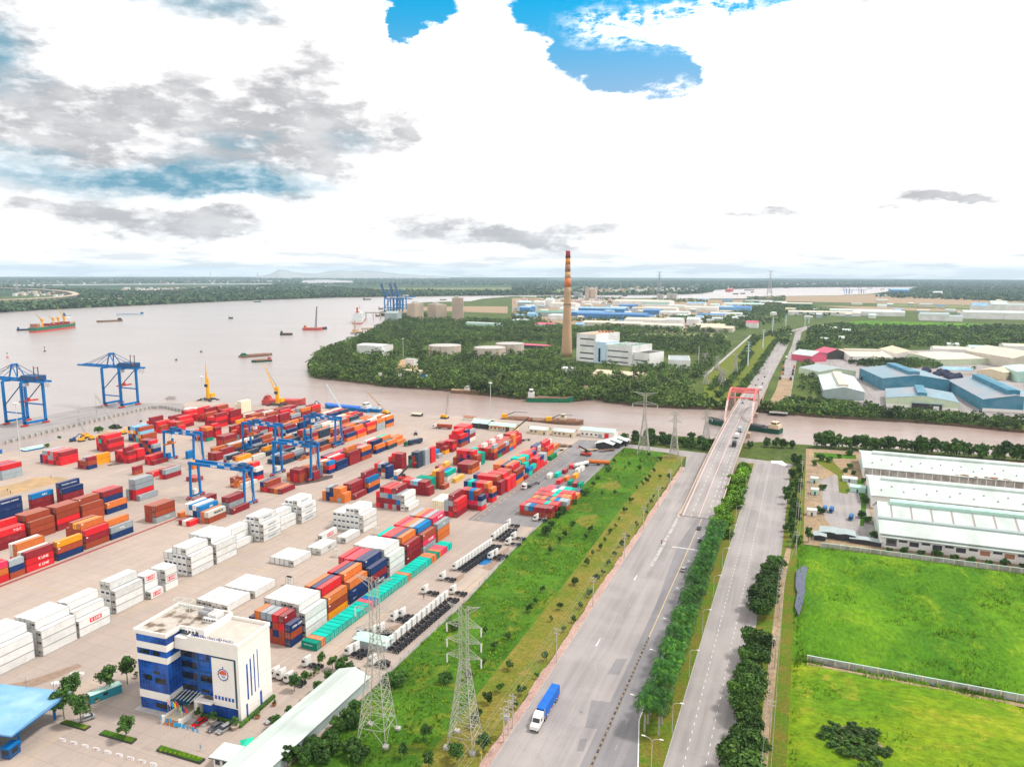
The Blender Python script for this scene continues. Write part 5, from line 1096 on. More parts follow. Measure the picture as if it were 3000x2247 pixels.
def warehouse(label,x,y,L,d,he,hr,kind):
 o=thing('warehouse',label,'warehouse',(x,y,0));b=MB();b.side([(0,0),(d,0),(d,he),(d/2,hr),(0,he)],0,L);b.build('wall',M['wall_white2'],o)
 r=MB();sl=(hr-he)/(d/2)
 def slope(ya,yb,z,m=0):
  za,zb=he+ya*sl+z,he+yb*sl+z
  r.side([(ya,za),(yb,zb),(yb,zb+.2),(ya,za+.2)],-.6,L,m=m)
 slope(-1.2,d/2,.05);r.side([(d/2,hr+.05),(d+1,he-sl+.05),(d+1,he-sl+.25),(d/2,hr+.25)],-.6,L)
 rf=r.build('roof',M['sheet_white'],o)
 v=MB();v.side([(d/2-1.7,hr-.3),(d/2+1.7,hr-.3),(d/2+1.9,hr+1.1),(d/2+.6,hr+1.9),(d/2-.6,hr+1.9),(d/2-1.9,hr+1.1)],6 if kind!=3 else 5,L)
 v.build('ridge_vent',M['sheet_mint']if kind==3 else M['sheet_white'],rf)
 if kind==3:
  s=MB()
  for i in range(1,13):s.side([(9.6,he+9.6*sl+.3),(d/2-2,he+(d/2-2)*sl+.3),(d/2-2,he+(d/2-2)*sl+.37),(9.6,he+9.6*sl+.37)],i*8.4-3.4,i*8.4-2.7)
  s.build('roof_light',M['sheet_rust'],rf).data.materials[0]=M['roof_strip']
  g=MB();g.side([(8.2,he+8.2*sl+.3),(9.4,he+9.4*sl+.3),(9.4,he+9.4*sl+1.0),(8.2,he+8.2*sl+1.0)],-.6,L);g.build('gutter',M['sheet_grey'],rf)
  for i in range(9):
   x0=2.5+i*9.2
   q=MB();q.box(x0,-.09,1.2,x0+4.4,.02,4.6);q.build('door',M['recess' if i in(0,7)else 'wall_white'],o)
   window(o,x0+.3,-.09,2.,3.8,2.2,m='sheet_rust' if i in(4,5,6)else 'window_dark');window(o,x0+5.2,0,3.4,3.4,1.1)
  e=MB();e.side([(-2.2,5.6),(.02,6.0),(.02,6.15),(-2.2,5.75)],0,L);e.build('door_hood',M['sheet_white'],o)
 elif kind==2:
  for i in range(11):
   x0=9+i*7.6;q=MB();q.box(x0,-.09,he-2.1,x0+(3 if i<6 else 6),.02,he-.9);q.build('window',M['tarp_blue' if i in(3,4)else 'recess'],o)
 else:
  q=MB();q.box(0,-.2,he-5.2,L,.02,he-.7,0)
  for i in range(int(L/4.6)):q.box(i*4.6,-.34,he-5.3,i*4.6+.5,-.19,he-.6,1)
  q.build('open_bay',[M['concrete_wall'],M['wall_white2']],o)
  for x0,x1 in((32,40),(80,86),(92,97)):
   q=MB();q.side([(d/2-1.2,hr+1.2),(d/2+.2,hr+1.95),(d/2+.2,hr+2.05),(d/2-1.2,hr+1.3)],x0,x1);q.build('rust_patch',M['sheet_rust'],rf)
  q=MB()
  for i in range(26):
   x0=rnd.uniform(48,118);w=rnd.uniform(.6,2.4);y0=rnd.uniform(-.9,.6);q.box(x0,y0,he+y0*sl+.26,x0+w,y0+rnd.uniform(.4,1.2),he+y0*sl+.45+rnd.uniform(0,.5))
  q.build('loose_sheeting',M['sheet_rust'],rf)
 vm_=MB().lathe([(.45,0),(.45,.7),(.15,.95)],8).mesh('roof_ventilator',M['steel_grey'])
 for i in range(22 if kind!=3 else 0):yq=d*.27 if i%2 else d*.14;link('roof_ventilator',vm_,rf).location=(5+i*5.4,yq,he+yq*sl+.2)
 g=MB();g.box(-.06,d*.28,.1,.02,d*.72,5.);g.build('door',M['sheet_mint'],o)
 return o
warehouse('nearest white warehouse, pale roof crossed by pink strips and mint ridge',36.6,362.8,112,42,7.2,15.5,3)
warehouse('middle white warehouse with small blue and dark openings under its eave',37.2,425.,116,42,7.2,10.8,2)
warehouse('farthest white warehouse with grimy open bays and rusty roof edge',37.,486,124,46,7.2,11.,1)
for nm,lab,q,w,d,h,wl,rfm in(('guard_hut','white guard hut with a red stripe at the plot gate',('H',650,885),4.5,4,3,'wall_white','sheet_white'),('site_hut','mint green site hut, nearer the gate',('H',680,735),3.6,4.5,3,'sheet_mint','sheet_white'),('site_hut','mint green site hut with a white roof, farther one',('H',675,650),4,5,2.8,'sheet_mint','sheet_white'),('site_hut','wide mint container hut beside the middle warehouse',('H',960,715),8,6,3,'sheet_mint','sheet_mint'),('lean_to','white lean-to beside the farthest warehouse',('H',905,640),8,6,2,'sheet_white','sheet_white')):
 x,y=at(*q);gable(nm,lab,'hut',x,y,w,d,h,h+.6,'x',wall=wl,roof=rfm,over=.25,doors=((w*.4,.9,2.,'recess'),))
for i,(q,w,d,h)in enumerate(((('H',740,1040),9,8,3.2),(('H',860,1060),8,7,3.4),(('H',960,1080),13,4,2.4),(('H',700,1060),5,6,2.6))):
 x,y=at(*q);o=gable('shack',('grey tin shack, leftmost at the plot corner','grey tin shack in the middle','long patched tin shack beside the warehouse','open shack hung with laundry')[i],'shack',x,y,w,d,h*.85,h,'y',wall='steel_dark',roof='sheet_grey',rz=rnd.uniform(-.1,.1))
def fieldwall(label,x0,y0,x1,y1,h=2.3,step=4.1):
 o=thing('boundary_wall',label,'wall',(x0,y0,0));L=math.hypot(x1-x0,y1-y0);o.rotation_euler=(0,0,math.atan2(y1-y0,x1-x0));n=int(L/step)
 b=MB();b.box(0,0,0,L,.22,h-.12);b.build('panel',M['concrete_wall'],o);c=MB();c.box(-.05,-.08,h-.12,L,.3,h);c.build('coping',M['sheet_mint'],o)
 p=MB();p.box(-.17,-.1,-.1,.17,.32,h+.04);pm=p.mesh('post',M['plaster_cream'])
 for i in range(n+1):link('post',pm,o).location=(i*step,0,0)
fieldwall('grey field wall with cream posts ending in the middle of the green',6.2,241.1,170,240.2);fieldwall('grey field wall with cream posts below the nearest warehouse',11.5,351.6,190,352.2)
for q,w,d,h,lab,rfm,wallm in((('E',365,303),22,10,4.2,'white shed with an orange notice strip, leftmost on the river quay','sheet_mint','plaster_cream'),(('E',690,330),15,9,3.6,'cream shed with a white roof, second on the river quay','sheet_white','plaster_cream'),(('E',880,346),17,9,3.6,'cream shed with a white roof, third on the river quay','sheet_white','plaster_cream'),(('E',1102,350),27,11,4.8,'long white workshop with a red door, rightmost on the river quay','sheet_mint','wall_white')):
 x,y=at(*q);n=int(w/4)
 o=gable('quay_shed',lab,'shed',x,y,w,d,h,h+1.5,'x',rz=R(-2),wall=wallm,roof=rfm,wins=[(1.2+i*3.6,1.3,1.6,1.3)for i in range(n-(2 if 'red' in lab else 1))],doors=((w-7.5,3.4,3.8,'ink_red' if 'red' in lab else 'recess'),(w-12.5,3.,3.,'sheet_grey'))if w>20 else((w-3,1.2,2.2,'recess'),))
 if 'orange' in lab:b=MB();b.box(2,-.08,2.6,14,-.02,3.5);b.build('notice_board',M['car_orange'],o)
x,y=at('E',225,285);gable('workshop','green roofed open workshop at the far stacks','workshop',x,y,14,14,4.2,6.,'x',wall='steel_dark',roof='sheet_mint')
x,y=at('E',160,222);gable('hut','small brown roofed hut at the water edge','hut',x,y,9,5,2.4,3.4,'x',wall='wall_white',roof='sheet_rust')
x,y=at('D',1395,190);gable('quay_hut','low tan roofed hut by the crawler crane','hut',x,y,9,5,2.,2.8,'x',wall='recess',roof='sheet_tan')
x,y=at('M2',845,345);o=gable('pump_house','white flat hut with tall windows at the basin end','hut',x,y,15,8,5.4,5.8,'x',rz=R(18),wall='wall_white',roof='wall_white',wins=((6,1.2,1.6,3.4),(9,1.2,1.6,3.4),(12,1.2,1.6,3.4)))
for i,q in enumerate((('E',1230,455),('E',1290,440),('E',1345,425))):
 x,y=at(*q);gable('repair_shed','white arched repair shed roof by the grass tip, %s of three'%nthc(i+1),'shed',x,y,12,9,4.0,5.6,'y',wall='steel_dark',roof='sheet_white',over=.8)
x,y=-334.2,1047.2
o=thing('chimney','tall tapering chimney with red and yellow bands at its top','chimney',(x,y,0));H=157.
rad=lambda z:8.6-(z/H)**.8*5.4
b=MB();b.lathe([(rad(z),z)for z in np.linspace(0,104,14)],32);b.build('shaft',M['chimney_shaft'],o,True)
for z0,z1,mt in((104,117,'car_orange'),(117,126,'chimney_cream'),(126,137,'sheet_rust'),(137,146,'chimney_amber'),(146,157,'c_m')):
 b=MB();b.lathe([(rad(z0)+.06,z0),(rad(z1)+.06,z1)],32);b.build('painted_band',M[mt],o,True)
b=MB()
for z in(78,148):b.lathe([(rad(z)+.9,z),(rad(z)+.9,z+.9),(rad(z),z+.9)],24)
b.build('gallery',M['steel_dark'],o)
def block(o,x0,x1,y0,y1,h,roof='roof_deck',strips=(),wallm='wall_white2'):
 b=MB();b.box(x0,y0,0,x1,y1,h);b.build('wall',M[wallm],o)
 p=MB();t=.9
 p.box(x0,y0,h,x1,y0+t,h+1.3);p.box(x0,y1-t,h,x1,y1,h+1.3);p.box(x0,y0+t,h,x0+t,y1-t,h+1.3);p.box(x1-t,y0+t,h,x1,y1-t,h+1.3);p.build('parapet',M[wallm],o)
 r=MB();r.box(x0+t,y0+t,h+.01,x1-t,y1-t,h+.25);rf=r.build('roof',M[roof],o)
 if strips:
  w=MB()
  for(a,c,z,hh)in strips:w.box(a,y0-.15,z,c,y0+.05,z+hh)
  w.build('window_band',M['window_dark'],o)
 return rf
px,py=at('J',520,985);qx,qy=at('J',965,1030);ang=math.atan2(qy-py,qx-px);sc_=math.hypot(qx-px,qy-py)
o=thing('power_station','white stepped power station with window bands beside the chimney','power station',(px,py,0),ang)
Hh=[top('J',522,770,(px,py)),top('J',965,880,(qx,qy))]
u=sc_/445.
rf=block(o,0,160*u,0,60,Hh[0],'orange_roof',[(30*u,145*u,z,1.8)for z in(Hh[0]*.82,Hh[0]*.57,Hh[0]*.3,Hh[0]*.1)])
b=MB();b.box(160*u,-1.5,0,245*u,30,Hh[0]*.78,0);b.box(190*u,-1.9,2,205*u,-1.45,Hh[0]*.55,1);b.build('stair_tower',[M['pale_blue'],M['glass_dark']],o)
rf2=block(o,245*u,445*u,1,52,Hh[0]*.67,'sheet_green',[(255*u,415*u,z,1.6)for z in(Hh[0]*.47,Hh[0]*.25,Hh[0]*.08)])
rf3=block(o,446*u,565*u,4,42,Hh[0]*.46,'recess',[(452*u,540*u,Hh[0]*.2,1.4)])
b=MB()
for i in range(5):b.box(4+i*7*u*4,48,Hh[0],6+i*7*u*4,51,Hh[0]+3.5)
b.build('roof_stack',M['sheet_rust'],rf)
b=MB()
for i in range(5):
 for j in range(3):b.lathe([(1.5,Hh[0]*.67+.2),(1.5,Hh[0]*.67+2.2)],10,330*u+i*14*u,14+j*9)
b.build('roof_fan',M['cabin_white'],rf2)
px,py=at('J',1265,1060);qx,qy=at('J',1440,1065);o=thing('annex_building','white annex with a grey flat roof right of the power station','building',(px,py,0),math.atan2(qy-py,qx-px));hh=top('J',1265,985,(px,py))
block(o,0,math.hypot(qx-px,qy-py),0,55,hh,'sheet_grey');
for i in range(4):window(o,6+i*11,0,hh*.5,3.2,2,sidex=math.hypot(qx-px,qy-py))
px,py=at('J',655,1130);gable('depot','low tan roofed depot among the riverside trees','depot',px,py,58,28,6,9.5,'x',rz=R(-6),wall='plaster_cream',roof='sheet_tan')
for i,(a,c,t_)in enumerate((((('K',1255,805),('K',1495,815)),None,735),((('K',1620,825),('K',1860,835)),None,750),((('K',1790,790),('K',2015,795)),None,708))):
 p0,p1=at(*a[0]),at(*a[1]);cx,cy=(p0[0]+p1[0])/2,(p0[1]+p1[1])/2+8;r=math.hypot(p1[0]-p0[0],p1[1]-p0[1])/2;hh=15.5
 o=thing('storage_tank','round pale oil tank, %s'%('leftmost, standing alone','middle one in front','rightmost, partly behind the middle one')[i],'tank',(cx,cy,0));b=MB();b.lathe([(r,0),(r,hh)],40);b.build('shell',M['tank'],o,False)
 b=MB();b.lathe([(r+.25,hh),(r+.25,hh+.3),(r*.5,hh+1.2),(.1,hh+1.6)],40);b.build('roof',M['concrete_plain'],o);b=MB()
 for k in range(20):t=6.283*k/20;b.box(r*math.cos(t)-.25,r*math.sin(t)-.25,0,r*math.cos(t)+.25,r*math.sin(t)+.25,hh)
 b.build('rib',M['tank'],o)
for lab,q0,q1,tp,d in(('tall grey silo block standing apart on the right',('K',1450,530),('K',1543,530),340,34),('square silo block with a bright panel, left of a pair',('K',1150,520),('K',1222,515),388,30),('square silo block, right of a pair',('K',1252,510),('K',1325,520),388,30)):
 p0,p1=at(*q0),at(*q1);hh=top(q0[0],q0[1],tp,p0);o=thing('silo',lab,'silo',(p0[0],p0[1],0),math.atan2(p1[1]-p0[1],p1[0]-p0[0]));w=math.hypot(p1[0]-p0[0],p1[1]-p0[1]);b=MB()
 for i in range(4):b.box(i*w/4,0,0,(i+1)*w/4-.6,d,hh)
 b.box(.5,1,0,w-.5,d-1,hh-1);b.build('shaft',M['concrete_pale'],o);b=MB();b.box(w*.2,d*.3,hh,w*.6,d*.6,hh+5);b.build('head_house',M['concrete_plain'],o)
for nm,lab,q,w,d,h,wl,rfm in(('pump_station','white block house among the trees at the headland',('K',680,800),46,30,15,'wall_white2','wall_white2'),('ruin','small white roofless house in the sandy clearing',('K',1070,885),14,10,8,'wall_white2','concrete_plain'),('shed','low pale shed at the clearing edge',('K',970,940),44,10,3,'plaster_cream','sheet_tan'),('shed','red striped long roof behind the tanks',('J',60,880),60,20,5,'recess','sheet_pink'),('shed','mint and white long shed behind the wood',('K',1560,560),90,22,6,'sheet_mint','sheet_white'),('gatehouse','small white house hidden left of the power station',('J',400,1090),14,12,7,'wall_white2','wall_white2')):
 x,y=at(*q);gable(nm,lab,'building',x,y,w,d,h,h+1.2,'x',wall=wl,roof=rfm,rz=R(-4),over=.3)
def between(q0,q1):p0,p1=at(*q0),at(*q1);return p0,math.hypot(p1[0]-p0[0],p1[1]-p0[1]),math.atan2(p1[1]-p0[1],p1[0]-p0[0])
def farshed(lab,q0,q1,d,he,hr,wl,rfm,vent=None,axis='y',**k):
 p,w,a=between(q0,q1);return gable('factory_shed',lab,'factory',p[0],p[1],w,d,he,hr,axis,rz=a,wall=wl,roof=rfm,vent=vent,over=.4,**k)
farshed('grey-green factory shed with a cream ridge strip, nearest the bridge',('R',475,405),('R',830,425),120,8.5,12.5,'sheet_greenish','sheet_white',(4.5,2.2,'sheet_cream')).children[1].data.materials[0]=M['sheet_grey']
farshed('wide grey roofed shed behind the grey-green one',('R',440,235),('R',755,228),45,8,12,'sheet_greenish','sheet_grey')
o=farshed('pale green gable factory with a dark loading bay facing the canal',('R',1020,475),('R',1640,520),62,8.5,12.5,'sheet_greenish','sheet_steel',(4,2.6,'sheet_blue'))
w=between(('R',1020,475),('R',1640,520))[1]
b=MB();b.box(w*.36,-.3,.2,w*.78,.05,5.2);b.build('door',M['recess'],o);b=MB();b.box(w*.35,-3,5.6,w*.79,.05,6.);b.build('awning',M['sheet_steel'],o);b=MB();b.box(0,-.2,0,w*.33,.04,3.0);b.box(w*.79,-.2,0,w,.04,3.);b.build('base_wall',M['wall_white'],o)
farshed('blue-grey factory hall with clerestory behind the pale gable',('R',985,335),('R',1560,352),90,13,17.5,'sheet_blue','sheet_steel',(5,3.5,'sheet_blue'))
o=farshed('big steel-blue factory hall at the right edge by the water',('R',1850,515),('R',2420,545),130,11,16,'sheet_blue','sheet_steel',(5,4,'sheet_blue'))
b=MB();b.box(32,-.2,.2,36,.05,12.5);b.build('pilaster',M['sheet_cream'],o);b=MB();b.box(0,-.4,0,150,-.05,3.);b.build('base_wall',M['wall_white'],o)
farshed('brown roofed hall behind the steel-blue halls',('R',1800,225),('R',2040,250),40,9,12,'plaster_cream','sheet_tan')
farshed('low yellow office strip beside the netted heaps',('R',885,190),('R',1160,200),16,4.5,6,'plaster_cream','sheet_rust',axis='x')
farshed('white office with a pale blue roof among the trees',('R',1520,192),('R',1770,200),26,5,7.5,'wall_white','sheet_skyblue',axis='x')
farshed('cream long roofed factory with a raised ridge',('R',715,92),('R',1080,100),105,8,11.5,'wall_white','sheet_cream',(6,2.5,'sheet_cream'),axis='x')
farshed('tan gabled factory with a tall tan cube behind',('R',1110,75),('R',1345,80),80,9,14,'wall_white','sheet_tan')
farshed('cream factory with a green shadowed bay',('R',1460,120),('R',1900,110),90,8,11,'sheet_greenish','sheet_cream',axis='x')
farshed('white office block with a strong blue roof',('R',1905,78),('R',2030,70),30,13,16,'wall_white2','sheet_strongblue',axis='x')
farshed('large cream hall at the right edge',('R',2110,150),('R',2500,150),100,14,22,'sheet_cream','sheet_cream')
farshed('pale green hall cut by the right edge',('R',2150,265),('R',2500,280),60,12,15,'sheet_mint','sheet_mint')
for i,(q0,q1,wl,rfm)in enumerate(((('R',375,95),('R',505,85),'sheet_pink','sheet_white'),(('R',505,68),('R',680,66),'recess','sheet_pink'))):
 farshed(('red walled house with a pale roof by the far road','open hall with a pink tiled roof beside the red house')[i],q0,q1,36,9,15,wl,rfm)
npq=random.Random(3);P=[at('R',npq.uniform(1240,1650),npq.uniform(175,285))for _ in range(34)]+[at('R',npq.uniform(845,925),npq.uniform(205,260))for _ in range(6)]
P.sort()
for i,(x,y)in enumerate(P):
 b=MB();r=npq.uniform(4.5,7);h=npq.uniform(4,7);b.lathe([(r,0),(r*.95,h*.45),(r*.6,h*.85),(.2,h)],9);
 for k in range(len(b.v)):v=b.v[k];b.v[k]=(v[0]*npq.uniform(.85,1.15),v[1]*npq.uniform(.85,1.15),v[2])
 o=b.build('covered_heap',M['net']);o.location=(x,y,.2);tag(o,'heap under dark blue netting, %s from left in the yard across the canal'%nthc(i+1),'heap','netted heaps across the canal')
farr=random.Random(17)
def estate(items):
 n={}
 for(k,x,y,w,d,h,rfm,wl)in items:
  p=at(k,x,y);q=at(k,x+w,y);L=math.hypot(q[0]-p[0],q[1]-p[1]);nm={'sheet_strongblue':'strong blue','sheet_skyblue':'sky blue','sheet_white':'white','sheet_cream':'cream','sheet_green':'green','sheet_tan':'tan','sheet_mint':'mint','sheet_pink':'red','sheet_grey':'grey'}[rfm]
  n[nm]=n.get(nm,0)+1
  gable('factory_shed','far %s roofed factory, %s of that colour from left in the estate'%(nm,nthc(n[nm])),'factory',p[0],p[1],L,d,h,h*1.3,'x',wall=wl,roof=rfm,over=.5,group='factories of the far estate')
E_=[('J',180,625,240,60,12,'sheet_green','sheet_grey'),('J',120,640,65,30,12,'sheet_skyblue','ink_sky'),('J',305,655,120,40,12,'sheet_white','wall_white2'),('J',180,715,155,30,8,'sheet_pink','wall_white2'),('J',480,625,260,45,12,'sheet_skyblue','sheet_strongblue'),('J',520,640,560,60,13,'sheet_strongblue','sheet_strongblue'),('J',530,590,380,60,12,'sheet_skyblue','sheet_strongblue'),('J',860,565,130,60,12,'sheet_strongblue','sheet_strongblue'),('J',810,535,450,120,16,'sheet_cream','wall_white2'),('J',1050,550,210,60,12,'sheet_green','wall_white2'),('J',800,580,120,50,10,'sheet_white','wall_white2'),('J',1060,585,260,60,11,'sheet_cream','wall_white2'),('J',1060,610,130,60,12,'sheet_strongblue','sheet_strongblue'),('J',1190,615,230,50,9,'sheet_white','wall_white2'),('J',1260,560,130,50,9,'sheet_white','wall_white2'),('J',1410,545,140,60,12,'sheet_skyblue','wall_white2'),('J',1400,580,250,60,11,'sheet_cream','wall_white2'),('J',1640,580,260,50,12,'sheet_skyblue','sheet_skyblue'),('J',1790,600,130,45,17,'sheet_strongblue','sheet_skyblue'),('J',1600,630,240,50,10,'sheet_white','wall_white2'),('J',1500,640,210,40,10,'sheet_strongblue','wall_white2'),('J',1710,545,300,70,10,'sheet_mint','wall_white2'),('J',560,705,480,70,9,'sheet_cream','sheet_cream'),('J',910,690,380,60,12,'sheet_cream','wall_white2'),('J',1040,730,320,50,10,'sheet_cream','wall_white2'),('J',1240,705,130,40,15,'sheet_white','wall_white2'),('J',1410,710,95,40,17,'sheet_white','wall_white2'),('J',1520,750,250,60,9,'sheet_tan','sheet_cream'),('J',1480,730,220,50,9,'sheet_tan','sheet_mint'),('J',165,545,100,40,16,'sheet_white','wall_white2'),('J',270,545,60,30,24,'sheet_white','wall_white2'),('J',310,560,210,60,16,'sheet_cream','wall_white2'),('J',45,545,110,50,15,'sheet_mint','sheet_grey'),('J',380,600,130,40,14,'sheet_white','wall_white2'),('J',60,590,90,50,14,'sheet_skyblue','sheet_strongblue'),('J',0,680,110,50,7,'sheet_white','sheet_mint'),('J',560,530,150,60,10,'sheet_cream','wall_white2'),('J',1890,720,90,30,12,'sheet_pink','wall_white2'),('J',1480,660,60,30,10,'sheet_skyblue','wall_white2'),('J',1800,645,90,40,7,'sheet_white','wall_white2'),('J',1880,520,200,60,10,'sheet_grey','wall_white2'),('J',2010,530,190,60,10,'sheet_white','sheet_pink'),('I',300,395,520,60,10,'sheet_cream','wall_white2'),('I',640,380,500,70,10,'sheet_white','wall_white2'),('I',830,400,360,50,12,'sheet_white','wall_white2'),('I',250,320,220,70,9,'sheet_cream','sheet_green'),('I',1370,440,200,40,17,'sheet_grey','wall_white2'),('I',1560,445,130,40,12,'sheet_grey','wall_white2'),('I',1720,425,240,50,18,'sheet_white','wall_white2'),('I',1790,385,150,40,26,'sheet_skyblue','wall_white2'),('I',1940,400,110,50,34,'sheet_white','wall_white2'),('I',1960,430,230,50,18,'sheet_white','wall_white2'),('I',2060,370,160,60,22,'sheet_grey','wall_white2'),('I',1130,225,130,160,26,'sheet_skyblue','sheet_strongblue'),('I',1480,240,60,60,20,'sheet_white','wall_white2'),('I',1010,245,460,40,8,'sheet_white','wall_white2'),('I',640,525,70,20,7,'sheet_white','wall_white2'),('I',740,550,60,20,8,'sheet_white','wall_white2'),('I',560,620,60,18,7,'sheet_white','wall_white2'),('I',710,620,40,18,9,'sheet_white','wall_white2'),('I',1590,665,80,18,7,'sheet_white','wall_white2'),('I',1480,715,260,40,9,'sheet_cream','wall_white2'),('I',2050,690,160,40,9,'sheet_cream','wall_white2'),('I',1770,690,130,30,7,'sheet_mint','wall_white2'),('I',0,500,45,24,10,'sheet_pink','wall_white2'),('I',0,300,160,50,9,'sheet_white','sheet_pink')]
occ=[(k,x,y,w)for(k,x,y,w,*_r)in E_]
for _ in range(1500):
 k=farr.choice('JJJI');x,y=(farr.uniform(-20,1850),farr.uniform(492,735))if k=='J' else(farr.uniform(240,2150),farr.uniform(290,430));w=farr.uniform(28,95)
 if k=='J' and(y>690 and 560<x<1400 or y>640 and x<480 or x>1500 and y>690 or 420<x<500):continue
 if any(k==q[0]and x<q[1]+q[3]+4 and q[1]<x+w+4 and abs(y-q[2])<(11 if k=='J' else 16)for q in occ):continue
 occ.append((k,x,y,w));d=farr.uniform(18,40);h=farr.uniform(6,11);E_.append((k,x,y,w,d,h,farr.choice(('sheet_white','sheet_white','sheet_cream','sheet_grey','sheet_skyblue','sheet_mint','sheet_tan','sheet_strongblue')),farr.choice(('wall_white2','sheet_grey','sheet_cream'))))
 if len(E_)>135:break
E_.sort(key=lambda e:(e[0]!='J',e[1]));estate(E_)
for lab,q,w,tp,mt in(('pair of hazy pinkish silo towers far beyond the chimney',('J',590,505),85,400,'concrete_pale'),('hazy grey tower block on the river, left',('J',1170,500),50,445,'concrete_plain'),('hazy grey block on the river, right',('J',1250,490),75,440,'concrete_plain'),('hazy lattice works left of the silo towers',('J',500,480),60,430,'steel_grey')):
 p=at(*q);w=w*(math.hypot(*p))/F/2.761;hh=top(q[0],q[1],tp,p);o=thing('silo',lab,'silo',(p[0],p[1],0));b=MB();b.box(0,0,0,w*.42,w*.5,hh);b.box(w*.5,0,0,w,w*.6,hh*.93);b.build('shaft',M[mt],o);b=MB();b.box(w*.1,1,hh,w*.3,w*.3,hh*1.08);b.build('head_house',M[mt],o)
b=MB()
for(k,x0,y0,x1,y1,n)in(('L',950,270,1600,300,90),('L',1600,260,2200,285,110),('L',100,300,600,330,30),('K',0,255,520,275,60),('J',550,400,1500,430,90),('I',100,140,900,160,60),('L',600,370,1000,378,24),('L',0,200,2000,230,40),('J',0,500,900,530,40)):
 for _ in range(n):
  p=at(k,farr.uniform(x0,x1),farr.uniform(y0,y1));w=farr.uniform(10,26);m=farr.choice((0,0,0,1,2));b.box(p[0],p[1],0,p[0]+w,p[1]+farr.uniform(8,16),farr.uniform(8,17),m)
tag(b.build('village_houses',[M['wall_white2'],M['steel_palepink'],M['orange_roof']]),'tiny pale houses scattered along the far river banks',kind='stuff')
def wheel_mesh(r,w):
 b=MB();b.tube((0,-w/2,0),(0,w/2,0),r,n=14,m=0);b.tube((0,-w/2-.015,0),(0,w/2+.015,0),r*.55,n=10,m=1)
 return b.mesh('wheel',[M['tyre'],M['rim']])
WH={}
def wheel(o,x,y,r,w):
 k=(r,w)
 if k not in WH:WH[k]=wheel_mesh(r,w)
 q=link('wheel',WH[k],o);q.location=(x,y,r);return q
def make_tractor(cab='cab_white',bonnet=False):
 """tractor unit facing -x, rear axle end at +x"""
 o=thing('truck','white','truck');b=MB()
 for y in(-.42,.32):b.box(-3.1,y,.78,3.6,y+.1,1.06,0)
 b.box(-3.3,-1.0,.5,-2.6,1.0,.85,0)
 for x in(-1.0,.8,1.9,3.2):b.box(x,-.32,.82,x+.16,.32,1.0,0)
 b.box(1.3,-.5,1.06,2.6,.5,1.2,0);b.box(-.6,-1.15,.5,.6,-.55,1.05,0);b.box(-.6,.55,.5,.6,1.15,1.05,0)
 for x in(1.15,2.5):
  for y in(-1.2,.62):b.side([(x,1.08),(x+.25,1.2),(x+1.,1.2),(x+1.2,1.08)],y,y+.58,axis='y')
 b.build('chassis',M['chassis'],o);c=MB()
 if bonnet:c.side([(-4.6,.9),(-4.5,1.75),(-2.9,2.0),(-2.3,3.0),(-1.2,3.7),(.3,3.75),(.3,.9)],-1.2,1.2,axis='y')
 else:c.side([(-3.35,.62),(-3.4,1.5),(-3.2,2.75),(-2.7,3.0),(-1.7,3.65),(-1.25,3.62),(-1.2,.9),(-2.0,.62)],-1.22,1.22,axis='y')
 cb=c.build('cab',M[cab],o);w=MB()
 if bonnet:w.quad([(-2.93,-1.02,2.03),(-2.93,1.02,2.03),(-2.33,.98,3.0),(-2.33,-.98,3.0)]);w.quad([(-2.1,-1.225,2.),(-1.0,-1.225,2.),(-1.,-1.225,2.8),(-2.,-1.225,2.8)]);w.quad([(-2.1,1.225,2.),(-2.,1.225,2.8),(-1.,1.225,2.8),(-1.,1.225,2.)])
 else:w.quad([(-3.42,-1.08,1.62),(-3.42,1.08,1.62),(-3.235,1.05,2.68),(-3.235,-1.05,2.68)]);w.quad([(-3.15,-1.225,1.7),(-1.9,-1.225,1.7),(-1.9,-1.225,2.5),(-3.05,-1.225,2.5)]);w.quad([(-3.15,1.225,1.7),(-3.05,1.225,2.5),(-1.9,1.225,2.5),(-1.9,1.225,1.7)])
 w.build('windscreen',M['glass_dark'],cb)
 xs=((-4.0 if bonnet else-2.4),1.75,3.1)
 for i,x in enumerate(xs):
  for y in(-1.,1.):wheel(o,x,y*(1.02 if i==0 else .92),.5,.32 if i==0 else .56)
 h=MB();h.box(-3.46 if not bonnet else-4.66,.75,.75,-3.38 if not bonnet else-4.55,1.08,.95);h.build('headlight',M['lamp_glass'],o);h=MB();h.box(-3.46 if not bonnet else-4.66,-1.08,.75,-3.38 if not bonnet else-4.55,-.75,.95);h.build('headlight',M['lamp_glass'],o)
 return o
TR=make_tractor();used_tr=[0]
def truck(x,y,rz,label,group='white tractor trucks parked in the yard'):
 o=TR if not used_tr[0]else copy_tree(TR);used_tr[0]=1
 put(o,x,y,.06,rz,label);o['group']=group;return o
def truckrow(q0,q1,n,what):
 a,c=at(*q0),at(*q1)
 for i in range(n):
  f=i/(n-1);truck(a[0]+(c[0]-a[0])*f,a[1]+(c[1]-a[1])*f,rnd.uniform(-.03,.03),'white cab truck, %s from the near end of the %s'%(nthc(i+1),what))
truckrow(('B',1490,725),('B',1960,328),13,'row beside the grass edge')
truckrow(('D',1790,1440),('D',2060,1250),12,'long middle row')
truckrow(('D',2095,1195),('D',2190,1120),5,'short far row')
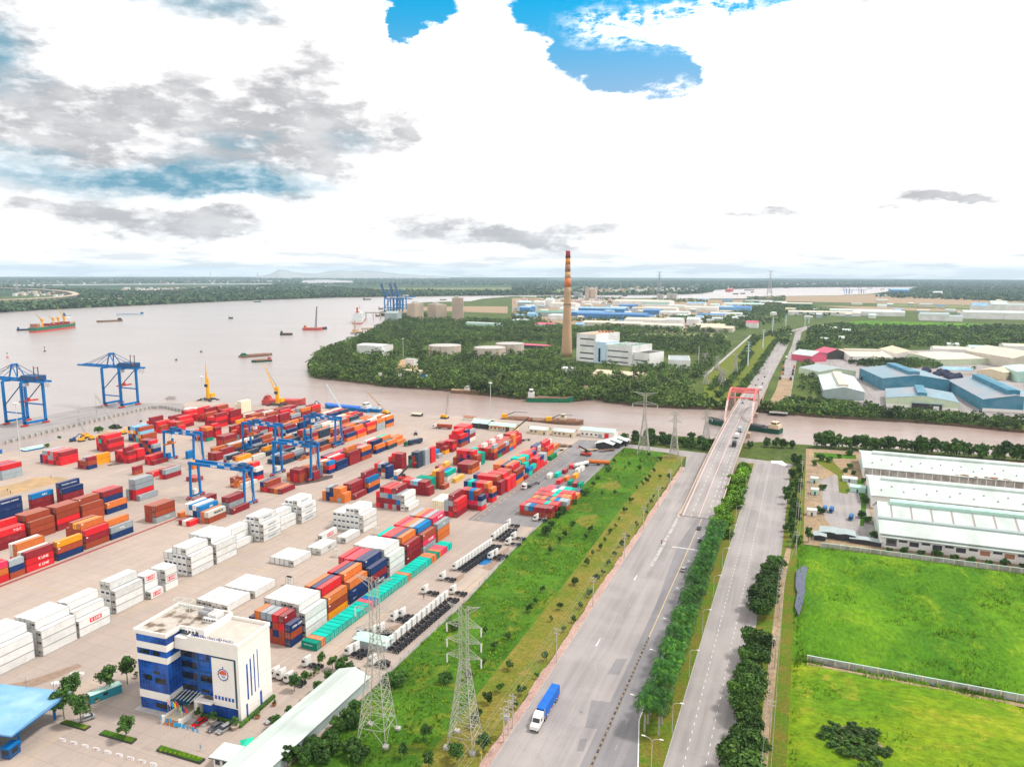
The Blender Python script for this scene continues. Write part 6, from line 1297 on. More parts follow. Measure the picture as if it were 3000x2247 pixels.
for q,lab in((('B',1560,490),'white truck of a pair nearest the silver car, right one'),(('B',1620,465),'white truck of a pair nearest the silver car, left one'),(('B',1390,610),'white truck half behind the near pylon top, left'),(('B',1450,590),'white truck half behind the near pylon top, right'),(('B',1200,770),'white truck in the front pair by the garden, nearer'),(('B',1250,745),'white truck in the front pair by the garden, farther'),(('B',1390,850),'white truck by the lean-to roof'),(('B',1800,275),'single white truck facing the teal row, nearest'),(('B',1940,165),'single white truck facing the teal row, farther'),(('B',2025,278),'single white truck at the end of the near row'),(('D',2075,1350),'white truck on the blue sheet, left'),(('D',2110,1330),'white truck on the blue sheet, right'),(('E',555,1085),'single white truck ahead of the far row'),(('E',780,1040),'white truck close to the crosswise containers'),(('B',610,950),'white truck peeking out beside the office, left'),(('B',660,965),'white truck peeking out beside the office, middle'),(('B',720,990),'white truck peeking out beside the office, right'),(('B',860,860),'white truck at the garden hedge'),(('E',600,1190),'small white truck by the grass edge, farther'),(('E',560,1235),'small white truck by the grass edge, nearer')):x,y=at(*q);truck(x,y,0,lab)
def trailer_box(o,x0,L,h0,h,m,y=1.25,stake=False):
 f=MB();f.box(x0,-1.1,h0-.3,x0+L,1.1,h0-.02);f.build('trailer_frame',M['chassis'],o);b=MB();b.box(x0,-y,h0,x0+L,y,h0+h);bo=b.build('cargo_box',M[m],o)
 for i in range(2):
  for s in(-1,1):wheel(o,x0+L-1.6-1.3*i,s*.92,.5,.56)
 r=MB()
 if stake:
  for i in range(9):r.box(x0+.8+i*1.4,y,h0-.3,x0+1.3+i*1.4,y+.03,h0+.05,i%2);r.box(x0+.8+i*1.4,-y-.03,h0-.3,x0+1.3+i*1.4,-y,h0+.05,i%2)
  for s in(-y-.02,y-.06):r.box(x0-.03,s,h0,x0+.12,s+.08,h0+h+.02,1)
  r.build('reflective_band',[M['ink_red'],M['cabin_white']],bo)
 return bo
o=make_tractor(bonnet=True);o['label']='white bonneted truck pulling a bright blue curtain trailer on the main road';put(o,-63.0,177.2,.06,R(90));trailer_box(o,.9,13.4,1.15,2.85,'tarp_blue',stake=True)
for q,rz,m,L,lab,cab in((('D',1600,290),R(8),'c_b',12.2,'white truck with a rust container turning on the open quay','cab_white'),(('D',1370,430),R(70),'c_k',12.2,'green cab truck with a dark container in the lane','hull_green'),(('E',670,775),R(75),None,12,'white truck with an empty trailer on the dark asphalt','cab_white'),(('E',615,395),R(40),None,8,'white truck near the quay sheds','cab_white'),(('D',1430,335),R(-60),None,6,'white truck among parked ones far up the lane','cab_white')):
 o=make_tractor(cab);x,y=at(*q);put(o,x,y,.06,rz,lab)
 if m:trailer_box(o,.6,L,1.2,2.6,m)
 else:
  f=MB();f.box(.6,-1.1,.9,.6+L,-.9,1.15);f.box(.6,.9,.9,.6+L,1.1,1.15)
  for i in range(6):f.box(.6+i*L/6,-.9,.95,.8+i*L/6,.9,1.1)
  f.build('trailer_frame',M['chassis'],o)
  for s in(-1,1):wheel(o,.6+L-1.5,s*.92,.5,.56)
def lorry(x,y,z,rz,cab,m,L,lab,h=2.4):
 o=make_tractor(cab);put(o,x,y,z,rz,lab);o['group']='vehicles on the road'
 b=MB();b.box(-1.0,-1.25,1.15,-1.0+L,1.25,1.15+h);b.build('cargo_box',M[m],o);return o
bridge_z=lambda y:max(0.,9.*(1-((y-615)/245.)**2))if 370<y<860 else 0.
slope_at=lambda y:math.atan((bridge_z(y+2)-bridge_z(y-2))/4)
def on_bridge(o,y):o.rotation_euler=(0,0,o.rotation_euler[2]);o.location.z=bridge_z(y)+.12
for x,y,rz,cab,m,lab in((-42.0,512,R(-90),'car_dark','steel_dark','dark tipper lorry climbing the bridge, last of three'),(-42.5,536,R(-90),'cab_white','cabin_white','white box lorry climbing the bridge, middle of three'),(-42.2,556,R(-90),'cab_white','sheet_grey','white lorry climbing the bridge, first of three'),(-42,800,R(-90),'cab_white','cabin_white','white lorry beyond the arch'),(-26.5,1150,R(90),'cab_white','cabin_white','white lorry on the far right carriageway')):
 lorry(x,y,bridge_z(y)+.14,rz,cab,m,5.2,lab)
def car(x,y,rz,m,lab,suv=False,z=.06,group=None):
 k=1.12 if suv else 1.
 o=thing('parked_car' if group is None else 'car',lab,'car',(x,y,z),rz,group);b=MB()
 b.side([(-2.2,.35),(-2.25,.6),(-2.1,.78*k),(-1.2,.9*k),(1.55,.95*k),(2.15,.88*k),(2.2,.5),(2.1,.32)],-.88,.88,axis='y')
 b.side([(-.55,1.38*k),(-.4,1.45*k),(1.0 if not suv else 1.7,1.45*k),(1.2 if not suv else 1.9,1.38*k)],-.68,.68,axis='y');bo=b.build('body',M[m],o)
 g=MB();e=2.05 if suv else 1.75;t=1.85 if suv else 1.15;P0=[(-1.25,-.84),(e,-.84),(e,.84),(-1.25,.84)];P1=[(-.5,-.67),(t,-.67),(t,.67),(-.5,.67)];z0,z1=.9*k,1.4*k
 for i in range(4):j=(i+1)%4;g.quad([(P0[i][0],P0[i][1],z0),(P0[j][0],P0[j][1],z0),(P1[j][0],P1[j][1],z1),(P1[i][0],P1[i][1],z1)])
 g.build('window',M['glass_dark'],bo)
 for a in(-1.4,1.4):
  for s in(-.8,.8):wheel(o,a,s,.33,.2)
 for s in(-.78,.42):h=MB();h.box(-2.27,s,.58,-2.2,s+.36,.74);h.build('headlight',M['lamp_glass'],o)
 for s in(-.8,.5):h=MB();h.box(2.16,s,.66,2.22,s+.3,.84);h.build('tail_light',M['ink_red'],o)
 return o
for q,rz,m,lab,suv in((('A',1595,1315),R(82),'car_red','glossy red car parked in front of the office steps',False),(('A',1725,1350),R(80),'car_grey','dark grey car parked between the red and the silver one',False),(('A',1795,1365),R(80),'car_silver','silver van parked at the office corner',True),(('A',690,1280),R(60),'car_silver','silver car half hidden behind the trees left of the office',False),(('B',1245,595),R(75),'car_silver','silver van driving past the teal row',True),(('B',1430,835),R(10),'car_dark','black car beside the lean-to',False),(('B',545,1290),R(70),'car_silver','silver car under the little tree by the office corner',False),(('B',1700,590),R(20),'car_silver','grey car at the near end of the garden',False)):
 if '1700' in str(q):continue
 x,y=at(*q);car(x,y,rz,m,lab,suv)
for x,y,m,lab,rz in((-42.8,300.4,'car_silver','silver car heading up the main road',-90),(-43.8,355,'car_grey','grey car ahead of the silver one near the hedge',-90),(-40.8,338,'car_dark','dark car close to the hedge edge',-90),(-50.5,682,'car_blue','dark blue car coming down under the arch',90),(-50,850,'car_dark','dark car beyond the arch, nearest',90),(-44,872,'car_grey','grey car beyond the arch',-90),(-51,905,'car_silver','silver car beyond the arch, farther',90),(-45,930,'car_dark','dark car beyond the arch, farther',-90),(-50,1010,'car_silver','pale car on the far left carriageway',90),(-21,1230,'car_dark','dark car on the far right carriageway',-90)):
 car(x,y,R(rz),m,lab,False,bridge_z(y)+(.14 if y<860 else .26),'cars on the road')
for i,(k,x,y)in enumerate((('I',262,830),('I',262,850),('I',258,880),('I',236,920),('I',262,785),('I',350,825),('I',342,858),('I',338,885),('I',322,925))):
 p=at(k,x,y);lorry(p[0],p[1],.36,R(90),'car_orange' if i in(0,2,5)else 'car_dark','steel_dark' if i%2 else 'hull_rust',5,'parked lorry, %s in the dirt lot beyond the canal'%nthc(i+1))
for i,q in enumerate((('H',775,855),('H',825,860),('H',965,915))):
 x,y=at(*q);o=lorry(x,y,.08,R(80),'car_blue','hull_blue',4,'small blue lorry on the plot, %s from left'%nthc(i+1));o['group']='blue lorries on the plot';o.scale=(.75,.75,.75)
for i,(q,m,rz)in enumerate(((('E',1215,585),'car_orange',5),(('E',1290,590),'car_orange',8),(('E',1090,610),'cabin_white',60),(('E',1130,600),'cabin_white',62))):
 x,y=at(*q);o=thing('tank_trailer',('orange tank trailer by the fence, left','orange tank trailer by the fence, right','white tank trailer among loose boxes, left','white tank trailer among loose boxes, right')[i],'trailer',(x,y,.06),R(rz));b=MB();b.tube((-4,0,2.3),(4,0,2.3),1.2,n=14);b.build('tank',M[m],o)
 f=MB();f.box(-4,-.5,.9,4,.5,1.15);f.build('trailer_frame',M['chassis'],o)
 for a in(2.2,3.4):
  for s in(-.9,.9):wheel(o,a,s,.5,.5)
for i,q in enumerate((('E',880,425),('E',930,432),('E',975,440),('E',905,470),('E',1180,475),('E',1320,475))):
 x,y=at(*q);o=thing('flat_trailer','empty flat trailer, %s from left near the quay corner'%nthc(i+1),'trailer',(x,y,.06),R(10+7*i));f=MB();f.box(-6,-1.2,1.1,6,1.2,1.3);f.box(-6,-.5,.8,6,.5,1.1);f.build('deck',M['orange_roof' if i in(3,4)else 'hull_rust'],o)
 for a in(3.6,4.9):
  for s in(-.9,.9):wheel(o,a,s,.5,.5)
def stacker(q,rz,lab,m='steel_red',tele=True,bl=13,el=38):
 x,y=at(*q);o=thing('reach_stacker',lab,'reach stacker',(x,y,.06),R(rz));b=MB();b.side([(-3.6,.7),(-3.8,2.2),(-1,2.4),(1.5,1.8),(3.8,1.5),(3.8,.7)],-1.5,1.5,axis='y');b.build('body',M[m],o);c=MB();c.side([(-1.,2.3),(-1.1,3.8),(.6,3.8),(.9,2.3)],-.8,.8,axis='y');c.build('cab',M['glass_dark'],o)
 a=R(el);e=(-3+bl*math.cos(a),0,3.0+bl*math.sin(a));t=MB();t.beam((-3.2,0,3.),e,.8,.9);t.build('boom',M['steel_dark' if m=='steel_red' else m],o);s=MB();s.beam((e[0],-3,e[2]-1.2),(e[0],3,e[2]-1.2),.5,.5);s.beam(e,(e[0],0,e[2]-1.2),.4);s.build('spreader',M[m],o)
 for xx in(-2.6,2.6):
  for yy in(-1.5,1.5):wheel(o,xx,yy,.85,.7)
stacker(('M5',1260,650),60,'red reach stacker lifting its boom mid yard');stacker(('E',590,345),10,'red reach stacker with a raised dark boom by the quay sheds',bl=17,el=42);stacker(('E',1150,510),170,'red machine by the repair sheds',bl=9,el=20)
def person_mesh(step):
 me=bpy.data.meshes.new('person');J=[(0,0,.95),(0,0,1.2),(0,0,1.42),(0,0,1.52),(0,-.01,1.64),(0,0,1.74),(-.19,0,1.4),(-.25,.06*step,1.13),(-.24,-.12*step,.9),(.19,0,1.4),(.25,-.06*step,1.13),(.24,-.16*step,.92),(-.1,0,.9),(-.11,-.14*step,.5),(-.11,-.06*step,.07),(-.11,-.2*step-.1,.04),(.1,0,.9),(.11,.1*step,.5),(.11,.28*step,.09),(.11,.2*step-.1,.04)]
 E_=[(0,1),(1,2),(2,3),(3,4),(4,5),(2,6),(6,7),(7,8),(2,9),(9,10),(10,11),(0,12),(12,13),(13,14),(14,15),(0,16),(16,17),(17,18),(18,19)]
 me.from_pydata(J,E_,[]);o=bpy.data.objects.new('p',me);COL.objects.link(o);o.modifiers.new('s','SKIN');rr=[.15,.14,.15,.06,.1,.085,.07,.05,.035,.07,.05,.035,.09,.065,.045,.04,.09,.065,.045,.04]
 for v,r in zip(me.skin_vertices[0].data,rr):v.radius=(r,r*.85,)
 me.skin_vertices[0].data[0].use_root=True;o.modifiers.new('d','SUBSURF').levels=1;bpy.context.view_layer.update();r=bpy.data.meshes.new_from_object(o.evaluated_get(bpy.context.evaluated_depsgraph_get()));bpy.data.objects.remove(o)
 for p in r.polygons:
  z=sum(r.vertices[v].co.z for v in p.vertices)/len(p.vertices);xx=abs(sum(r.vertices[v].co.x for v in p.vertices)/len(p.vertices));p.material_index=2 if z>1.5 or(xx>.2 and z<1.12)else 0 if z>.95 else 1
 r.name='person';return r
PM=[person_mesh(1.),person_mesh(.15)]
def person(q,st,shirt,lab,rz,z=.06):
 me=PM[st].copy()
 me.materials.clear()
 for mm_ in(shirt,'trousers','skin'):me.materials.append(M[mm_])
 x,y=at(*q,z)if len(q)==3 else q;o=link('person',me);tag(o,lab,'person');o.location=(x,y,z);o.rotation_euler=(0,0,R(rz));hb=MB();hb.lathe([(.112,1.63),(.118,1.7),(.09,1.78),(.02,1.815)],10,0,.02);hb.build('hair',M['hair'],o)
person(('A',1605,1525),0,'shirt_blue','person in a pale blue shirt walking past the flagpoles',200);person(('A',1700,1590),0,'shirt_dark','person in dark clothes walking by the white kiosk',150)
person(('Z',0)if False else(-156.6,141.0),1,'shirt_white','person in a white shirt standing at the office entrance',0,.97);person((-157.8,140.2),1,'shirt_blue','person in blue standing on the office entrance steps',20,.97)
person(('B',1752,312),0,'shirt_dark','person in dark clothes between the single trucks',40);person(('M1',775,370),1,'shirt_dark','person standing on the sand patch, right one',0);person(('M1',160,600),1,'shirt_dark','person standing on the sand patch, lower left one',30);person(('M1',115,568),1,'shirt_dark','person at the left end of the sand patch',70)
person(('L',780,1270),1,'shirt_dark','person walking on the wharf between the cranes',0);person(('L',637,1270),1,'shirt_dark','person on the wharf near the left crane',0)
SB='steel_blue'
def strut(parent,name,m,*bars):
 b=MB()
 for p0,p1,w in bars:b.beam(p0,p1,w)
 return b.build(name,M[m],parent)
def quay_crane(label,x,y,gauge=22.,span=18.,portal=36.,group='quay cranes on the wharf'):
 """rails along y; waterside at -x; the boom reaches over the river"""
 o=thing('quay_crane',label,'crane',(x,y,.06),0,group);g,s,H=gauge,span,portal
 for ax in(0,g):
  for ay in(0,s):
   strut(o,'leg',SB,((ax,ay,2.2),(ax,ay,H),1.7));b=MB();b.box(ax-.9,ay-2.8,.5,ax+.9,ay+2.8,1.5)
   for k in(-2.2,-.8,.8,2.2):b.tube((ax-.5,ay+k,.5),(ax+.5,ay+k,.5),.48,n=8)
   b.build('bogie',M['steel_red'],o)
  strut(o,'sill_beam',SB,((ax,-1,2.6),(ax,s+1,2.6),1.7));strut(o,'portal_tie',SB,((ax,0,H),(ax,s,H),1.5))
 for ay in(0,s):
  strut(o,'portal_beam',SB,((0,ay,H*.42),(g,ay,H*.42),1.0))if ay else strut(o,'portal_beam',SB,((0,ay,H*.3),(g,ay,H*.3),.9))
  strut(o,'brace','steel_navy',((0.5,ay,H*.45),(g,ay,H*.95),.6))
 for ay in(s*.3,s*.7):strut(o,'boom',SB,((-38,ay,H+.6),(g+18,ay,H+.6),1.5))
 strut(o,'boom_tie',SB,*(((xx,s*.3,H+.6),(xx,s*.7,H+.6),.9)for xx in(-37,-22,-8,4,14,26,38)))
 b=MB();b.box(g-5,s*.22,H+1.5,g+11,s*.78,H+5.2,0);b.side([(g-5,H+1.5),(g-11,H+1.5),(g-5,H+5.2)],s*.25,s*.75,0,axis='y');b.build('machinery_house',[M['steel_navy']],o)
 for ay in(s*.3,s*.7):strut(o,'apex_frame',SB,((0,ay,H),(3,ay+(s/2-ay)*.4,H+13),.9),((g*.55,ay,H),(3,ay+(s/2-ay)*.4,H+13),.6))
 b=MB();b.tube((3,s*.36,H+13),(3,s*.64,H+13),.7,n=8);b.build('apex',M[SB],o)
 for ay in(s*.36,s*.64):strut(o,'stay','steel_navy',((3,ay,H+13),(-30,ay,H+1.3),.35),((3,ay,H+13),(-16,ay,H+1.3),.3),((3,ay,H+13),(g+10,ay,H+3),.35))
 for ax in(g+9,g+14):strut(o,'mast','steel_dark',((ax,s*.3,H),(ax,s*.3,H+13),.5))
 strut(o,'mast_arm','steel_red',((g+9,s*.3,H+4),(g+14,s*.3,H+4),.6),((g+9,s*.3,H+12),(g+14,s*.3,H+12),.3))
 b=MB();b.box(g-9,s*.42,H-4.6,g-6,s*.6,H-1.6);b.build('driver_cab',M['cabin_white'],o);b=MB();b.box(g-7,s*.1,H*.42+4,g-4,s*.9,H*.42+5);b.box(g-6.4,s*.45,H*.42+5,g-4.6,s*.55,H*.42+7);b.build('spreader',M['steel_red'],o)
 b=MB()
 for k in range(12):b.box(g+.9,-.4,4+k*2.6,g+2.2,1.2,4.12+k*2.6)
 b.build('stair',M['steel_navy'],o)
 for k in range(5):b=MB();b.beam((g+12+k*2,s*.5,H),(g+13+k*2,s*.5,H-3.2-(k%2)),.18);b.build('cable_loop',M['steel_dark'],o)
 return o
quay_crane('large blue quay crane at the left edge of the picture',-605.5,391);quay_crane('large blue quay crane alone farther along the wharf',-605.5,482)
def yard_gantry(label,xl,yl,span,depth,h=19.5,cab=.9):
 o=thing('yard_gantry',label,'gantry crane',(xl,yl,.06),0,'blue rubber tyred yard gantries')
 for ax in(0,span):
  for ay in(0,depth):strut(o,'leg',SB,((ax,ay,1.6),(ax,ay*.8+depth*.1,h),1.05))
  strut(o,'sill_beam',SB,((ax,-2.2,1.7),(ax,depth+2.2,1.7),.9));strut(o,'top_tie',SB,((ax,0,h),(ax,depth,h),.8))
  for ay in(-1.4,depth+1.4):
   b=MB();b.box(ax-.5,ay-1.6,1.,ax+.5,ay+1.6,1.7);b.build('bogie',M['steel_red'],o)
   for k in(-.9,.9):q=wheel(o,ax,ay+k,.72,.6);q.rotation_euler=(0,0,R(90))
 for ay in(depth*.12,depth*.88):
  b=MB();b.box(-1.2,ay-.55,h,span+1.2,ay+.55,h+1.6,0);b.box(span*.4,ay-.57,h+.3,span*.52,ay+.57,h+1.4,1);b.box(span*.66,ay-.57,h+.3,span*.76,ay+.57,h+1.4,2);b.build('main_girder',[M[SB],M['cabin_white'],M['steel_palepink']],o)
 c=span*cab;b=MB();b.box(c-3,0,h+1.6,c+1.6,depth,h+2.4);b.box(c-2,depth*.2,h+2.4,c+.8,depth*.7,h+3.8);tr=b.build('trolley',M['steel_navy'],o);b=MB();b.box(c-1,depth*.1,h-3,c+.8,depth*.4,h-.6);b.build('driver_cab',M['cabin_white'],tr)
 b=MB();zz=h*.58;b.box(c-6.2,-.5,zz,c-4.2,depth+.5,zz+.7);b.box(c-5.8,depth*.3,zz+.7,c-4.6,depth*.7,zz+2.2);b.build('spreader',M['car_orange'],o);strut(o,'hoist_rope','steel_dark',*(((c-5.2,yy,zz+2),(c-2,yy,h+1.6),.07)for yy in(depth*.35,depth*.65)))
 b=MB();b.box(-.9,depth*.25,2.4,.9,depth*.6,5.2);b.build('power_box',M['cabin_white' if cab>.5 else SB],o);strut(o,'ladder','steel_grey',((span+.7,depth*.9,2),(span+.7,depth*.3,h),.25))
yard_gantry('blue yard gantry nearest the white blocks',-310.8,296.,37.5,7,cab=.93);yard_gantry('blue yard gantry mid yard in front of its twin',-300.4,351.5,28.,8,h=20.3,cab=.9);yard_gantry('blue yard gantry at left over red containers',-389.5,351.,25.5,8,cab=.25);yard_gantry('blue yard gantry behind its twin mid yard',-361.5,393,28,8,cab=.35);yard_gantry('farthest blue yard gantry toward the river',-337,429,27,8,cab=.25)
def far_crane(label,q,q1):
 x,y=at(*q);o=thing('quay_crane',label,'crane',(x,y,0),R(0),'far blue quay cranes');H=43
 for ax in(0,22):
  for ay in(0,20):strut(o,'leg',SB,((ax,ay,0),(ax,ay,H),3.))
 strut(o,'portal_beam',SB,*(((0,ay,H),(62,ay,H),3.)for ay in(6,14)),*(((ax,0,14),(ax,20,14),2)for ax in(0,22)),*(((0,ay,14),(22,ay,14),2)for ay in(0,20)),((0,0,14),(22,0,H),1.5))
 strut(o,'boom','steel_navy',*(((-2,ay,H),(-17,ay,H+46),2.6)for ay in(6,14)),*(((-2-15*f,6,H+46*f),(-2-15*f,14,H+46*f),1.5)for f in(.3,.6,.95)));strut(o,'apex_frame',SB,((0,10,H),(4,10,H+26),2.),((22,10,H),(4,10,H+26),1.5),((4,10,H+26),(-11,10,H+30),.8));b=MB();b.box(18,3,H+1.5,34,17,H+7);b.build('machinery_house',M['steel_grey'],o)
far_crane('far blue quay crane with raised boom, left one',('K',905,457),None);far_crane('far blue quay crane with raised boom, right one',('K',975,455),None);far_crane('far blue quay crane behind the other two',('K',1010,432),None)
for i,px in enumerate((755,775,800,875,895)):
 x,y=at('I',px,222);o=thing('quay_crane','tiny hazy blue crane on the distant river, %s from left'%nthc(i+1),'crane',(x,y,0),0,'tiny cranes on the distant river')
 o.scale=(.5,.5,top('I',px,168,(x,y))/140);strut(o,'leg',SB,*(((a,c,0),(a,c,75),5)for a in(0,26)for c in(0,26)));strut(o,'boom',SB,((-40,13,75),(60,13,75),6),((0,13,75),(-20,13,140),6))
def harbour_crane(label,q,boomtop,m='steel_yellow',tower=14):
 x,y=at(*q);o=thing('harbour_crane',label,'crane',(x,y,.05));b=MB();b.box(-6,-4,.8,6,4,2.2,0)
 for a in(-7,7):
  for c in(-5,5):b.box(a-1.5,c-1.2,0,a+1.5,c+1.2,.8,0);b.beam((a,c,.9),(a*.6,c*.6,1.6),.5)
 b.build('base',M['steel_dark'],o);b=MB();b.lathe([(2.0,2.2),(1.6,tower*.6),(1.5,tower)],10);b.build('tower',M[m],o);b=MB();b.box(-2.4,1.2,3,2.4,7,6.4);b.build('machinery_house',M[m],o);b=MB();b.box(-1.3,-2.8,tower*.62,1.3,-1.4,tower*.62+2.6);b.build('driver_cab',M['glass_dark'],o)
 d=ray(*boomtop);t=y/d[1];tx,tz=d[0]*t-x,CH+d[2]*t;B0=Vector((0,-1.5,tower*.7));B1=Vector((tx,0,tz));b=MB();b.tube(B0,B1,.95,.35,6);b.build('boom',M[m],o);b=MB()
 for f in(.4,.7,.97):b.beam(Vector((0,0,tower)),B0.lerp(B1,f),.12)
 b.build('stay',M['steel_dark'],o)
harbour_crane('upright yellow mobile harbour crane on the wharf corner',('L',1685,1168),('L',1663,862),tower=22);harbour_crane('slanting yellow harbour crane beside the red barge',('D',315,105),('L',2135,878),tower=18)
def crawler(label,q,tip,m,jib='steel_dark'):
 x,y=at(*q);o=thing('crawler_crane',label,'crane',(x,y,.05));b=MB();b.box(-3,-2.6,0,3,-1.4,1.3);b.box(-3,1.4,0,3,2.6,1.3);b.box(-2,-1.4,.7,2,1.4,1.2);b.build('track',M['steel_dark'],o);b=MB();b.side([(-3.2,1.3),(-3.2,3.3),(1,3.3),(2.4,1.3)],-1.5,1.5,axis='y');b.build('body',M[m],o)
 d=ray(*tip);t=y/d[1];T=Vector((d[0]*t-x,0,CH+d[2]*t));B=Vector((1,0,1.8));n=max(5,int((T-B).length/3));b=MB();s=Vector((0,.55,0));up=(T-B).normalized().cross(Vector((0,1,0)))*.55
 C_=[(-1,-1),(1,-1),(1,1),(-1,1)]
 for a,c in C_:b.beam(B+s*a+up*c,T+(s*a+up*c)*.5,.16)
 for k in range(n):
  p,q_=B.lerp(T,k/n),B.lerp(T,(k+1)/n)
  for i in range(4):a,c=C_[i];e,f=C_[(i+1)%4];b.beam(p+s*a+up*c,q_+s*e+up*f,.09)
 b.build('lattice_boom',M[jib],o);b=MB();b.beam(Vector((-2.8,0,3.2)),T,.06);b.beam(T,Vector((T.x,0,max(6,T.z*.25))),.05);b.build('rope',M['steel_dark'],o)
crawler('yellow crawler crane with an upright lattice boom on the quay',('D',1665,210),('D',1697,0),'steel_yellow','steel_galv');crawler('yellow crane leaning left at the end of the blue barge',('D',1190,175),('D',1040,0),'steel_yellow','orange_roof');crawler('green crawler crane with a thin pale boom by the blue barge',('D',830,160),('K',430,1040),'hull_green','steel_teal');crawler('dark crawler crane at the basin, boom across the wharf',('L',945,1395),('L',768,1118),'steel_dark','steel_galv');crawler('small crawler crane at the basin edge left of the bush',('L',695,1470),('L',632,1305),'steel_yellow','steel_grey')
for i,(q,m)in enumerate(((('L',590,1500),'steel_navy'),(('L',660,1500),'steel_yellow'),(('L',740,1485),'steel_yellow'),(('L',805,1475),'steel_yellow'),(('L',1000,1440),'steel_yellow'),(('D',600,115),'steel_navy'))):
 x,y=at(*q);o=thing('excavator',('dark excavator on the basin bank with two arms','yellow loader on the basin bank','yellow excavator by the bush','yellow frame hoist by the bush','yellow dump truck on the basin bank','dark excavator on the quay by the red barge')[i],'excavator',(x,y,.05),rnd.uniform(0,3));b=MB();b.box(-2,-1.6,0,2,-.9,1);b.box(-2,.9,0,2,1.6,1);b.build('track',M['steel_dark'],o);b=MB();b.box(-1.9,-1.3,1.,1.6,1.3,2.4);b.box(.2,-1.2,2.4,1.5,0,3.3);b.build('body',M[m],o);b=MB();b.beam((1.5,.5,1.8),(5,.5,5),.5);b.beam((5,.5,5),(8.2,.5,2.2),.4);b.box(7.6,-.1,1.2,8.8,1.1,2.3);b.build('arm',M[m],o)
def hull_prof(L,Wd,D,bow=.18,stern=.06,rise=.35):
 """sections along x (bow at +x): list of (x, half width at deck, half width at keel, deck height)"""
 return[(-L/2,Wd*.40,Wd*.30,D),(-L/2+stern*L,Wd*.5,Wd*.45,D),(L/2-bow*L,Wd*.5,Wd*.45,D),(L/2-bow*L*.45,Wd*.36,Wd*.22,D*(1+rise*.5)),(L/2,.05*Wd,.01*Wd,D*(1+rise))]
def hull(b,S_,m=0,md=1,wl=None,mw=2):
 """closed hull: sides, deck; the band below wl gets material mw"""
 k=len(b.v);n=len(S_);lev=[(-1.,0.),(0. if wl is None else wl,.5),None]
 for x,wd,wk,d in S_:
  z1=.0 if wl is None else wl
  for s in(-1,1):b.v+=[(x,s*wk,-1.2),(x,s*(wk+(wd-wk)*.5),z1),(x,s*wd,d)]
 f=lambda i,s,l:k+i*6+(0 if s<0 else 3)+l
 for i in range(n-1):
  for l in(0,1):
   b.f.append((f(i,-1,l),f(i,-1,l+1),f(i+1,-1,l+1),f(i+1,-1,l))[::-1]);b.m.append(mw if l==0 else m);b.f.append((f(i,1,l),f(i,1,l+1),f(i+1,1,l+1),f(i+1,1,l)));b.m.append(mw if l==0 else m)
  b.f.append((f(i,-1,2),f(i+1,-1,2),f(i+1,1,2),f(i,1,2)));b.m.append(md)
 for i,r in((0,1),(n-1,-1)):
  for l in(0,1):q=(f(i,-1,l),f(i,1,l),f(i,1,l+1),f(i,-1,l+1));b.f.append(q if r>0 else q[::-1]);b.m.append(mw if l==0 else m)
def vessel(name,label,cat,q0,q1,wid,dep,hm,dm='steel_dark',wm=None,cabin=None,cargo=None,cab_at=-.4,z=WL,cabh=5.,group=None,rise=.35,wl=.5):
 """q0 stern, q1 bow: photo points or plan points at the waterline"""
 p0=at(*q0,z)if isinstance(q0[0],str)else q0;p1=at(*q1,z)if isinstance(q1[0],str)else q1
 L=math.hypot(p1[0]-p0[0],p1[1]-p0[1]);o=thing(name,label,cat,((p0[0]+p1[0])/2,(p0[1]+p1[1])/2,z),math.atan2(p1[1]-p0[1],p1[0]-p0[0]),group);b=MB();hull(b,hull_prof(L,wid,dep,rise=rise),wl=wl);b.build('hull',[M[hm],M[dm],M[wm or hm]],o)
 if cargo:
  b=MB();b.box(-L*.26,-wid*.42,dep+.02,L*.34,wid*.42,dep+.9,0);b.v=[(v[0],v[1]*(1 if v[2]<dep+.5 else .8),v[2])for v in b.v];b.build('cargo',M[cargo],o)
 else:b=MB();b.box(-L*.26,-wid*.36,dep+.01,L*.32,wid*.36,dep+.5);b.build('hatch_cover',M[dm],o)
 if cabin:
  c=L*cab_at;w=min(wid*.7,8);b=MB();l=min(8.,L*.13);b.box(c-l/2,-w/2,dep,c+l/2,w/2,dep+cabh*.6);b.box(c-l*.3,-w*.4,dep+cabh*.6,c+l*.3,w*.4,dep+cabh);cb=b.build('wheelhouse',M[cabin],o);g=MB();g.box(c-l*.31,-w*.36,dep+cabh*.68,c+l*.31,w*.36,dep+cabh*.88);g.box(c-l*.26,-w*.41,dep+cabh*.68,c+l*.26,w*.41,dep+cabh*.88);g.build('window',M['glass_dark'],cb);b=MB();b.beam((c,0,dep+cabh),(c,0,dep+cabh+3.5),.2);b.build('mast',M['steel_grey'],o)
 return o,L
o,L=vessel('cargo_ship','green and red cargo ship with yellow deck cranes in the river','ship',('L',262,622),('L',610,578),21,10.5,'hull_green','sheet_rust','hull_red',None,None,wl=4.2)
b=MB();b.box(-L*.47,-8,10.5,-L*.38,8,16);b.build('poop',M['cabin_white'],o)if False else None
for i,fx in enumerate((-.27,-.02,.1,.24)):
 ob=MB();x=fx*L;ob.lathe([(1.9,10.5),(1.5,24)],8,x,0);ob.box(x-2.4,-2.4,22,x+2.4,2.4,27);c_=ob.build('deck_crane',M['steel_yellow'],o);jb=MB();jb.tube((x,0,24),(x+(-26,-14,13,-16)[i],(-3,3,-2,3)[i],41+(0,-8,-6,9)[i]),1.0,.5,6);jb.build('jib',M['c_y'],c_)
b=MB()
for i in range(5):b.box(-L*.2+i*L*.1,-8.5,11,-L*.2+i*L*.1+L*.08,8.5,16-2*(i%2));
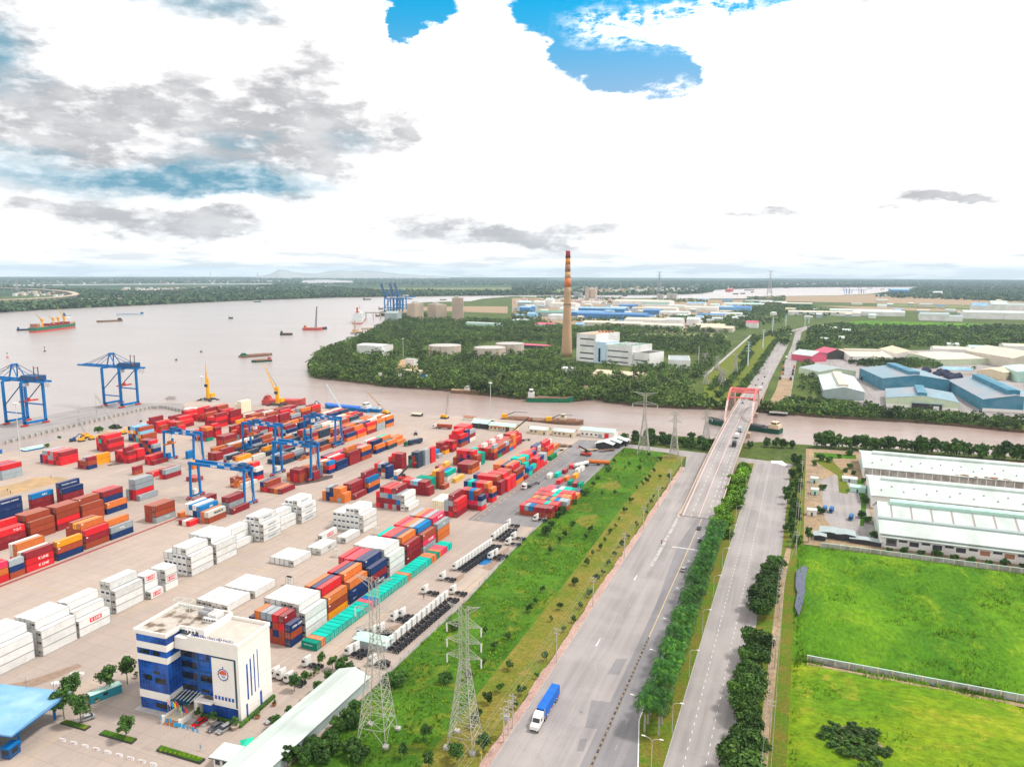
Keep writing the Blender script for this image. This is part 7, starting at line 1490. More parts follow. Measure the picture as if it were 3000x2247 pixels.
b.build('hatch_stack',M['c_m'],o);b=MB();b.box(-L*.46,-8,10.5,-L*.40,8,18);b.build('deck_house',M['sheet_rust'],o)
vessel('barge','dark barge alongside the stern of the cargo ship','barge',('L',137,605),('L',252,600),12,3,'hull_black','steel_navy',None,'steel_navy');vessel('barge','small dark barge alongside the cargo ship side','barge',('L',420,600),('L',512,590),8,3,'hull_black','steel_navy');vessel('barge','small white launch behind the cargo ship','boat',('L',515,500),('L',578,496),9,4,'cabin_white','steel_dark',None,'steel_navy',cabh=9)
vessel('barge','long low brown barge in mid river','barge',('L',985,527),('L',782,537),16,3.5,'hull_rust','hull_rust',None,'steel_dark',cab_at=-.42);vessel('barge','long low teal barge tow in mid river','barge',('L',1165,479),('L',940,482),20,4,'steel_teal','steel_navy',None,'hull_blue',cab_at=-.43);vessel('barge','blue barge moored along the far left bank','barge',('L',760,406),('L',945,408),18,5,'hull_blue','sheet_grey',None,'cabin_white');vessel('boat','small grey boat in the middle of the river','boat',('L',1850,508),('L',1886,507),9,4,'hull_black','sheet_grey',None,'sheet_grey',cabh=4)
vessel('boat','small dark boat near the far bank','boat',('L',2058,376),('L',2110,374),14,4,'hull_green','steel_dark');vessel('barge','flat barge beyond the floating crane','barge',('K',730,356),('K',793,355),14,4,'hull_black','hull_green',None,'steel_dark')
for i,q in enumerate((('L',1426,845),('L',1627,778),('L',362,772),('L',60,822))):
 x,y=at(*q,WL);o=thing('buoy',('dark boat-shaped buoy, nearest the tilted barge raft','dark small buoy farther out','tall thin marker buoy left','pink marker buoy at far left')[i],'buoy',(x,y,WL));b=MB();b.lathe([(1.6,-.3),(2.2,.6),(1.2,1.2),(.3,1.4),(.25,6 if i>1 else 2.4)],10);b.build('float',M['hull_black' if i!=3 else 'hull_red'],o);b=MB();b.box(-.5,-.5,2.4,.5,.5,3.2)if i<2 else b.box(-.6,-.6,6,.6,.6,7.4);b.build('top_mark',M['steel_dark'],o)
vessel('barge','brown junk-laden raft barge in mid river, rear one','barge',('L',1945,822),('L',2200,800),17,2.4,'hull_rust','hull_rust',None,'hull_green','cargo_soil',cabh=4);vessel('barge','brown junk-laden raft barge in mid river, front one','barge',('L',2195,850),('L',2035,860),12,2.4,'hull_dkgreen','hull_rust',None,'hull_red','cargo_soil',cabh=3.6);vessel('boat','stubby pale work float off the wharf corner','boat',('L',1345,1158),('L',1427,1152),8,2.6,'concrete_plain','concrete_wall')
o,L=vessel('floating_crane','red floating crane with a tall dark mast in the river','floating crane',('K',245,600),('K',402,600),22,5,'hull_red','sheet_rust',None,'car_orange');b=MB()
for s in((-1.5,-1.5),(1.5,-1.5),(1.5,1.5),(-1.5,1.5)):b.beam((6+s[0],s[1],5),(10+s[0]*.4,s[1]*.4,52),.6)
for k in range(9):b.beam((5+k*.5,-1.4,6+k*5),(8+k*.4,1.4,11+k*5),.4)
b.build('mast',M['steel_dark'],o);vessel('barge','dark barge behind the floating crane','barge',('K',395,595),('K',427,592),12,4,'hull_black','steel_dark');vessel('tug_boat','dark laden boat left of the floating crane','boat',('K',60,640),('K',158,640),13,3.2,'hull_black','hull_rust',None,'hull_dkgreen','cargo_soil',cabh=5)
o,L=vessel('cargo_ship','white ship seen from the stern at the jetty','ship',('K',680,552),('K',720,500),26,12,'cabin_white','sheet_grey','hull_red',None,None,wl=3);b=MB();b.box(-L*.4,-11,12,-L*.2,11,26);b.box(-L*.36,-7,26,-L*.22,7,31);b.build('superstructure',M['cabin_white'],o);b=MB();b.lathe([(3,26),(2.4,40)],10,-L*.42+9,0);b.build('funnel',M['hull_red'],o);b=MB();b.beam((L*.1,0,12),(L*.1,0,40),1.);b.beam((L*.1,0,26),(L*.25,0,42),.7);b.build('derrick',M['steel_grey'],o)
for q0,q1,lab in((('K',640,622),('K',720,612),'yellowish jetty head with a derrick at the wooded bank'),(('K',640,660),('K',725,632),'low dark jetty below the derrick jetty')):
 p0,p1=at(*q0),at(*q1);o=thing('jetty',lab,'jetty',(p0[0],p0[1],0),math.atan2(p1[1]-p0[1],p1[0]-p0[0]));L=math.hypot(p1[0]-p0[0],p1[1]-p0[1]);b=MB();b.box(0,-5,.2,L,5,1.6);b.build('deck',M['orange_roof' if '622' in str(q0)else 'steel_grey'],o);b=MB()
 for i in range(8):b.box(i*L/8,-4,-4,i*L/8+1,4,.2)
 b.build('pile',M['concrete_wall'],o)
 if '622' in str(q0):b=MB();b.beam((L*.3,0,1.6),(L*.3,0,24),2.4);b.box(L*.2,-4,1.6,L*.5,4,6);b.build('derrick',M['orange_roof'],o)
for lab,q0,q1,h,m in(('long pale conveyor bridge from the white ship to the silos',('K',745,505),('K',1095,507),14,'concrete_pale'),('thin footbridge to the derrick jetty',('K',715,606),('K',830,603),3,'orange_roof')):
 p0,p1=at(*q0),at(*q1);o=thing('conveyor_bridge',lab,'bridge',(p0[0],p0[1],0),math.atan2(p1[1]-p0[1],p1[0]-p0[0]));L=math.hypot(p1[0]-p0[0],p1[1]-p0[1]);b=MB();b.box(0,-2,h,L,2,h+3);b.build('gallery',M[m],o);b=MB()
 for i in range(6):b.box(i*L/6+2,-1.5,-4,i*L/6+4,1.5,h)
 b.build('pier',M['concrete_plain'],o)
x,y=at('K',905,540);o=thing('transfer_house','grey block house on piles by the wooded bank','building',(x,y,0));b=MB();b.box(0,0,4,36,22,24);b.build('wall',M['sheet_grey'],o);b=MB();b.side([(0,24),(22,24),(11,29)],0,36);b.build('roof',M['sheet_grey'],o);b=MB();[b.box(i*8,1,-4,i*8+2,3,4)for i in range(5)];b.build('pile',M['concrete_plain'],o)
vessel('barge','red hulled barge moored at the quay corner under the yellow crane','barge',('D',200,92),('D',540,98),12,4.6,'hull_red','hull_red','hull_black','hull_red',cabh=4,rise=.5);vessel('barge','long bright blue barge moored at the yard quay','barge',('D',1060,158),('D',700,122),11,3.4,'hull_blue','tarp_blue',None,'cabin_white',cab_at=-.42);vessel('boat','small blue and white boat at the end of the blue barge','boat',('D',1150,158),('D',1040,150),7,3,'hull_blue','sheet_skyblue',None,'cabin_white')
vessel('barge','blue pontoon with a pale roof moored in the basin','barge',('L',180,1605),('L',350,1572),9,3.4,'hull_blue','sheet_mint');vessel('barge','blue pontoon at the left edge of the basin','barge',('L',-60,1615),('L',22,1606),8,3.,'hull_blue','tarp_blue')
vessel('barge','earth laden barge with yellow excavators behind the white sheds, left','barge',('E',470,228),('E',720,240),12,3.,'hull_rust','hull_rust',None,None,'cargo_soil');vessel('barge','earth laden barge behind the white sheds, right','barge',('E',720,240),('E',1130,258),12,3.,'hull_rust','hull_rust',None,'sheet_tan','cargo_soil',cab_at=.1)
for i,q in enumerate((('E',490,215),('E',850,240))):x,y=at(*q);o=thing('excavator','yellow excavator on the earth barge, %s'%('left','right')[i],'excavator',(x,y,1.4),.4);b=MB();b.box(-2.4,-1.6,0,2.4,1.6,3.2);b.build('body',M['steel_yellow'],o);b=MB();b.beam((2,0,2),(9,0,5.),.6);b.beam((9,0,5),(20,0,4.4),.35);b.build('arm',M['steel_dark'],o)
vessel('barge','dark green barge passing under the bridge with a yellow wheelhouse','barge',(-15,614),(-74,634),11,3.6,'hull_dkgreen','hull_black',None,'plaster_cream','steel_dark',cab_at=-.42,cabh=5.5,rise=.6);vessel('barge','green barge with a white wheelhouse moored at the wooded bank','barge',('J',118,1312),('J',500,1318),12,4.2,'hull_green','hull_rust',None,'cabin_white',None,cab_at=-.4,cabh=8,rise=.55)
vessel('barge','rust brown barge moored at the wooded bank, left','barge',('K',1450,1104),('K',1780,1121),12,3.6,'hull_rust','orange_roof',None,'cabin_white',cab_at=-.1,cabh=4);vessel('barge','dark brown barge moored at the wooded bank, right','barge',('K',2015,1142),('K',1775,1124),11,3.2,'hull_rust','hull_rust');vessel('cargo_ship','hazy ship on the far right river','ship',('J',1745,428),('J',1775,420),40,16,'hull_red','sheet_rust',None,'cabin_white',cabh=26)
for i,(x0,x1,y)in enumerate(((1790,1830,448),(1850,1885,445),(895,930,464),(1880,1960,418),(1935,1950,434))):vessel('barge','tiny barge on the far right river, %s of five'%nthc(i+1),'barge',('J',x0,y),('J',x1,y),22,5,'hull_black','steel_dark',group='tiny far barges')
for i,(k,x0,x1,y)in enumerate((('I',940,980,182),('I',1050,1080,190),('I',270,310,178),('K',1350,1405,358),('K',830,870,490),('K',855,895,432))):vessel('barge','small distant barge, %s of six along the far shores'%nthc(i+1),'barge',(k,x0,y),(k,x1,y),16,4,'hull_rust','steel_dark',None,'hull_rust' if i>3 else None,group='small distant barges',cabh=6)
o=thing('road_bridge','humped road bridge with twin pink arches across the canal','bridge',(0,0,0));ys=list(np.arange(372,860,8.));b=MB()
for y0,y1 in zip(ys[:-1],ys[1:]):
 z0,z1=bridge_z(y0)+.12,bridge_z(y1)+.12;b.quad([(-55.4,y0,z0),(-37.6,y0,z0),(-37.6,y1,z1),(-55.4,y1,z1)],0);b.quad([(-55.7,y1,z1-1.5),(-37.3,y1,z1-1.5),(-37.3,y0,z0-1.5),(-55.7,y0,z0-1.5)],1)
 if y1<500 or y0>745:
  for x,s in((-55.7,-1),(-37.3,1)):
   q=[(x,y0,-.1),(x,y1,-.1),(x,y1,z1),(x,y0,z0)];b.quad(q if s>0 else q[::-1],1)
b.build('deck',[M['asphalt'],M['concrete_pale']],o);b=MB()
for y0,y1 in zip(ys[:-1],ys[1:]):
 for x in(-55.75,-37.25):b.beam((x,y0,bridge_z(y0)+.2),(x,y1,bridge_z(y1)+.2),.5,1.7)
b.build('parapet',M['concrete_pale'],o);b=MB()
for y0,y1 in zip(ys[:-1],ys[1:]):
 za,zb=bridge_z(y0)+.135,bridge_z(y1)+.135;b.quad([(-46.5,y0,za),(-46.2,y0,za),(-46.2,y1,zb),(-46.5,y1,zb)],0);b.quad([(-54.6,y0,za),(-54.,y0,za),(-54.,y1,zb),(-54.6,y1,zb)],0)
 for x in(-50.3,-42.2,-39.9):b.quad([(x,y0,za),(x+.2,y0,za),(x+.2,y0+3,za+(zb-za)*.37),(x,y0+3,za+(zb-za)*.37)],1)
tag(b.build('road_marking',[M['steel_palepink'],M['paint_white']]),kind='structure')
ay=np.linspace(590,678,17);az_=[9.0+19.6*(1-((y-634)/44.)**2)**.75 if abs(y-634)<43.99 else 8.5 for y in ay]
for x in(-56.6,-36.4):
 for part_,lo,hi,m in(('arch_rib',3,13,'steel_pink'),('arch_foot',0,3,'steel_palepink'),('arch_foot',13,16,'steel_palepink')):
  b=MB()
  for i in range(lo,hi):b.beam((x,ay[i],az_[i]),(x,ay[i+1],az_[i+1]),1.3,1.7)
  b.build(part_,M[m],o)
 b=MB()
 for i in range(2,15):b.beam((x,ay[i],bridge_z(ay[i])+.2),(x,ay[i],az_[i]),.14)
 b.build('hanger',M['steel_palepink'],o)
for i in(4,6,7,8,9,10,12):b=MB();b.beam((-56.6,ay[i],az_[i]),(-36.4,ay[i],az_[i]),1.0,1.1);b.build('cross_beam',M['steel_pink'],o)
for y in(500,545,590,678,720):
 b=MB();z=bridge_z(y)-1.4;b.box(-55,y-1.2,z-1.6,-38,y+1.2,z)
 for x in(-52.5,-42):b.box(x-1.3,y-1.1,-5,x+1.3,y+1.1,z-1.5)
 if y in(590,678):b.box(-56.5,y-3.5,-5,-36.5,y+3.5,1.2)
 b.build('pier',M['concrete_pale'],o)
tag(sheet('ramp_edge',[(-57.0,372),(-55.9,372),(-55.9,500),(-57.,500)],.062,M['plaster_cream']),kind='structure')
def pylon(name,label,x,y,w,H,arms,m='steel_galv',rz=0.,base=True,beam=.2,waist=.62,tw=1.7,group=None,n=9,flat_top=False):
 o=thing(name,label,'pylon',(x,y,.05),rz,group);b=MB()
 hw=lambda z:(w/2+(tw/2-w/2)*min(1.,z/(H*waist)))if z<H*waist else tw/2
 zs=[0.];
 for i in range(n):zs.append(H*waist*(1-(1-(i+1)/n)**1.35))
 k=5
 for i in range(k):zs.append(H*waist+(H*.97-H*waist)*(i+1)/k)
 c=((-1,-1),(1,-1),(1,1),(-1,1))
 for i in range(len(zs)-1):
  z0,z1=zs[i],zs[i+1];a,d=hw(z0),hw(z1);th=beam*(1.0 if z0<H*waist else .7)
  for q in range(4):
   p,r=c[q],c[(q+1)%4];P0=Vector((p[0]*a,p[1]*a,z0));P1=Vector((p[0]*d,p[1]*d,z1));R0=Vector((r[0]*a,r[1]*a,z0));R1=Vector((r[0]*d,r[1]*d,z1));b.beam(P0,P1,th*1.35)
   if i==0:mid=(P1+R1)/2;b.beam(P0,mid,th*.75);b.beam(R0,mid,th*.75);b.beam(P1,R1,th*.7)
   else:
    b.beam(P0,R1,th*.6);b.beam(R0,P1,th*.6);b.beam(P1,R1,th*.5)
    if z0<H*.3:X_=(P0+R1)/2;b.beam((P0+R0)/2,X_,th*.4);b.beam((P0+P1)/2,X_,th*.4);b.beam((R0+R1)/2,X_,th*.4)
 b.build('lattice_body',M[m],o)
 for zf,ln,drop in arms:
  z=H*zf;t=hw(z);ar=MB()
  for s in(-1,1):
   tip=Vector((s*ln,0,z+(.2 if zf<.95 else 1.0)))
   for yy in(-t,t):ar.beam((s*t,yy,z),tip,beam*.6);ar.beam((s*t,yy,z+(2.0 if zf<.95 else-1.6)),tip,beam*.55)
   for f in(.25,.5,.75):
    A=Vector((s*t,-t,z)).lerp(tip,f);B_=Vector((s*t,t,z)).lerp(tip,f);C_=Vector((s*t,t,z+(2. if zf<.95 else-1.6))).lerp(tip,f);ar.beam(A,B_,beam*.4);ar.beam(B_,C_,beam*.4);ar.beam(A,Vector((s*t,t,z)).lerp(tip,f-.22),beam*.35)
  a_=ar.build('cross_arm',M[m],o)
  if drop:
   for s in(-1,1):iq=MB();iq.tube((s*(ln-.1),0,z+.1),(s*(ln-.1),0,z-drop),.2,n=8);iq.build('insulator',M['cabin_white'],a_)
 if base:
  for p in c:f=MB();f.box(p[0]*w/2-.7,p[1]*w/2-.7,-.3,p[0]*w/2+.7,p[1]*w/2+.7,.75);f.build('footing',M['concrete_plain'],o)
 return o
pylon('pylon','tall pale lattice pylon in front of the teal row, left of two',-101.6,155.2,8.2,46.5,((.96,5.3,0),(.78,5.6,2.3),(.655,5.6,2.3)),rz=R(8),beam=.15,tw=2.0)
pylon('pylon','pale lattice pylon on the grass slope, right of two',-78.6,161.6,7.4,39.6,((.965,4.6,0),(.84,4.9,2.2),(.73,4.9,2.2),(.62,4.9,2.2)),rz=R(4),beam=.145,tw=1.9,waist=.60)
for lab,x,y,w,H,ar,m in(('tall grey lattice pylon at the yard corner by the canal',-100.8,494.5,8,44,((.97,8,0),(.8,8.5,2)),'steel_galv'),('slimmer lattice pylon right of the tall one at the canal',-79.6,493,6.4,33,((.9,4.2,1.5),(.75,4.2,1.5)),'steel_galv'),('lattice pylon close to the bridge ramp',-64.6,541,6.5,27,((.85,4.,1.5),(.7,4,1.5)),'steel_galv')):
 pylon('pylon',lab,x,y,w,H,ar,m,rz=.1,base=False,beam=.3,n=7)
for i,(q,t)in enumerate(((('J',1570,1180),1090),(('J',1685,1180),1040),(('J',1710,1190),1060),(('J',1805,1100),920),(('J',1560,1010),935),(('J',1655,1060),950))):
 x,y=at(*q);pylon('pylon','small brownish lattice pylon, %s from left in the strip beyond the canal'%nthc(i+1),x,y,7,max(15,top('J',q[1],t,(x,y))),((.9,5,0),(.7,5,0)),'steel_galv',base=False,beam=.35,n=6,group='pylons beyond the canal')
for i,(q,t)in enumerate(((('J',1907,1030),832),(('J',2029,885),735),(('I',97,665),515),(('I',172,555),440),(('I',280,515),395),(('I',437,485),395),(('I',468,465),390))):
 if i==2:continue
 x,y=at(*q);H=top(q[0],q[1],t,(x,y));o=thing('power_pole','pale teal steel power mast, %s along the far road'%nthc(i+1),'power mast',(x,y,.2),0,'teal power masts');b=MB();b.tube((0,0,0),(0,0,H),1.1,.5,8);b.build('mast',M['steel_teal'],o);b=MB()
 for z in(.62,.74,.86,.97):b.beam((-3.2,0,H*z),(3.2,0,H*z),.45)
 b.build('cross_arm',M['steel_teal'],o)
x,y=at('I',178,470);o=thing('water_tower','small white water tower beside the far road','tower',(x,y,0));b=MB();b.lathe([(1.4,0),(1.1,20),(7,22),(8,29),(2,31)],16);b.build('tank',M['cabin_white'],o)
for lab,q,t in(('very tall hazy lattice mast on the right horizon',('I',150,230),35),('very tall hazy lattice mast left of the other on the horizon',('V',1190,190),15)):
 x,y=at(*q);pylon('pylon',lab,x,y,30,top(q[0],q[1],t,(x,y)),((.97,18,0),(.8,22,0),(.66,18,0)),'steel_grey',base=False,beam=1.6,tw=6,n=8)
for i,(px,t0,by)in enumerate(((140,190,285),(355,200,300),(1705,125,205),(2087,130,205),(1000,60,60))):
 if i==4:continue
 x,y=at('L',px,by);pylon('pylon','faint thin lattice mast on the far left bank, %s from left'%nthc(i+1),x,y,16,max(60,top('L',px,t0,(x,y))),((.95,12,0),(.75,14,0)),'steel_grey',base=False,beam=1.2,tw=3,n=6,group='faint masts on the far bank')
def upole(label,x,y,H=11.8,arms=((11.3,1.3),(9.9,1.1)),group='concrete power poles'):
 o=thing('utility_pole',label,'power pole',(x,y,.04),0,group);b=MB();b.tube((0,0,0),(0,0,H),.2,.12,8);b.build('post',M['pole_conc'],o)
 for z,l in arms:
  b=MB();b.box(-l,-.07,z,l,.07,z+.16);a=b.build('cross_arm',M['pole_conc'],o)
  if 'i' not in WH:WH['i']=MB().tube((0,0,0),(0,0,.34),.07,n=6).mesh('insulator',M['unit_grey'])
  for xx in(-l+.1,0.28,l-.1):link('insulator',WH['i'],a).location=(xx,0,z+.16)
 return o
PL=[(-68.95,y)for y in(209.8,253,303.5,343.3,380.8,418.1,458.4)]
for i,(x,y)in enumerate(PL):upole('concrete power pole with two cross arms, %s along the pink pavement'%nthc(i+1),x,y)
for i,(x,y)in enumerate(((-69.0,165.7),(-69.1,169.2),(-69.0,172.2))):upole(('left','middle','right')[i]+' pole of the transformer group on the pavement',x,y,10.4,((9.6,1.2),(8.2,1.0),(6.9,.9)))
o=thing('transformer','grey pole transformer hung in the three pole group','transformer',(-69.05,168.,5.2));b=MB();b.box(-.6,-.9,0,.6,.9,1.5);b.build('case',M['unit_grey'],o);b=MB();[b.tube((k,0,1.5),(k,0,2.0),.09,n=6)for k in(-.35,0,.35)];b.build('bushing',M['tile_brown'],o)
PR=[(-3.1,194.3),(-3.4,232.6),(-3.5,270.9),(-3.6,289),(1.0,335.6),(1.2,380),(1.6,428),(6.2,424.6),(2,470)]
for i,(x,y)in enumerate(PR):upole('slim power pole, %s from the bottom beside the green field'%nthc(i+1),x,y,12.5 if i>3 else 11.5,((11,1.2),(9.8,1.2)))
for nm,seq in(('overhead_line',[(-2.9,140)]+PR[:4]+PR[4:7]),('overhead_line',[(-69,130),(-69,165.7)]+PL)):
 o=thing(nm,'thin overhead wires strung along the '+('field poles' if seq[0][0]>-20 else 'pavement poles'),'power line',(0,0,0))
 for dx,z in((-1.1,11.5),(1.1,11.5),(-1.0,10.2),(1.,10.2)):
  b=MB()
  for(x0,y0),(x1,y1)in zip(seq[:-1],seq[1:]):
   P=[Vector((x0+(x1-x0)*f+dx,y0+(y1-y0)*f,z-2.2*f*(1-f)))for f in np.linspace(0,1,7)]
   for p,q in zip(P[:-1],P[1:]):b.tube(p,q,.02,n=3,cap=False)
  b.build('wire',M['steel_grey'],o)
o=thing('transmission_line','thin high wires running between the lattice pylons','power line',(0,0,0))
for A,B_,zs_,hw_ in(((-101.6,155.2),(-100.8,494.5),(34,28),5.5),((-78.6,161.6),(-79.6,493),(31,27),4.8)):
 for z in zs_:
  for s in(-1,1):
   b=MB();P=[Vector((A[0]+(B_[0]-A[0])*f+s*hw_,A[1]+(B_[1]-A[1])*f,z-26*f*(1-f)))for f in np.linspace(-.12,1,22)]
   for p,q in zip(P[:-1],P[1:]):b.tube(p,q,.016,n=3,cap=False)
   b.build('wire',M['steel_dark'],o)
def lamp(label,x,y,H=9.3,arm=(2.1,),rz=0.,group='street lamps',z=.1):
 o=thing('street_lamp',label,'street lamp',(x,y,z),rz,group);b=MB();b.tube((0,0,0),(0,0,H-1),.1,.065,7);b.build('post',M['lamp_pole'],o)
 for a in arm:
  b=MB();P=[Vector((a*(1-math.cos(t)),0,H-1+1.05*math.sin(t)))for t in np.linspace(0,1.5,6)]
  for p,q in zip(P[:-1],P[1:]):b.tube(p,q,.05,n=5)
  ar=b.build('arm',M['lamp_pole'],o);e=P[-1];s=1 if a>0 else-1;b=MB();b.side([(e.x-.1*s,e.z-.02),(e.x+.95*s,e.z+.0),(e.x+.9*s,e.z+.14),(e.x,e.z+.16)],-.17,.17,axis='y');b.build('lamp_head',M['cabin_white'],ar)
for i,y in enumerate((186.7,217.2,247.0,278.3,309,340,371,402,433)):lamp('curved arm street lamp, %s along the frontage road kerb'%nthc(i+1),-27.9,y)
for i,y in enumerate((186.9,213.5,236,262,290,318)):lamp('curved arm street lamp, %s along the main road kerb'%nthc(i+1),-36.9,y,8.6,(-2.1,))
lamp('twin arm street lamp on the tip of the median',-30.4,170.9,8.,(2.0,-2.0))
o=thing('high_mast','high light mast at the basin edge','light mast',(*at('L',165,1610),.05));b=MB();b.tube((0,0,0),(0,0,36),.35,.18,8);b.build('post',M['lamp_pole'],o);b=MB();b.lathe([(1.6,35.6),(1.8,36.2),(.4,36.6)],12);[b.box(1.5*math.cos(t)-.3,1.5*math.sin(t)-.3,35.,1.5*math.cos(t)+.3,1.5*math.sin(t)+.3,35.6)for t in np.linspace(0,5.4,7)];b.build('lamp_ring',M['cabin_white'],o)
for lab,q,t in(('thin light mast at the wharf corner by the yellow crane',('L',1645,1215),975),('tall light mast behind the quay sheds',('E',378,212),-78),('thin light mast on the headland clearing',('K',1055,830),670)):
 x,y=at(*q);H=top(q[0],q[1],t,(x,y));o=thing('high_mast',lab,'light mast',(x,y,.05));b=MB();b.tube((0,0,0),(0,0,H),.4,.2,8);b.build('post',M['lamp_pole'],o);b=MB();b.lathe([(1.5,H-.5),(1.7,H),(.3,H+.5)],10);b.build('lamp_ring',M['cabin_white'],o)
for i,(q,m)in enumerate(((('K',870,1035),'cabin_white'),(('K',1030,1042),'cabin_white'),(('K',1218,1052),'hull_blue'),(('K',1252,1055),'cabin_white'),(('J',597,1288),'orange_roof'),(('K',340,935),'cabin_white'),(('R',1443,600),'cabin_white'),(('J',1508,1020),'cabin_white'))):
 x,y=at(*q,WL);o=thing('channel_sign',('white board channel sign, leftmost on the wooded bank','white board channel sign with a yellow top','blue board channel sign','white board channel sign right of the blue one','pale channel sign by the green barge','thin channel post at the headland tip','white channel sign on the right bank','thin mast by the annex')[i],'channel sign',(x,y,WL));b=MB();b.tube((0,0,-2),(0,0,11 if i!=7 else 26),.5,.35,7);b.build('post',M['cabin_white'],o);b=MB();b.box(-2.2,-.2,9,2.2,.2,13.)if i not in(5,7)else b.box(-.6,-.2,9,.6,.2,11);b.build('board',M[m],o)
def planter(lab,pts,h=.35):
 o=thing('planter',lab,'planter',(pts[0][0],pts[0][1],.03));P=[(p[0]-pts[0][0],p[1]-pts[0][1])for p in pts];b=MB();b.prism(P,0,h);b.build('kerb',M['steel_dark'],o);c=(sum(p[0]for p in P)/len(P),sum(p[1]for p in P)/len(P));Q_=[(c[0]+(p[0]-c[0])*.94,c[1]+(p[1]-c[1])*.86)for p in P];b=MB();b.prism(Q_,h-.1,h+.12);b.build('lawn',M['grass_slope'],o);return o,c
planter('long kerbed lawn bed under the trees near the canopy',AT('A',(480,1310),(680,1368),(728,1335),(530,1285)));planter('kerbed lawn bed with one round tree and a small palm',AT('A',(790,1400),(1055,1475),(1098,1435),(840,1365)))
o,c=planter('low planted bed below the row of blue flags',AT('A',(1250,1530),(1600,1635),(1643,1600),(1290,1492)),.5)
b=MB()
for i in range(9):b.lathe([(.32,.5),(.42,.75),(.2,.95),(.02,1.0)],8,c[0]-5.6+i*1.42,c[1]-1.3+i*.17+.3)
b.build('shrub_ball',M['grass_yellow'],o)
f0,f1=at('A',1300,1485),at('A',1580,1568)
for i in range(9):
 f=i/8;x,y=f0[0]+(f1[0]-f0[0])*f,f0[1]+(f1[1]-f0[1])*f;H=8.3 if i<3 else 7.6
 o=thing('flagpole','slim flagpole with a sky blue flag, %s of nine from left'%nthc(i+1),'flagpole',(x,y,.5),0,'blue flags before the office');b=MB();b.tube((0,0,0),(0,0,H),.05,.03,6);b.build('post',M['lamp_pole'],o);b=MB();w=rnd.uniform(.5,1.2);s=rnd.uniform(-.2,.4);n=5
 for k in range(n):
  a,c2=k/n,(k+1)/n;yy=lambda t:.16*math.sin(t*5+i)
  b.quad([(a*w,yy(a),H-1.3-s*a),(c2*w,yy(c2),H-1.3-s*c2),(c2*w,yy(c2),H-.15-s*c2),(a*w,yy(a),H-.1-s*a)])
 b.build('flag',M['flag_blue'],o)
for i,(m,dz)in enumerate((('flag_pink',.4),('flag_blue',.2),('flag_yellow',.1),('flag_red',.4),('flag_green',-.5),('flag_navy',-.6),('flag_red',-.8))):
 u,v=-21.0+i*.95,-4.6;x=-139.9+u*math.cos(R(3.8))-v*math.sin(R(3.8));y=145.9+u*math.sin(R(3.8))+v*math.cos(R(3.8))
 o=thing('flag_staff','%s flag on a staff over the office entrance, %s from left'%(m[5:],nthc(i+1)),'flag',(x,y,.95),0);b=MB();b.tube((0,0,0),(0,0,4.6+dz),.04,n=5);b.build('staff',M['lamp_pole'],o);b=MB()
 for k in range(4):b.quad([(k*.28,.1*math.sin(k*1.5),3.0+dz-k*.12),(k*.28+.28,.1*math.sin(k*1.5+1.5),3.+dz-k*.12-.12),(k*.28+.28,.1*math.sin(k*1.5+1.5),4.4+dz-k*.14),(k*.28,.1*math.sin(k*1.5),4.5+dz-k*.14)])
 b.build('flag',M[m],o)
for i,q in enumerate((('A',1705,1305),('A',1580,1260),('A',1880,1350),('B',555,1165),('B',425,1265),('B',1075,935),('A',940,1045),('A',775,1135),('A',1090,945),('B',875,925),('B',905,905),('B',845,945))):
 x,y=at(*q);o=thing('potted_plant','potted bush, %s'%('beside the red car','at the entrance steps','at the office front corner','terracotta pot behind the office','on the path by the office wall','red pot in the garden','round pot left of the office, middle','round pot left of the office, near the trees','round pot left of the office, near the wall','first of three in the garden','second of three in the garden','third of three in the garden')[i],'potted plant',(x,y,.05));s=1.6 if i<3 else 1.
 b=MB();b.lathe([(.45,0),(.7,.5),(.75,.7),(.6,.7)],12);b.build('pot',M['concrete_pale' if i<3 or i>5 else 'tile_brown'],o);c,t=TREES['pot'][i%2];link('foliage',c,o);o.scale=(s,s,s)
hg=MB()
for(u0,v0,u1,v1)in((.35,-1.5,1.3,14.),(-12.6,-1.5,.3,-.5)):
 n=int(max(u1-u0,v1-v0)/.8)
 for k in range(n):f=k/n;hg.lathe([(.55,0),(.7,.5),(.5,1.),(.1,1.2)],7,(u0+u1)/2 if v1-v0>2 else u0+(u1-u0)*f,v0+(v1-v0)*f if v1-v0>2 else(v0+v1)/2)
o=hg.build('hedge',M['leaf_dark']);o.location=(-139.9,145.9,0);o.rotation_euler=(0,0,R(3.8));tag(o,'low clipped dark hedge along the office walls','hedge')
cx,cy=at('A',705,1130);o=thing('office_container','teal site office container parked behind the court trees','container',(cx,cy,.05),R(70));b=MB();b.box(0,-2.5,0,8.5,0,2.6);b.build('body',M['teal_box'],o);b=MB();b.box(3.4,-2.54,1.2,4.6,-2.49,2.);b.build('window',M['glass_dark'],o);b=MB();b.box(-.1,-2.6,2.6,8.6,.1,2.72);b.build('roof',M['sheet_mint'],o)
for i in range(9):
 x,y=at('A',500+i*91,1448+i*24.5);b=MB()
 b.side([(-.3,0),(-.22,.35),(-.08,.8),(.08,.8),(.22,.35),(.3,0)],-.95,.95);
 b.box(-.62,-.235,.2,-.32,.235,.45,1);b.box(.02,-.235,.2,.32,.235,.45,1);b.box(-.3,-.24,.2,0,.24,.45,1)if i%2 else None
 o=b.build('traffic_barrier',[M['cabin_white'],M['ink_red']]);o.location=(x,y,.04);o.rotation_euler=(0,0,R(8));tag(o,'red and white concrete barrier, %s in the line before the flags'%nthc(i+1),'barrier','barriers on the forecourt')
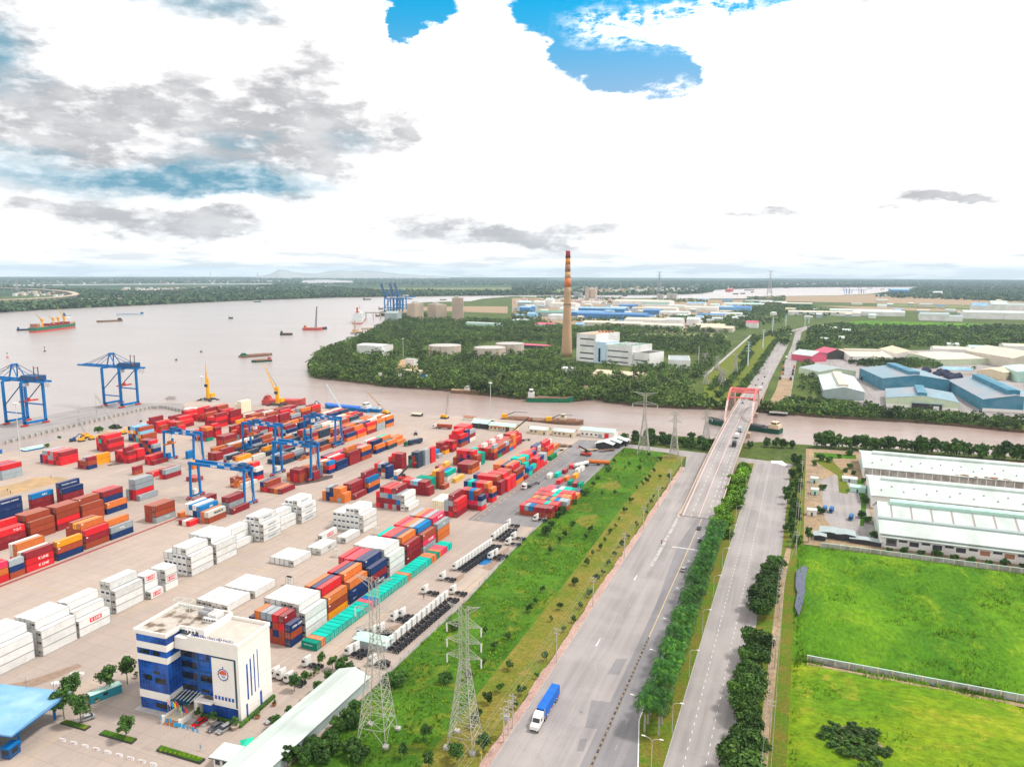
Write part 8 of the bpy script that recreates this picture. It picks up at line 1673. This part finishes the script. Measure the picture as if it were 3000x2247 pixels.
for j,q in enumerate((('A',305,1090),('A',470,995),('A',620,918),('A',165,1160))):
 for i in range(4):
  x,y=at(*q);b=MB();b.side([(-.3,0),(-.22,.35),(-.08,.8),(.08,.8),(.22,.35),(.3,0)],-.8,.8);b.box(-.5,-.235,.2,.1,.235,.42,1);o=b.build('traffic_barrier',[M['cabin_white'],M['ink_red' if j==3 else 'concrete_plain']]);o.location=(x-1.5+i*.95,y-.4+i*.25,.04);o.rotation_euler=(0,0,R(70));tag(o,'white barrier, %s of the %s clump on the yard lane'%(nthc(i+1),('second','third','fourth','first')[j]),'barrier','barriers on the yard lane')
x,y=at('F',300,1605);o=thing('warning_sign','yellow triangular warning sign on a white post','sign',(x,y,.04));b=MB();b.tube((0,0,0),(0,0,2.9),.06,n=6);b.build('post',M['cabin_white'],o);b=MB();b.prism([(0,0)]*0 or[(-.5,-.03),(.5,-.03),(.5,.03),(-.5,.03)],2.1,2.12)if False else b.quad([(-.55,-.08,2.1),(.55,-.08,2.1),(0,-.08,3.05)]);b.build('board',M['ink_yellow'],o);b=MB();b.box(-.04,-.1,2.4,.04,-.085,2.75);b.box(-.04,-.1,2.25,.04,-.085,2.33);b.build('symbol',M['ink_black'],o)
x,y=at('E',1762,1240);o=thing('road_sign','small blue and red keep right sign at the divider head','sign',(x,y,.05));b=MB();b.tube((0,0,0),(0,0,2.8),.06,n=6);b.build('post',M['cabin_white'],o);b=MB();b.tube((0,-.1,1.5),(0,-.06,1.5),.42,n=14);b.build('board',M['hull_blue'],o);b=MB();b.tube((0,-.1,2.5),(0,-.06,2.5),.42,n=14);b.build('board',M['ink_red'],o)
o=thing('yard_fence','low concrete and wire fence between the yard and the grass slope','fence',(0,0,0));b=MB();fp=[(-115.4,178),(-115.2,240),(-118.2,300),(-118.,510)]
for(x0,y0),(x1,y1)in zip(fp[:-1],fp[1:]):b.beam((x0,y0,.35),(x1,y1,.35),.18,.7)
b.build('base_wall',M['concrete_wall'],o);b=MB()
for(x0,y0),(x1,y1)in zip(fp[:-1],fp[1:]):
 for z in(1.2,1.6,2.):b.beam((x0,y0,z),(x1,y1,z),.03)
b.build('wire',M['steel_grey'],o);pm=MB().box(-.08,-.08,0,.08,.08,2.2).mesh('post',M['pole_conc'])
for i in range(64):
 y=180+i*5.2;x=np.interp(y,[178,240,300,510],[-115.4,-115.2,-118.2,-118.]);link('post',pm,o).location=(float(x),y,0)
b=MB()
for(x0,y0),(x1,y1)in zip(wharf_in[:-1],wharf_in[1:]):
 n=max(1,int(math.hypot(x1-x0,y1-y0)/5))
 for i in range(n):f=i/n;x,y=x0+(x1-x0)*f,y0+(y1-y0)*f;b.box(x-.9,y-.9,-2.6,x+1.2,y+.9,-.2)
tag(b.build('wharf_piles',M['concrete_plain']),'concrete pile heads under the inner wharf edge','piles',kind='structure')
for lab,pts,z in(('pale elevated highway curving on the far left bank',AT('L',(-300,268),(0,283),(250,293),(430,305),(560,320),(620,340),(600,355),(450,375),(250,388),(0,400),(-300,412)),20),):
 o=thing('elevated_highway',lab,'highway',(0,0,0));b=MB()
 for p,q in zip(pts[:-1],pts[1:]):b.beam((p[0],p[1],z),(q[0],q[1],z),26,3.)
 b.build('deck',M['concrete_pale'],o);b=MB()
 for p,q in zip(pts[:-1],pts[1:]):
  for f in(.15,.4,.65,.9):x,y=p[0]+(q[0]-p[0])*f,p[1]+(q[1]-p[1])*f;b.box(x-3,y-3,0,x+3,y+3,z-1)
 b.build('pier',M['concrete_plain'],o)
x,y=at('Q',715,665);o=thing('blue_shelter','bright blue tarpaulin tent among the bank trees','tent',(x,y,0));b=MB();b.side([(0,0),(5,0),(5,2.6),(2.5,4),(0,2.6)],0,8);b.build('cover',M['tarp_blue'],o)
def scaffold(lab,q):
 x,y=at(*q);o=thing('reefer_rack',lab,'rack',(x,y,.05),0,'white metal racks between the reefers');b=MB()
 for ax in(0,1.4,2.8):
  for ay in(0,1.4):b.beam((ax,ay,0),(ax,ay,3.6),.1)
 for z in(1.2,2.4,3.6):
  for ay in(0,1.4):b.beam((0,ay,z),(2.8,ay,z),.08)
  for ax in(0,1.4,2.8):b.beam((ax,0,z),(ax,1.4,z),.08)
 b.build('frame',M['cabin_white'],o);b=MB();b.box(0,0,3.6,2.8,1.4,3.7);b.build('platform',M['steel_galv'],o)
for q,l in((('D',725,1100),'white metal rack left of the wall of reefers'),(('D',1085,1150),'white metal rack right of the wall of reefers'),(('D',765,1330),'white metal rack behind the three single whites'),(('D',380,1560),'white metal rack by the mint-sided row'),(('B',645,205),'white metal rack at the corner of the nearer white block')):scaffold(l,q)
b=MB();b.box(-24000,-24000,-9,24000,24000,285);hz=b.build('haze',bpy.data.materials.new('haze'));tag(hz,kind='stuff')
m=hz.data.materials[0];m.use_nodes=True;t=NT(m.node_tree);t.n.clear();ou=t.add('ShaderNodeOutputMaterial');v=t.add('ShaderNodeVolumePrincipled')
v.inputs['Color'].default_value=(.64,.84,1.,1);v.inputs['Density'].default_value=5e-5;v.inputs['Anisotropy'].default_value=.1;t.l.new(v.outputs[0],ou.inputs['Volume'])
